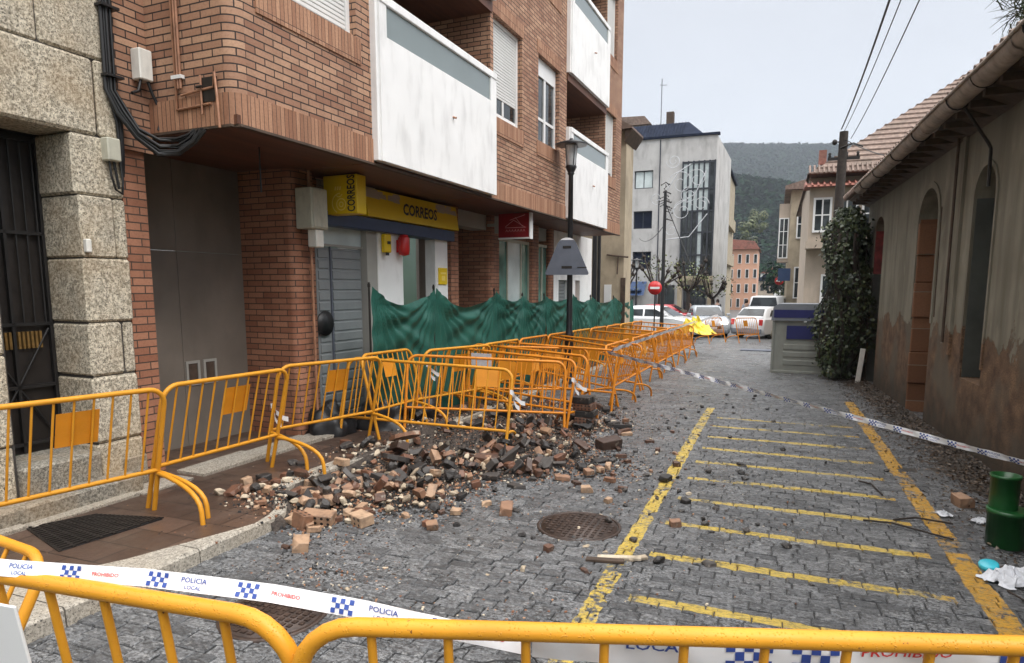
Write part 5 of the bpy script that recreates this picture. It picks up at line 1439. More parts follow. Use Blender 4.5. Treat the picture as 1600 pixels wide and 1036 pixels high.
# ------------------------------------------------------------ street furniture
def lamp(label, x, y, h, sc=1.0):
    t = thing('street_lamp', label, 'street lamp', (x, y, (pz(y) if y < 25 else g(y)-.05)), group='black post lamps')
    mb = MB(); mb.lathe([(.14*sc, 0), (.14*sc, .05), (.09*sc, .12), (.085*sc, .9), (.10*sc, .92), (.075*sc, 1.0), (.06*sc, 1.1), (.045*sc, h-.65), (.07*sc, h-.62), (.05*sc, h-.58)], 14); mb.build('post', M['lamp_black'], t)
    mb = MB(); mb.lathe([(.06, h-.6), (.11, h-.50), (.10, h-.47)], 12)
    for i in range(4): a = PI/4+i*PI/2; mb.tube([(.09*math.cos(a), .09*math.sin(a), h-.5), (.13*math.cos(a), .13*math.sin(a), h-.1)], .008, 5)
    mb.build('lamp_holder', M['lamp_black'], t)
    mb = MB(); mb.lathe([(.075, h-.47), (.10, h-.35), (.115, h-.1)], 14); mb.build('lamp_glass', M['lampglass'], t)
    mb = MB(); mb.lathe([(.30, h-.10), (.31, h-.08), (.18, h-.035), (.05, h-.01), (.03, h+.03), (.001, h+.03)], 20); mb.build('lamp_hood', M['lamp_black'], t); return t
lamp('tall black street lamp rising from the orange barriers', -3.75, 12.6, 4.66)
t = lamp('black street lamp with round hood before the grey block', -6.9, 35.5, 3.9, .9)
t.scale = (1, 1, 1)
t = thing('warning_sign', 'grey back of a triangular sign clamped to the tall street lamp', 'traffic sign', (-3.77, 12.46, 2.05))
def rtri(s, r):
    pts = []
    for k, a in enumerate((90, 210, 330)):
        cx, cz = (s/math.sqrt(3)-2*r)*math.cos(R(a)), (s/math.sqrt(3)-2*r)*math.sin(R(a))
        for q in (-60, -30, 0, 30, 60): pts.append((cx+r*math.cos(R(a+q)), cz+r*math.sin(R(a+q))))
    return pts
mb = MB(); mb.prism([(-.42, .03), (-.40, 0), (.40, 0), (.42, .03), (.17, .62), (.13, .66), (-.13, .66), (-.17, .62)], -.02, .0, 'y'); mb.build('plate', M['sign_back'], t, rotz=R(12))
mb = MB(); mb.prism([(.15*math.cos(R(a)), .62+.085*math.sin(R(a))) for a in range(0, 181, 15)], .004, .016, 'y'); mb.build('white_cap', M['white_trim'], t, rotz=R(12))
mb = MB(); mb.box((-.10, -.025, .12), (.10, .0, .17)); mb.box((-.08, -.025, .5), (.08, .0, .55)); mb.box((.20, -.024, .13), (.38, -.021, .15)); mb.build('clamp', M['iron'], t, rotz=R(12))
t = thing('no_entry_sign', 'round red no entry sign on a thin dark post', 'traffic sign', (-4.60, 27.6, g(27.6)))
mb = MB(); mb.tube([(0, .03, 0), (0, .03, 2.5)], .03, 8); mb.build('post', M['lamp_black'], t)
mb = MB(); mb.lathe([(.001, -.012), (.28, -.012), (.28, .012), (.001, .012)], 28, (0, -.02, 2.20), ax='Y'); mb.build('disc', M['red'], t)
mb = MB(); mb.box((-.19, -.042, 2.155), (.19, -.034, 2.245)); mb.build('bar', M['white_trim'], t)
t = thing('no_entry_sign', 'far red no entry sign seen over the white van', 'traffic sign', (.2, 62, g(62)))
mb = MB(); mb.tube([(0, .03, 0), (0, .03, 3.6)], .04, 8); mb.build('post', M['lamp_black'], t)
mb = MB(); mb.lathe([(.001, -.012), (.36, -.012), (.36, .012), (.001, .012)], 28, (0, -.02, 3.3), ax='Y'); mb.build('disc', M['red'], t)
mb = MB(); mb.box((-.25, -.042, 3.24), (.25, -.034, 3.36)); mb.build('bar', M['white_trim'], t)
# pole with festive decoration
t = thing('festive_pole', 'tall dark pole topped with a spiky festive ornament of white curls', 'street pole', (-4.45, 28.6, g(28.6)))
mb = MB(); mb.tube([(0, 0, 0), (0, 0, 6.2)], [.09, .06], 10); mb.lathe([(.12, 0), (.12, .3), (.09, .4)], 12); mb.build('pole', M['lamp_black'], t)
mb = MB(); rr = random.Random(2)
for i in range(26):
    z = 5.0+rr.random()*1.6; a = rr.uniform(0, 6.28); q = (.34-.18*(z-5.0)/1.6); mb.tube([(0, 0, z), (q*math.cos(a), q*math.sin(a), z-.10)], [.02, .012], 4); mb.lathe([(.01, -.03), (.035, 0), (.01, .03)], 5, (q*math.cos(a), q*math.sin(a), z-.10))
mb.build('ornament', M['iron'], t)
mb = MB()
def curl(cx, cz, r, a0, turns, sgn=1):
    n = 40; P = []
    for i in range(n+1):
        f = i/n; a = R(a0)+sgn*f*turns*2*PI; q = r*(1-.75*f); P.append((cx+q*math.cos(a), 0, cz+q*math.sin(a)))
    mb.tube(P, .013, 5)
curl(.30, 7.35, .30, 180, 1.6); curl(.62, 6.45, .55, 200, 1.4, -1); curl(.95, 5.95, .35, 90, 1.5); curl(1.25, 6.6, .42, 180, 1.3, -1); curl(.7, 5.35, .45, 30, 1.4); curl(1.45, 5.6, .3, 0, 1.5); curl(-.35, 5.9, .3, 0, 1.3, -1); curl(.3, 4.6, .3, 90, 1.2)
mb.tube([(0, 0, 5.0), (.5, 0, 5.6), (1.2, 0, 6.0), (1.6, 0, 6.9)], .02, 5); mb.tube([(0, 0, 6.1), (.5, 0, 6.9), (1.0, 0, 7.2)], .02, 5); mb.tube([(0, 0, 4.2), (1.0, 0, 4.3), (1.7, 0, 5.2)], .02, 5)
mb.build('white_curls', M['bulb'], t)
wire('string_of_wire', (-4.45, 28.6, 4.4), (-9.0, 46.9, 5.2), .4, .015, 'thin wire slung from the festive pole to the grey block')
wire('slanting_stay', (-4.4, 28.6, 5.2), (-3.1, 27.8, 2.4), 0, .02, 'slanting dark stay running down from the festive pole')

# ------------------------------------------------------------ cars
def car(name, label, cat, loc, rot, paint, Lc=4.0, W=1.68, H=1.45, van=False, lights=False):
    t = thing(name, label, cat, loc, rot)
    h = H
    if van: top = [(-1.95, .95), (-1.9, 1.3), (-1.75, h), (.55, h), (.9, h-.08), (1.35, 1.02)]
    else: top = [(-1.93, .92), (-1.72, 1.0), (-1.30, h-.06), (-.75, h), (.25, h-.02), (1.12, .96)]
    low = [(1.85, .80), (1.98, .62), (1.99, .32), (1.9, .2), (-1.9, .2), (-1.98, .34), (-1.99, .62)]
    def sect(poly, w0, w1): pass
    mb = MB()
    # lower hull, with rounded shoulders
    hull = [(-1.97, .36), (-2.0, .60), (-1.95, .93), (1.10, .98), (1.80, .82), (1.98, .62), (2.0, .34), (1.88, .2), (-1.88, .2)]
    hull = [(x*Lc/4, z) for x, z in hull]
    rings = []
    for yy, s in ((-W/2, .86), (-W/2+.05, .97), (-W/2+.16, 1.0), (W/2-.16, 1.0), (W/2-.05, .97), (W/2, .86)):
        rings.append([(x*(1-(1-s)*.25), yy, .55+(z-.55)*s) for x, z in hull])
    n = len(hull); vs = [p for r_ in rings for p in r_]
    mb.add(vs, [(j*n+i, j*n+(i+1) % n, (j+1)*n+(i+1) % n, (j+1)*n+i) for j in range(len(rings)-1) for i in range(n)], True)
    mb.add(rings[0], (tuple(range(n))[::-1],)); mb.add(rings[-1], (tuple(range(n)),))
    cab = [(x*Lc/4, z) for x, z in top]
    rings = []
    for yy, s in ((-W/2+.07, 0), (-W/2+.20, .93), (-W/2+.30, 1.0), (W/2-.30, 1.0), (W/2-.20, .93), (W/2-.07, 0)):
        rings.append([(x, yy if s else yy, .9+(z-.9)*s) for x, z in cab])
    n = len(cab); vs = [p for r_ in rings for p in r_]
    mb.add(vs, [(j*n+i, j*n+(i+1) % n, (j+1)*n+(i+1) % n, (j+1)*n+i) for j in range(len(rings)-1) for i in range(n)], True)
    mb.build('body', paint, t, fixn=True)
    # side windows follow the tumblehome
    for s in (-1, 1):
        def S(x, z): return (x*Lc/4, s*(W/2-.07-(z-.9)/(h-.9)/.93*.13+.006), z)
        if van: sets = [[(-.1, 1.0), (-.1, h-.16), (.5, h-.16), (.95, 1.05)]]
        else: sets = [[(-.28, 1.0), (-.28, h-.14), (.20, h-.14), (.85, 1.0)], [(-1.32, 1.02), (-1.08, h-.16), (-.36, h-.14), (-.36, 1.0)]]
        for w_ in sets:
            m = MB(); m.add([S(*p) for p in w_], ((0, 1, 2, 3),)); m.build('side_window', M['glass'], t)
    def E_(xa, za, xb, zb_, inset, e):   # windscreen/rear glass on sloped plane
        dx, dz = xb-xa, zb_-za; nn = Vector((-dz, 0, dx)).normalized(); nn = nn if nn.z > 0 else -nn
        a = Vector((xa*Lc/4, 0, za))+Vector((dx*Lc/4, 0, dz))*.10+nn*e; b = Vector((xa*Lc/4, 0, za))+Vector((dx*Lc/4, 0, dz))*.88+nn*e
        return [(a.x, -W/2+.20, a.z), (a.x, W/2-.20, a.z), (b.x, W/2-.32, b.z), (b.x, -W/2+.32, b.z)]
    m = MB(); p, q = top[-1], top[-2]; m.add(E_(p[0], p[1], q[0], q[1], 0, .012), ((0, 1, 2, 3),)); m.build('windscreen', M['glass'], t)
    p, q = (top[1], top[2]); m = MB(); m.add(E_(p[0], p[1], q[0], q[1], 0, .012), ((0, 1, 2, 3),)); m.build('rear_window', M['glass'], t)
    for sx in (1.22, -1.22):
        for s in (-1, 1):
            m = MB(); m.lathe([(.001, -.1), (.27, -.1), (.31, -.07), (.31, .07), (.27, .1), (.001, .1)], 20, ax='Y')
            w_ = m.build('wheel', M['rubber'], t, loc=(sx*Lc/4, s*(W/2-.12), .31))
            m = MB(); m.lathe([(.001, .0), (.17, .0), (.19, .012), (.001, .03)], 14, ax='Y'); m.v = [(x, s*(y+.1), z) for x, y, z in m.v]; m.build('hubcap', M['box'], w_)
    for s in (-1, 1):
        m = MB(); m.box((1.80*Lc/4, s*(W/2-.42), .62), (1.965*Lc/4, s*(W/2-.12), .78), .02); hl = m.build('headlight', M['lit'] if lights else M['lampglass'], t)
        m = MB(); m.box((-2.0*Lc/4, s*(W/2-.24), .62), (-1.93*Lc/4, s*(W/2-.06), .90), .02); m.build('tail_light', M['red'], t)
        m = MB(); m.box((.72*Lc/4, s*(W/2-.02), .98), (.86*Lc/4, s*(W/2+.16), 1.1), .02); m.build('wing_mirror', paint, t)
    m = MB(); m.box((1.90*Lc/4, -.45, .42), (2.005*Lc/4, .45, .56), .01); m.build('grille', M['rubber'], t)
    m = MB(); m.box((-1.96*Lc/4, -W/2+.1, .28), (-2.03*Lc/4, W/2-.1, .48), .02); m.box((1.95*Lc/4, -W/2+.1, .25), (2.03*Lc/4, W/2-.1, .40), .02); m.build('bumper', M['binlid'], t)
    m = MB(); m.box((-2.035*Lc/4, -.26, .50), (-2.02*Lc/4, .26, .61)); m.box((2.03*Lc/4, -.26, .42), (2.045*Lc/4, .26, .52)); m.build('number_plate', M['white_trim'], t)
    return t
tl = NT('lit_headlight'); tl.b.inputs['Emission Color'].default_value = (1, .93, .75, 1); tl.b.inputs['Emission Strength'].default_value = 6; M['lit'] = tl.m
car('parked_car', 'white hatchback parked beyond the end of the green netting', 'car', (-5.0, 30.6, g(30.6)), R(-12), M['carw'])
car('parked_car', 'red car behind the white hatchback, left', 'car', (-5.6, 38.0, g(38)), R(-6), M['carr'])
car('parked_car', 'silver car facing us with a glowing headlight past the barriers', 'car', (-3.1, 33.8, g(34)), R(-78), M['carg'], lights=True)
car('parked_car', 'white hatchback standing just left of the recycling bin', 'car', (-.25, 33.6, g(34)), R(62), M['carw'])
car('delivery_van', 'white van behind the white hatchback near the bin', 'van', (-.3, 41.5, g(41)), R(82), M['carw'], Lc=4.6, W=1.85, H=1.95, van=True)

# ------------------------------------------------------------ people
def person(label, x, y, rot, top, legs, hair=M['hair'], h=1.70):
    t = thing('person', label, 'person', (x, y, g(y)), rot)
    def skin(name, pts, edges, mat, root=0, sub_=1):
        me = bpy.data.meshes.new(name); me.from_pydata([p[:3] for p in pts], edges, []); o = bpy.data.objects.new(name, me); COL.objects.link(o); o.parent = t
        md = o.modifiers.new('s', 'SKIN'); sv = me.skin_vertices[0].data
        for i, p in enumerate(pts): r = p[3]; sv[i].radius = r if isinstance(r, tuple) else (r, r)
        sv[root].use_root = True; o.modifiers.new('b', 'SUBSURF').levels = sub_; o.modifiers['b'].render_levels = sub_
        me.materials.append(mat); return o
    # body (skin) in one piece: hands, neck and head show
    P = [(0, 0, .92, .11), (0, 0, 1.15, .12), (0, 0, 1.38, (.15, .10)), (0, 0, 1.48, .05), (0, .01, 1.56, .075), (0, .015, 1.64, .08),
         (-.18, 0, 1.38, .05), (-.24, .02, 1.12, .04), (-.22, .12, .90, .028), (-.22, .16, .82, .03),
         (.18, 0, 1.38, .05), (.24, -.04, 1.12, .04), (.24, .02, .88, .028), (.24, .04, .80, .03),
         (-.09, 0, .86, .085), (-.10, .10, .48, .055), (-.10, .02, .08, .04), (-.10, .16, .03, .03),
         (.09, 0, .86, .085), (.10, -.04, .48, .055), (.10, -.20, .12, .04), (.10, -.08, .04, .03)]
    E2 = [(0, 1), (1, 2), (2, 3), (3, 4), (4, 5), (2, 6), (6, 7), (7, 8), (8, 9), (2, 10), (10, 11), (11, 12), (12, 13), (0, 14), (14, 15), (15, 16), (16, 17), (0, 18), (18, 19), (19, 20), (20, 21)]
    skin('body', P, E2, M['skin'])
    J = [(0, 0, .84, (.18, .13)), (0, 0, 1.10, (.165, .12)), (0, 0, 1.36, (.185, .125)), (0, 0, 1.46, .07), (-.19, 0, 1.37, .07), (-.25, .02, 1.12, .058), (-.23, .12, .91, .045), (.19, 0, 1.37, .07), (.25, -.04, 1.12, .058), (.25, .02, .90, .045)]
    skin('jacket', J, [(0, 1), (1, 2), (2, 3), (2, 4), (4, 5), (5, 6), (2, 7), (7, 8), (8, 9)], top)
    T = [(0, 0, .92, .13), (-.09, 0, .82, .105), (-.10, .10, .48, .075), (-.10, .02, .10, .06), (.09, 0, .82, .105), (.10, -.04, .48, .075), (.10, -.20, .14, .06)]
    skin('trousers', T, [(0, 1), (1, 2), (2, 3), (0, 4), (4, 5), (5, 6)], legs)
    m = MB(); m.lathe([(.03, 1.50), (.085, 1.53), (.10, 1.60), (.095, 1.68), (.05, 1.745), (.001, 1.75)], 12, (0, -.02, 0)); m.build('hair', hair, t)
    return t
person('person in a pale grey coat walking beyond the white hatchback', -1.75, 46, R(10), M['coat_grey'], M['trousers'])
person('person in dark clothing standing behind the silver car', -3.4, 44, R(160), M['coat_dark'], M['trousers'])
person('person in dark coat on the pavement before the shop portal', -5.2, 44.5, R(60), M['coat_dark'], M['trousers'])
# ------------------------------------------------------------ crowd barriers
def bez(p, q, r, n=6): return [tuple((1-t)**2*Vector(p)+2*(1-t)*t*Vector(q)+t*t*Vector(r)) for t in [i/n for i in range(n+1)]]
def barrier_parts(Lb, nb, ft=.019, bt=.0085, lean=14, plate=None, matp='yel', hgt=1.03, railf=.34, seed=0):
    """returns dict of parts (name, MB, mat) in local space: x along, leaning towards +y"""
    sl, cl = math.sin(R(lean)), math.cos(R(lean)); P = lambda x, s: (x, s*sl, s*cl)
    r = .13; parts = []
    fr = [P(0, 0), P(0, hgt*.5), P(0, hgt-r)] + [P(r-r*math.cos(R(a)), hgt-r+r*math.sin(R(a))) for a in range(15, 91, 15)] + [P(Lb*.5, hgt)] + [P(Lb-r+r*math.sin(R(a)), hgt-r+r*math.cos(R(a))) for a in range(0, 91, 15)] + [P(Lb, hgt*.5), P(Lb, 0)]
    m = MB(); m.tube(fr, ft, 12); parts.append(('frame', m, matp))
    sr = hgt*railf; m = MB(); m.tube([P(0, sr), P(Lb, sr)], ft*.9, 10); parts.append(('lower_rail', m, matp))
    for i in range(nb):
        x = Lb*(i+1)/(nb+1); m = MB(); m.tube([P(x, sr), P(x, hgt)], bt, 8, cap=False); parts.append(('bar', m, matp))
    for x, dx in ((0.0, .0), (Lb, .0)):
        a = P(x, sr-.03); y1 = .56+sl*.3
        pts = [(x, a[1]+.01, a[2]), (x, a[1]+.10, a[2]-.005)] + bez((x, a[1]+.14, a[2]-.01), (x, y1-.02, a[2]-.06), (x, y1, .10)) + [(x, y1+.01, .0)]
        m = MB(); m.tube(pts, ft*.95, 10); parts.append(('foot', m, matp))
    if plate:
        x0, x1, s0, s1 = plate; m = MB(); k = .012
        q = [P(x0, s0), P(x1, s0), P(x1, s1), P(x0, s1)]
        m.add([(a, b-k, c) for a, b, c in q] + [(a, b-k-.003, c) for a, b, c in q], ((0, 1, 2, 3), (7, 6, 5, 4), (0, 4, 5, 1), (1, 5, 6, 2), (2, 6, 7, 3), (3, 7, 4, 0)))
        parts.append(('sign_plate', m, 'plate'))
    return parts
protos = {}
BG = 'police crowd barriers around the rubble'
def barrier(key, label, x0, y0, x1, y1, flip=False, mat='yel', z=None, lean=None, hz=None, **kw):
    """foot-to-foot placement on the ground; leans to the left-hand side normal of (p0->p1), flip for the other side"""
    if flip: x0, y0, x1, y1 = x1, y1, x0, y0
    L_ = math.hypot(x1-x0, y1-y0); rot = math.atan2(y1-y0, x1-x0)
    zz = (pz(y0) if x0 < pav_edge(y0)-.05 else g(y0)) if z is None else z
    zz2 = (pz(y1) if x1 < pav_edge(y1)-.05 else g(y1)) if z is None else z
    k = (key, mat)
    if k not in protos:
        t = thing('crowd_barrier', label, 'barrier', group=BG); LP = kw.pop('L', L_)
        for nm, m, mt in barrier_parts(LP, **kw): 
            o = m.build(nm, M[mat if mt == 'yel' else mt], t)
        protos[k] = (t, LP, False)
        r_ = t
    else:
        t, LP, _ = protos[k]; r_ = copy_tree(t); r_['label'] = label
    cx, cy = (x0+x1)/2, (y0+y1)/2; dx, dy = math.cos(rot), math.sin(rot)
    r_.location = (cx-dx*LP/2, cy-dy*LP/2, (zz+zz2)/2 if abs(zz-zz2) > .05 else zz)
    r_.rotation_euler = (0, -math.atan2(zz2-zz, L_) if z is None else 0, rot)
    r_['category'] = 'barrier'; r_['group'] = BG
    return r_
S = dict(L=1.40, nb=10, plate=(.46, .74, .68, .93))
# row along the pavement, leaning towards the street (+x side). travelling +y, the left-hand normal is -x, so flip
def Bp(label, x0, y0, x1, y1, mat='yel', **k): return barrier('small', label, x0, y0, x1, y1, flip=True, mat=mat, **dict(S, **k))
Bp('nearest yellow barrier standing before the stone house door', -4.78, 2.36, -4.53, 3.70)
Bp('second yellow barrier along the pavement, before the grey slab recess', -4.62, 3.78, -4.60, 5.10)
Bp('third yellow barrier along the pavement, before the round-edged brick pier', -4.79, 5.38, -4.50, 6.60)
b4 = barrier('small_back', 'fourth barrier, leaning backwards against the black bags', -4.33, 6.74, -4.30, 7.72, mat='yel', L=1.12, nb=9, plate=(.40, .64, .72, .95), lean=20)
Bp('fifth yellow barrier, directly below the first full swag of netting', -4.40, 7.85, -4.15, 8.80)
names = ['sixth', 'seventh', 'eighth', 'ninth', 'tenth', 'eleventh', 'twelfth', 'thirteenth']
y = 8.98; x = -4.22
for i in range(8):
    x2 = x+.03; Bp(f'{names[i]} barrier from the left in the pavement row below the netting', x, y, x2, y+1.32, mat='ora' if i % 3 else 'yel'); y += 1.42; x = x2
# crosswise barriers facing us, stacked down the street
C = dict(lean=7, L=2.08, nb=13, plate=(.90, 1.18, .66, .92))
def Cp(label, x0, y0, x1, y1, key='wide', mat='ora', **k): return barrier(key, label, x0, y0, x1, y1, mat=mat, **dict(C, **k))
barrier('wide_clear', 'front crosswise barrier standing in the rubble heap', -4.86, 6.60, -2.83, 6.97, mat='yel', L=2.06, nb=13, plate=None, railf=.30, lean=6)
Cp('second crosswise barrier with a white notice tied to it', -4.60, 8.62, -2.50, 8.34, key='wide')
Cp('third crosswise barrier, close behind the one with the white notice', -4.62, 9.45, -2.50, 8.96, key='wide')
Cp('fourth crosswise barrier, just where the long police tape is tied', -4.42, 10.1, -2.36, 10.3, key='wide')
Cp('fifth crosswise barrier, before the tall street lamp', -4.25, 12.4, -2.25, 11.6, key='wide')
Cp('sixth crosswise barrier, right behind the tall street lamp', -4.5, 14.9, -2.4, 14.3, key='wide')
Cp('seventh crosswise barrier down the street', -4.5, 16.6, -2.4, 16.2, key='wide')
Cp('eighth crosswise barrier down the street', -4.4, 18.6, -2.4, 18.2, key='wide')
Cp('ninth crosswise barrier, furthest away before the white hatchback', -4.4, 21.0, -2.3, 20.4, key='wide')
Cp('skewed crosswise barrier jammed between the second and fourth ones', -4.35, 9.2, -2.75, 10.6, key='wide')
Cp('skewed barrier leaning in the tangle before the street lamp', -4.2, 11.9, -2.6, 10.9, key='wide')
Cp('barrier set askew just behind the front crosswise one', -4.3, 7.3, -2.55, 8.2, key='wide')
# line of barriers on the street side under the receding tape
names = ['first', 'second', 'third', 'fourth', 'fifth']
y = 10.75
for i in range(5):
    barrier('wide', f'{names[i]} barrier of the street-side line under the receding tape', -2.34, y, -2.36+.02*i, y+2.08, mat='ora', **C); y += 2.24
barrier('small', 'lone orange barrier standing before the white hatchback by the bin', -1.25, 28.2, -.55, 29.3, mat='ora', **S)
barrier('small', 'small orange barrier by the silver car headlight', -2.3, 27.6, -1.9, 28.6, mat='ora', **S)
# foreground barriers right in front of the camera
def near(label, P0, P1, zt, Lb, nb, z0, lean, flip, **kw):
    P0, P1 = Vector(P0), Vector(P1); d = (P1-P0).normalized(); rot = math.atan2(d.y, d.x)
    hgt = (zt-z0)/math.cos(R(lean)); t = thing('crowd_barrier', label, 'barrier', group=BG)
    for nm, m, mt in barrier_parts(Lb, nb, hgt=hgt, lean=lean, **kw): m.build(nm, M['yel' if mt == 'yel' else mt], t)
    n_ = Vector((-d.y, d.x)); q = P0 - n_*(zt-z0)*math.tan(R(lean))
    t.location = (q.x, q.y, z0); t.rotation_euler = (0, 0, rot); return t
near('nearest barrier crossing the bottom right of the view', (-.905, 1.055), (.565, 1.54), 1.10, 2.10, 12, -.02, -8, False, ft=.0198, bt=.0100, railf=.2)
D1 = near('nearest barrier at the bottom left, with a white panel', (-2.97, .90), (-.94, 1.075), 1.09, 2.04, 11, -.02, -8, False, ft=.0215, bt=.0105, railf=.2)
mb = MB(); mb.box((.02, -.02, 0), (.62, -.012, .66), .003); mb.build('white_panel', M['white_trim'], D1, loc=(.665, -.075, .40), rot=(R(8), 0, 0))
near('low yellow barrier corner behind the tape at the far left edge', (-4.02, 1.78), (-2.48, 1.575), .80, 1.55, 10, -.1, 28, False, ft=.0200, bt=.009, railf=.3)

# ------------------------------------------------------------ police tape
tape_n = [0]
def tape(label, pts, w, tilt, seglist, group='blue and white police tape', twist=0.0, nseg=60, wav=.004):
    """ribbon along pts; tilt = angle of its width from vertical. prints follow as child meshes"""
    P = [Vector(p) for p in pts]
    cum = [0]
    for a, b in zip(P, P[1:]): cum.append(cum[-1]+(b-a).length)
    T = cum[-1]
    def at(s):
        s = max(0, min(T, s)); i = 0
        while i < len(cum)-2 and cum[i+1] < s: i += 1
        f = (s-cum[i])/(cum[i+1]-cum[i]); return P[i].lerp(P[i+1], f), (P[i+1]-P[i]).normalized()
    def surf(s, v, lift=0.0):
        p, d = at(s); side = d.cross(Vector((0, 0, 1))).normalized(); a = R(tilt)+twist*math.sin(s*2.3+.6)+.10*math.sin(s*9)
        wv = Vector((0, 0, 1))*math.cos(a)+side*math.sin(a); nr = d.cross(wv).normalized()
        q = p + wv*(v*w) + nr*(wav*math.sin(s*23+v*3)+.5*wav*math.sin(s*61+v*5))
        if (nr.dot(Vector((0, 0, 1.8))-q*0) if abs(nr.z) > .9 else nr.dot(Vector((0, 0, 1.8))-p)) < 0: lift = -lift
        return q + nr*lift
    m = MB(); n = nseg
    o0 = P[0].copy()
    m.grid(lambda u, v: tuple(surf(u*T, v-.5)-o0), n, 4)
    root = m.build('police_tape', M['tape'], loc=o0); tag(root, label, 'police tape', group)
    for kind, s0, arg in seglist:
        m = MB()
        if kind == 'check':
            cw = w*.23; rows = 3; cols = arg
            for i in range(cols):
                for j in range(rows):
                    if (i+j) % 2 == 0:
                        for dy in (1, -1): m.add([tuple(surf(s0+i*cw*1.15, -.42+j*.27, dy*.0022)-o0), tuple(surf(s0+(i+1)*cw*1.15, -.42+j*.27, dy*.0022)-o0), tuple(surf(s0+(i+1)*cw*1.15, -.42+(j+1)*.27, dy*.0022)-o0), tuple(surf(s0+i*cw*1.15, -.42+(j+1)*.27, dy*.0022)-o0)], ((0, 1, 2, 3),))
            m.build('checker_print', M['tape_blue'], root)
        else:
            txt, col, vy, sz = arg
            vs, fs = text_poly(txt, sz*w, bold=.012)
            for dy in (1, -1): m.add([tuple(surf(s0+x*1.15, vy+y/w, dy*.0022)-o0) for x, y in vs], fs)
            m.build('lettering', M[col], root)
    return root
# T1: across the foreground, resting on the near-left barrier
seg = []
def run(T, step, w, start=.0, red=True, plainp=False):
    s = start; k = 0; out = []
    while s < T:
        out.append(('check', s, 5)); 
        if k % 2 == 0: out.append(('text', s+step*.52, ('POLICIA', 'tape_blue', .14, .40))); out.append(('text', s+step*.52, ('LOCAL', 'tape_blue', -.26, .30)))
        elif not plainp: out.append(('text', s+step*.52, ('PROHIBIDO', 'tape_red', 0, .30)))
        s += step; k += 1
    return out
tape('police tape stretched along the top of the nearest bottom left barrier', [(-2.3, .90, 1.12), (-1.73, .995, 1.118), (-1.35, 1.075, 1.122), (-1.03, 1.13, 1.115), (-.80, 1.165, 1.10), (-.60, 1.20, 1.075), (-.45, 1.25, 1.045)], .040, -28, run(1.95, .235, .040, start=.50), nseg=160, wav=.0016)
tape('police tape hanging under the top rail of the nearest bottom right barrier', [(-.45, 1.262, 1.045), (-.21, 1.37, 1.015), (.2, 1.51, 1.012), (.66, 1.68, 1.02)], .075, 8, [('text', .27, ('LOCAL', 'tape_blue', .25, .5)), ('check', .42, 5), ('check', .56, 5), ('text', .80, ('PROHIBIDO', 'tape_red', .22, .42)), ('check', .98, 6), ('check', 1.12, 5)], nseg=120, wav=.002)
tape('long police tape stretched across the street to the right wall', [(-2.40, 10.2, .80), (-.9, 9.18, .625), (.6, 8.10, .445), (2.14, 6.94, .27)], .060, 12, run(5.6, .26, .06), twist=.3, nseg=240, wav=.006)
tape('police tape receding along the street-side barriers', [(-2.38, 10.4, .82), (-2.36, 13.5, .80), (-2.34, 17, .78), (-2.30, 21.5, .76)], .075, 20, run(11, .9, .06)[:14], nseg=120, wav=.006)
tape('police tape running from the yellow sheet to the small barrier', [(-2.30, 21.5, .72), (-2.0, 26, .8), (-2.1, 28.3, .6)], .08, 10, [], nseg=30)
# scraps tied to barriers
rr = random.Random(77)
for lb, p in (('torn white tape end tied between the second and third barriers', (-4.70, 5.28, .62)), ('torn white tape end hanging from the corner of the front crosswise barrier', (-2.78, 7.0, .62)), ('white tape scrap fluttering at the second crosswise barrier end', (-2.46, 8.4, .60)), ('white tape knot on the fifth yellow barrier', (-4.30, 7.8, .78))):
    m = MB(); 
    for k in range(2):
        a = rr.uniform(-.8, .8); m.grid(lambda u, v: (u*.20*math.cos(a)*(.6+.4*k)+.01*math.sin(u*9), .02*math.sin(u*7+k), -.20*u*(1-.3*k)+(v-.5)*.05+.012*math.sin(u*14)), 8, 2)
    o = m.build('tape_scrap', M['tape'], loc=p); tag(o, lb, 'tape scrap')
m = MB(); m.box((-.16, -.004, -.11), (.16, .004, .11)); o = m.build('paper_notice', M['paper'], loc=(-3.72, 8.30, .80), rotz=R(-8)); tag(o, 'white paper notice tied on the second crosswise barrier', 'notice')

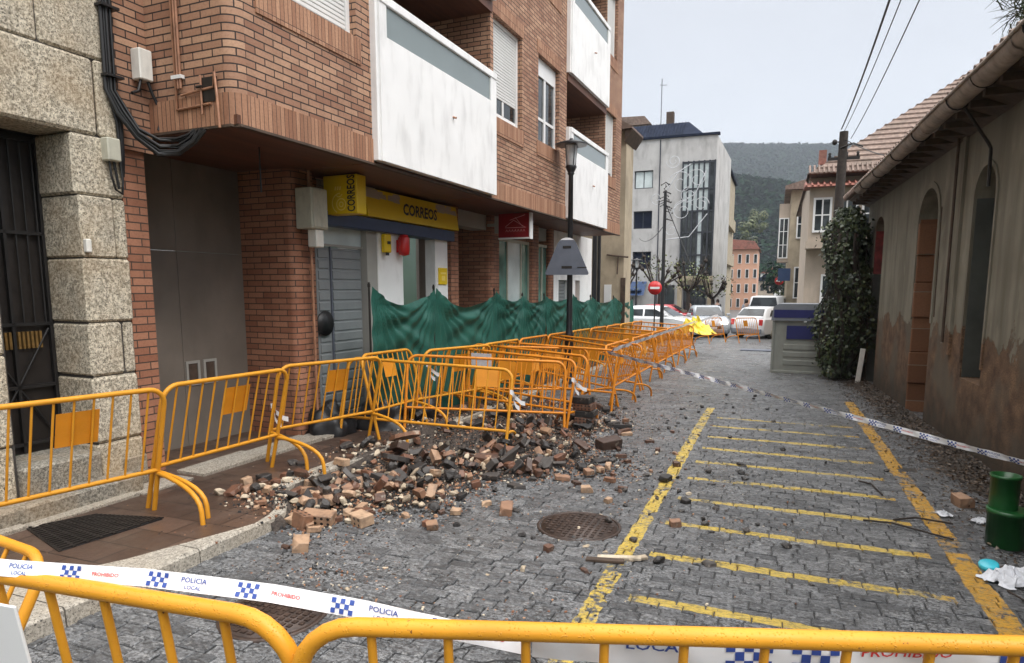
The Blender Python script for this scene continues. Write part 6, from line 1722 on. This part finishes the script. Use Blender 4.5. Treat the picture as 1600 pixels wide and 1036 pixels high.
# ------------------------------------------------------------ green netting on its poles
nt = frame_thing('debris_netting', 'green debris netting hung in swags on thin poles along the arcade', 'netting', -4.9, 7, 0)
PB = [6.98, 8.58, 10.7, 12.0, 13.2, 15.05, 16.6, 18.9, 21.3]; PT = [1.82, 1.80, 1.75, 1.66, 1.64, 1.66, 1.58, 1.54, 1.46]
rr = random.Random(21)
for i in range(len(PB)-1):
    b0, b1, t0, t1 = PB[i], PB[i+1], PT[i], PT[i+1]; sag = (.30 if i < 2 else .17)*rr.uniform(.85, 1.2)
    sd_ = i*3.7
    def f(u, v, b0=b0, b1=b1, t0=t0, t1=t1, sag=sag, sd_=sd_):
        b = b0+(b1-b0)*u; W_ = b1-b0
        top = t0+(t1-t0)*u - sag*4*u*(1-u)*(.85+.15*math.sin(u*7)); zb = pz(b)-.02
        z = zb + (top-zb)*v; dn = (1-v)*(t0-zb)            # distance below the top
        # folds fan out of the two hanging points
        d0 = math.atan2(u*W_, dn+.06); d1 = math.atan2((1-u)*W_, dn+.06)
        r0 = math.hypot(u*W_, dn); r1 = math.hypot((1-u)*W_, dn)
        a = .030*math.sin(d0*27+sd_+1.5*noise.noise((r0*2, d0*3, 1)))*min(1, r0*2.5)*math.exp(-r0*.8) + .030*math.sin(d1*25+sd_*2+1.5*noise.noise((r1*2, d1*3, 7)))*min(1, r1*2.5)*math.exp(-r1*.8)
        a += .022*math.sin((dn*15 - 16*(u-.5)**2*W_) + sd_ + 2*noise.noise((b*2, z*2, 3)))*math.exp(-((u-.5)*3)**2)*v
        a += .04*noise.noise((b*1.1, z*1.1, sd_)) + .012*noise.noise((b*9, z*5, sd_))
        a += .06*math.sin(PI*u)*(v)
        ez = -.03*math.sin(d0*9)*v*(1-v)
        return (-4.9+a, b, z+ez)
    m = MB(); m.grid(f, 80, 50); bb(m, 'net_panel', M['net'], nt)
for b, tp in zip(PB, PT):
    m = MB(); m.tube([(-4.93, b, pz(b)-.02), (-4.93, b, tp+.05)], .014, 7); m.lathe([(.02, tp-.01), (.02, tp+.03)], 7, (-4.93, b, 0)); bb(m, 'net_pole', M['iron'], nt)
m = MB()
m.grid(lambda u, v: (-4.93-.20*u+.02*math.sin(v*9), 6.96-.05*u+.02*math.sin(u*8+v*3), pz(7)+(1.74-.6*u)*v), 8, 16)
def lump(name, mat, loc, s, label, cat, seed, group=None):
    m = MB(); 
    def f(u, v):
        a, p = u*2*PI, (v-.02)*PI*.52; d = Vector((math.cos(a)*math.cos(p), math.sin(a)*math.cos(p), math.sin(p)))
        k = 1+.35*noise.noise(d*1.8+Vector((seed, 0, 0)))+.14*noise.noise(d*5+Vector((0, seed, 0)))
        return (d.x*s[0]*k, d.y*s[1]*k, max(0, d.z)*s[2]*k)
    m.grid(f, 26, 14, True); o = m.build(name, mat, loc=loc); return tag(o, label, cat, group)
lump('rubbish_bag', M['black'], (-5.12, 6.75, pz(6.7)), (.30, .30, .34), 'black bag slumped behind the third barrier at the pier foot', 'bag', 1)
lump('rubbish_bag', M['black'], (-4.72, 7.35, pz(7.3)), (.34, .30, .36), 'black bag directly behind the backwards-leaning barrier', 'bag', 2)
lump('rubbish_bag', M['black'], (-4.65, 8.2, pz(8)), (.30, .34, .30), 'black bag at the foot of the green netting, right of the others', 'bag', 3)
crumple('yellow_sheet', M['yel_tarp'], (-2.35, 21.9, .35), .8, 1.1, .6, 'bright yellow plastic sheet heaped at the end of the barrier line', 'plastic sheet', 12)

# ------------------------------------------------------------ rubble
def frag_mesh(name, kind, seed):
    """a broken lump; returns mesh"""
    r_ = random.Random(seed); bm = bmesh.new()
    if kind in ('coal', 'mortar'):
        q = .055 if kind == 'coal' else .042
        L_, W_, H_ = q*2*r_.uniform(.7, 1.2), q*2*r_.uniform(.6, 1), q*2*r_.uniform(.3, .62)
        bmesh.ops.create_icosphere(bm, subdivisions=2, radius=.5)
        for _ in range(5):
            n_ = Vector((r_.gauss(0, 1), r_.gauss(0, 1), r_.gauss(0, .8))).normalized(); d_ = r_.uniform(.22, .38)
            for v in bm.verts:
                e_ = v.co.dot(n_)-d_
                if e_ > 0: v.co -= n_*e_
        for v in bm.verts:
            v.co = v.co*(1+.30*noise.noise(v.co*4+Vector((seed, 0, 0)))); v.co = Vector((v.co.x*L_*1.15, v.co.y*W_*1.15, v.co.z*H_*1.15))
        me = bpy.data.meshes.new(name); bm.to_mesh(me); bm.free(); return me, (L_, W_, H_)
    if kind == 'brick':
        L_, W_, H_ = r_.uniform(.07, .22), r_.uniform(.07, .115), r_.uniform(.045, .08)
    elif kind == 'whole': L_, W_, H_ = .25, .118, .075
    elif kind == 'slate': L_, W_, H_ = r_.uniform(.07, .22), r_.uniform(.06, .15), r_.uniform(.018, .05)
    elif kind == 'coal': L_, W_, H_ = r_.uniform(.06, .14), r_.uniform(.06, .12), r_.uniform(.05, .09)
    else: L_, W_, H_ = r_.uniform(.05, .11), r_.uniform(.04, .09), r_.uniform(.03, .06)
    bmesh.ops.create_cube(bm, size=1)
    for v in bm.verts: v.co = Vector((v.co.x*L_, v.co.y*W_, v.co.z*H_))
    ncut = 0 if kind == 'whole' else (2 if kind == 'brick' else 5)
    for _ in range(ncut):
        n_ = Vector((r_.gauss(0, 1), r_.gauss(0, 1), r_.gauss(0, .6))).normalized()
        if kind == 'brick' and _ == 0: n_ = Vector((1, r_.gauss(0, .5), r_.gauss(0, .4))).normalized()
        far = max(v.co.dot(n_) for v in bm.verts)
        res = bmesh.ops.bisect_plane(bm, geom=list(bm.verts)+list(bm.edges)+list(bm.faces), plane_co=n_*far*r_.uniform(.55, .82), plane_no=n_, clear_outer=True)
        ed = [e for e in res['geom_cut'] if isinstance(e, bmesh.types.BMEdge)]
        if len(ed) > 2: bmesh.ops.contextual_create(bm, geom=ed)
    bmesh.ops.bevel(bm, geom=list(bm.edges), offset=.004, segments=1, affect='EDGES')
    bmesh.ops.triangulate(bm, faces=[f for f in bm.faces if len(f.verts) > 4])
    if kind not in ('whole',):
        bmesh.ops.subdivide_edges(bm, edges=[e for e in bm.edges if e.calc_length() > .03], cuts=1)
        for v in bm.verts: v.co += v.co.normalized()*noise.noise(v.co*28+Vector((seed, 0, 0)))*.007
    me = bpy.data.meshes.new(name); 
    if kind == 'whole' or (kind == 'brick' and seed % 3 == 0):       # perforations on the broad faces
        bm2 = bmesh.new()
    bm.to_mesh(me); bm.free()
    return me, (L_, W_, H_)
def perforated(seed, L_=.26, n=5, broken=False):
    m = MB(); W_, H_ = .125, .085
    m.box((-L_/2, -W_/2, -H_/2), (L_/2, W_/2, H_/2), .004)
    m.cm = 1
    for i in range(n):
        for j in range(2):
            x = -L_/2+L_*(i+.5)/n; z = -H_/4+j*H_/2
            for s in (-1, 1): 
                c = (x, s*(W_/2+.0008), z); k = 10; vs = [(x+.012*math.cos(2*PI*q/k), c[1], z+.012*math.sin(2*PI*q/k)) for q in range(k)]
                m.add(vs, (tuple(range(k)) if s > 0 else tuple(range(k))[::-1],))
    return m
# mound bed
HEAPS = [(-3.66, 4.38, .46, .30, .045), (-3.42, 4.75, .42, .30, .065), (-3.10, 5.0, .50, .32, .055), (-3.72, 5.0, .38, .40, .04), (-3.45, 6.05, .75, .42, .10), (-2.75, 6.35, .62, .42, .085), (-3.20, 5.55, .60, .36, .065),
         (-3.6, 7.5, .8, .6, .15), (-2.85, 7.9, .6, .6, .12), (-3.4, 8.7, .8, .5, .12), (-2.3, 7.2, .6, .5, .06), (-2.6, 8.9, .5, .4, .11), (-2.0, 6.6, .6, .4, .03), (-3.4, 10, .9, .6, .1)]
def bed(x, y):
    h = 0
    for cx, cy, rx, ry, hh in HEAPS: h = max(h, hh*math.exp(-((x-cx)/rx)**2-((y-cy)/ry)**2)**1.0)
    base = pz(y) if x < pav_edge(y) else g(y)
    return base, h
m = MB()
def bf(u, v):
    x, y = -4.6+u*3.2, 3.9+v*7.0; b, h = bed(x, y)
    return (x, y, b + h*.8 - .026 + .03*noise.noise((x*7, y*7, 1))*min(1, h*12))
m.grid(bf, 90, 160, False); m.build('rubble_bed', M['litter2'] if 'litter2' in M else M['joint']); tag(bpy.data.objects['rubble_bed'], 'dark gritty dust and soot heaped under the fallen bricks', 'rubble', kind='stuff')
# fine chips, uncounted
m = MB(); rr = random.Random(90)
def chip(m, x, y, z, s, rr):
    a = rr.uniform(0, 6.28); e = rr.uniform(.3, .9); h = s*rr.uniform(.25, .7); k = rr.choice((3, 4, 5)); off = rr.uniform(-.3, .3)
    b = [(x+s*(1 if i % 2 else e)*math.cos(a+i*2*PI/k), y+s*.8*math.sin(a+i*2*PI/k)) for i in range(k)]
    vs = [(p[0], p[1], z-.004) for p in b]+[(x+(p[0]-x)*.7, y+(p[1]-y)*.7, z+h*(1+off*(i % 2))) for i, p in enumerate(b)]
    m.add(vs, [tuple(range(k, 2*k))]+[(i, (i+1) % k, k+(i+1) % k, k+i) for i in range(k)])
for i in range(22000):
    q = rr.random()
    if q < .42:
        cx, cy, rx, ry, hh = rr.choice(HEAPS); x, y = rr.gauss(cx, rx*.75), rr.gauss(cy, ry*.75); s = rr.uniform(.006, .024)
    elif q < .80: x = rr.gauss(-2.3, .95); y = 3.2+rr.random()**1.3*10; s = rr.uniform(.004, .016)
    elif q < .93: x = rr.uniform(-1.5, 1.9); y = rr.uniform(2.2, 15); s = rr.uniform(.003, .011)
    elif q < .955: x = rr.gauss(-1.7, .55); y = rr.uniform(5, 11); s = rr.uniform(.006, .02)
    else: x = rr.uniform(-5.2, -3.6); y = rr.uniform(2.6, 9); s = rr.uniform(.004, .014)
    if x > 2.1 or x < -5.3: continue
    b, h = bed(x, y); chip(m, x, y, b+h*.8-.006, s, rr)
m.build('brick_dust_and_chips', M['litter']); tag(bpy.data.objects['brick_dust_and_chips'], 'small brick and slate chips strewn over cobbles and pavement', 'chips', kind='stuff')
m = MB(); rr = random.Random(91)
for i in range(6500):
    y = rr.uniform(3.5, 16.5); wx = 2.2-.032*(y-7.4); x = wx-.03-abs(rr.gauss(0, .34)); 
    if x < 1.0: continue
    s = rr.uniform(.006, .028); z = g(y)+.05*math.exp(-((wx-x)/.28)**2)+rr.uniform(0, .02)
    a = rr.uniform(0, 6.28); t_ = rr.uniform(-.5, .5)
    m.add([(x+s*math.cos(a), y+s*math.sin(a), z+s*t_), (x+s*.5*math.cos(a+1.6), y+s*.5*math.sin(a+1.6), z+.004), (x-s*math.cos(a), y-s*math.sin(a), z), (x+s*.5*math.cos(a-1.6), y+s*.5*math.sin(a-1.6), z+.008+s*.3)], ((0, 1, 2, 3),))
o = m.build('leaf_litter', M['leaf_litter'] if 'leaf_litter' in M else M['litter']); tag(o, 'soggy dead leaves and dirt along the foot of the old wall', 'leaf litter', kind='stuff')
m = MB()
m.grid(lambda u, v: ((2.215-.032*(3+v*14-7.4))-(u*.75), 3+v*14, g(3+v*14)+.055*(1-u)**2-.012+.012*noise.noise((u*9, v*60, 2))), 12, 120)
tag(m.build('dirt_verge', M['dirt']), kind='structure')

protos_r = {}
def rubble(kind, n, place, label, group, name, mats, seed, smin=.8, smax=1.25, cat='rubble piece', tilt=.5, sink=0.0):
    r_ = random.Random(seed)
    if kind not in protos_r:
        protos_r[kind] = [frag_mesh(name, kind, 100+seed+i) for i in range(10)]
    for i in range(n):
        x, y, up = place(r_)
        if x > 2.0: continue
        me, dim = r_.choice(protos_r[kind]); s = r_.uniform(smin, smax)
        key = (me.name, mats[0].name)
        mt = r_.choice(mats)
        k2 = me.name+mt.name
        if k2 not in protos_r:
            mm = me.copy(); mm.materials.clear(); mm.materials.append(mt); mm.name = name; protos_r[k2] = mm
        o = bpy.data.objects.new(name, protos_r[k2]); COL.objects.link(o)
        b, h = bed(x, y)
        rx, ry = (r_.gauss(0, tilt), r_.gauss(0, tilt)) if h > .03 else (r_.gauss(0, .08), r_.gauss(0, .08))
        if h > .03 and r_.random() < .35: rx += PI/2
        Rm = Matrix.Rotation(r_.uniform(0, 6.28), 3, 'Z') @ Matrix.Rotation(rx, 3, 'X') @ Matrix.Rotation(ry, 3, 'Y')
        half = [d*s/2 for d in dim]; ext = sum(abs(Rm[2][j])*half[j] for j in range(3))
        o.location = (x, y, b+h*.8+ext*.93+up*h-.008-sink); o.rotation_euler = Rm.to_euler(); o.scale = (s, s, s)
        tag(o, label, cat, group)
def heap(ids, spread=.72, upm=.35):
    def f(r_):
        cx, cy, rx, ry, hh = HEAPS[r_.choice(ids)]; return r_.gauss(cx, rx*spread), r_.gauss(cy, ry*spread), r_.random()*upm
    return f
def scat(x0, x1, y0, y1): return lambda r_: (r_.uniform(x0, x1), r_.uniform(y0, y1), 0)
front, mid, back = (0, 1, 2, 3), (4, 5, 6, 12), (7, 8, 9, 10, 11, 13)
BR, BD, BK, MO = M['r_brick'], M['r_brick_dark'], M['r_black'], M['r_mortar']
rubble('brick', 95, heap(front), 'broken tan brick piece in the heap at the kerb corner', 'broken bricks in the kerb heap', 'brick_fragment', [BR, BR, BD], 1, .30, .92)
rubble('brick', 85, heap(mid), 'broken brick piece in the heap before the front crosswise barrier', 'broken bricks in the middle heap', 'brick_fragment', [BR, BD, BD], 2, .30, .95)
rubble('brick', 85, heap(back, .75), 'broken brick piece in the rubble among the crosswise barriers', 'broken bricks behind the barriers', 'brick_fragment', [BD, BR, BD], 3, .30, .95)
rubble('brick', 26, scat(-3.3, -.9, 4.0, 9.5), 'loose broken brick piece lying out on the cobbles', 'loose bricks on the cobbles', 'brick_fragment', [BR, BD], 4, .3, .8)
rubble('slate', 70, heap(mid+(3,)), 'charred black slab piece in the heap before the front crosswise barrier', 'charred slabs in the middle heap', 'slate_fragment', [BK], 5, .6, 1.35)
rubble('slate', 60, heap(back, .8), 'charred black slab piece in the rubble among the crosswise barriers', 'charred slabs behind the barriers', 'slate_fragment', [BK], 6, .6, 1.35)
rubble('coal', 60, heap(front+mid), 'charred black lump in the front rubble heaps', 'charred lumps in the heaps', 'charred_lump', [BK], 7, .45, 1.2)
rubble('coal', 130, scat(-2.9, .3, 4.3, 13), 'charred black lump scattered on the cobbles', 'charred lumps on the cobbles', 'charred_lump', [BK], 8, .2, .8)
rubble('coal', 110, scat(-2.7, -.75, 5.4, 11), 'small sooty lump strewn between the rubble and the left yellow line', 'sooty lumps by the yellow line', 'charred_lump', [BK, BD], 28, .15, .6)
rubble('coal', 16, scat(-.6, 1.5, 3.2, 12), 'small black lump on the hatched yellow lines', 'black lumps on the hatching', 'charred_lump', [BK], 9, .25, .6)
rubble('mortar', 120, heap(front+(4, 5, 6)), 'pale mortar lump in the front rubble heaps', 'mortar lumps in the heaps', 'mortar_lump', [MO], 10, .4, 1.2)
rubble('mortar', 70, heap(back+(5,)), 'pale mortar lump in the rubble among the barriers', 'mortar lumps behind the barriers', 'mortar_lump', [MO], 11, .6, 1.2)
rubble('mortar', 34, scat(-3.4, -.6, 3.1, 8.5), 'pale mortar crumb on the open cobbles', 'mortar crumbs on the cobbles', 'mortar_lump', [MO], 12, .35, .8)
# singled-out pieces
def single(name, mb_, mats, loc, rot, label, cat='brick'):
    o = mb_.build(name, mats, loc=loc, rot=rot); return tag(o, label, cat)
single('perforated_brick', perforated(1), [BR, M['black']], (-3.30, 4.18, g(4.2)+.055), (R(8), R(3), R(14)), 'whole perforated brick lying in front of the kerb heap')
single('perforated_brick', perforated(2, .16, 3), [BR, M['black']], (-3.38, 4.08, g(4)+.045), (R(80), R(5), R(-20)), 'half brick just before the whole perforated brick')
single('perforated_brick', perforated(3, .18, 3), [BR, M['black']], (-2.98, 4.30, g(4.3)+.045), (R(5), R(0), R(-24)), 'half perforated brick right of the whole one')
single('perforated_brick', perforated(4), [BD, M['black']], (-3.62, 5.95, g(6)+.23), (R(-25), R(-18), R(-38)), 'reddish perforated brick tilted on top of the middle heap')
single('perforated_brick', perforated(5), [BD, M['black']], (-2.75, 6.70, g(6.7)+.10), (R(12), R(5), R(10)), 'dark red brick at the foot of the front crosswise barrier corner')
for qi, (x, y, s, rz, mt, lb) in enumerate(((-2.40, 4.42, 1.15, .5, BR, 'large lone brick chunk on the cobbles left of the manhole'), (-2.02, 5.0, 1.1, 1.9, BR, 'pair-sized brick bit midway between heap and manhole'), (-3.10, 3.72, 1.0, 2.2, BR, 'brick chunk on the cobbles below the kerb heap, nearest the camera'), (-1.55, 5.85, 1.1, .2, BR, 'brown brick piece beyond the manhole beside the yellow line'), (-1.75, 7.7, 1.7, .8, BD, 'dark brick block standing on the cobbles right of the rubble'), (-.66, 5.2, .9, .4, BR, 'small brick piece on the left yellow line by the manhole'), (1.62, 6.72, 1.3, .3, BR, 'orange brick piece at the foot of the stained wall'), (-1.42, 4.32, .8, 1.0, BD, 'small reddish stone between the manhole and the wooden scrap'))):
    me, dim = frag_mesh('x', 'brick', 503+qi*7); mm = me.copy(); mm.materials.append(mt); o = bpy.data.objects.new('brick_fragment', mm); COL.objects.link(o); o.location = (x, y, g(y)+dim[2]*s*.45); o.rotation_euler = (.1, -.08, rz); o.scale = (s, s, s); tag(o, lb, 'brick piece')
for i, (x, y, z, L_, W_, rt, mt, lb) in enumerate(((-3.15, 6.05, .24, .42, .10, (20, -28, -35), 'r_black', 'long charred slab tilted in the middle of the heap'), (-3.55, 5.75, .16, .30, .20, (-12, 14, 30), 'r_black', 'broad charred slab on the left side of the middle heap'), (-2.75, 6.25, .12, .34, .16, (14, 8, 60), 'r_brick_dark', 'broken dark tile slab by the front barrier foot'), (-3.75, 6.3, .26, .36, .22, (-20, -16, 10), 'r_brick', 'flat reddish brick slab on top left of the middle heap'))):
    m = MB(); rr = random.Random(60+i); n = 9
    P = [((L_/2)*math.cos(2*PI*k/n)*rr.uniform(.8, 1.15), (W_/2)*math.sin(2*PI*k/n)*rr.uniform(.8, 1.15)) for k in range(n)]
    m.prism(P, -.02, .025); o = m.build('slate_fragment', M[mt], loc=(x, y, g(y)+z), rot=tuple(R(q) for q in rt)); tag(o, lb, 'slab piece')
# wooden laths on the left line
for i, (x, y, L_, rz, lb) in enumerate(((-1.0, 4.28, .26, 8, 'dark wooden scrap across the left yellow line'), (-.92, 4.36, .30, 12, 'pale wooden lath beside the dark scrap on the yellow line'), (-.80, 4.40, .14, 35, 'short splinter at the right end of the pale lath'))):
    m = MB(); m.box((-L_/2, -.025, 0), (L_/2, .025, .022), .004); o = m.build('wooden_lath', M['wood_old'] if i == 0 else M['r_mortar'], loc=(x, y, g(y)+.004), rot=(0, R(-2), R(rz))); tag(o, lb, 'wood scrap')
# brick stack under the crosswise barrier
t = thing('brick_stack', 'squat stack of dark red bricks and soot by the crosswise barrier ends', 'brick stack', (-2.36, 8.72, g(8.7)))
rr = random.Random(5)
for i in range(5):
    for j in range(2):
        m = perforated(i); o = m.build('brick', [BD if i % 2 else BK, M['black']], t, loc=(rr.uniform(-.03, .03), -.07+.14*j, .05+i*.092), rotz=rr.uniform(-.18, .18))
# twigs and loose cable
def twig(label, pts, r, name='twig', mat='bark'):
    p0 = Vector(pts[0]); m = MB(); m.tube([tuple(Vector(p)-p0) for p in pts], r, 5); o = m.build(name, M[mat], loc=p0); tag(o, label, 'twig' if name == 'twig' else 'cable')
def G(x, y, h=.014): return (x, y, g(y)+h)
twig('thin twig crossing the right yellow line by the white scraps', [G(.75, 5.9), G(.95, 5.86, .03), G(1.15, 5.72, .03), G(1.33, 5.66)], .008)
twig('curved twig over the right yellow line above the first', [G(.98, 6.0), G(1.15, 6.08, .03), G(1.4, 6.02, .03)], .009)
twig('bent twig on the hatching near the right yellow line', [G(.85, 7.2), G(.95, 7.1, .02), G(1.0, 6.75)], .008)
twig('long dry twig below the pale cloth at the right', [G(1.42, 4.75), G(1.5, 4.5, .03), G(1.56, 4.2)], .006)
P = []
for i in range(34):
    a = i*.42; P.append((-1.25+.30*math.cos(a)+.02*i*.5, 2.75+.24*math.sin(a)-.006*i, g(2.7)+.014+.004*math.sin(a*2)))
twig('thin black cable coiled on the cobbles behind the near barrier', P, .0045, 'loose_cable', 'black')
P = [(-.9+.09*i, 2.45+.09*math.sin(i*.9), g(2.4)+.014) for i in range(14)]
twig('thin black cable trailing right from the coil on the cobbles', P, .0045, 'loose_cable', 'black')

# ------------------------------------------------------------ haze between us and the hills
hz = MB(); hz.box((-1500, -80, -60), (1500, 2000, 420))
o = hz.build('haze', M['haze']); tag(o, 'thin rainy haze in the valley air', 'haze', kind='stuff')
o.visible_shadow = True
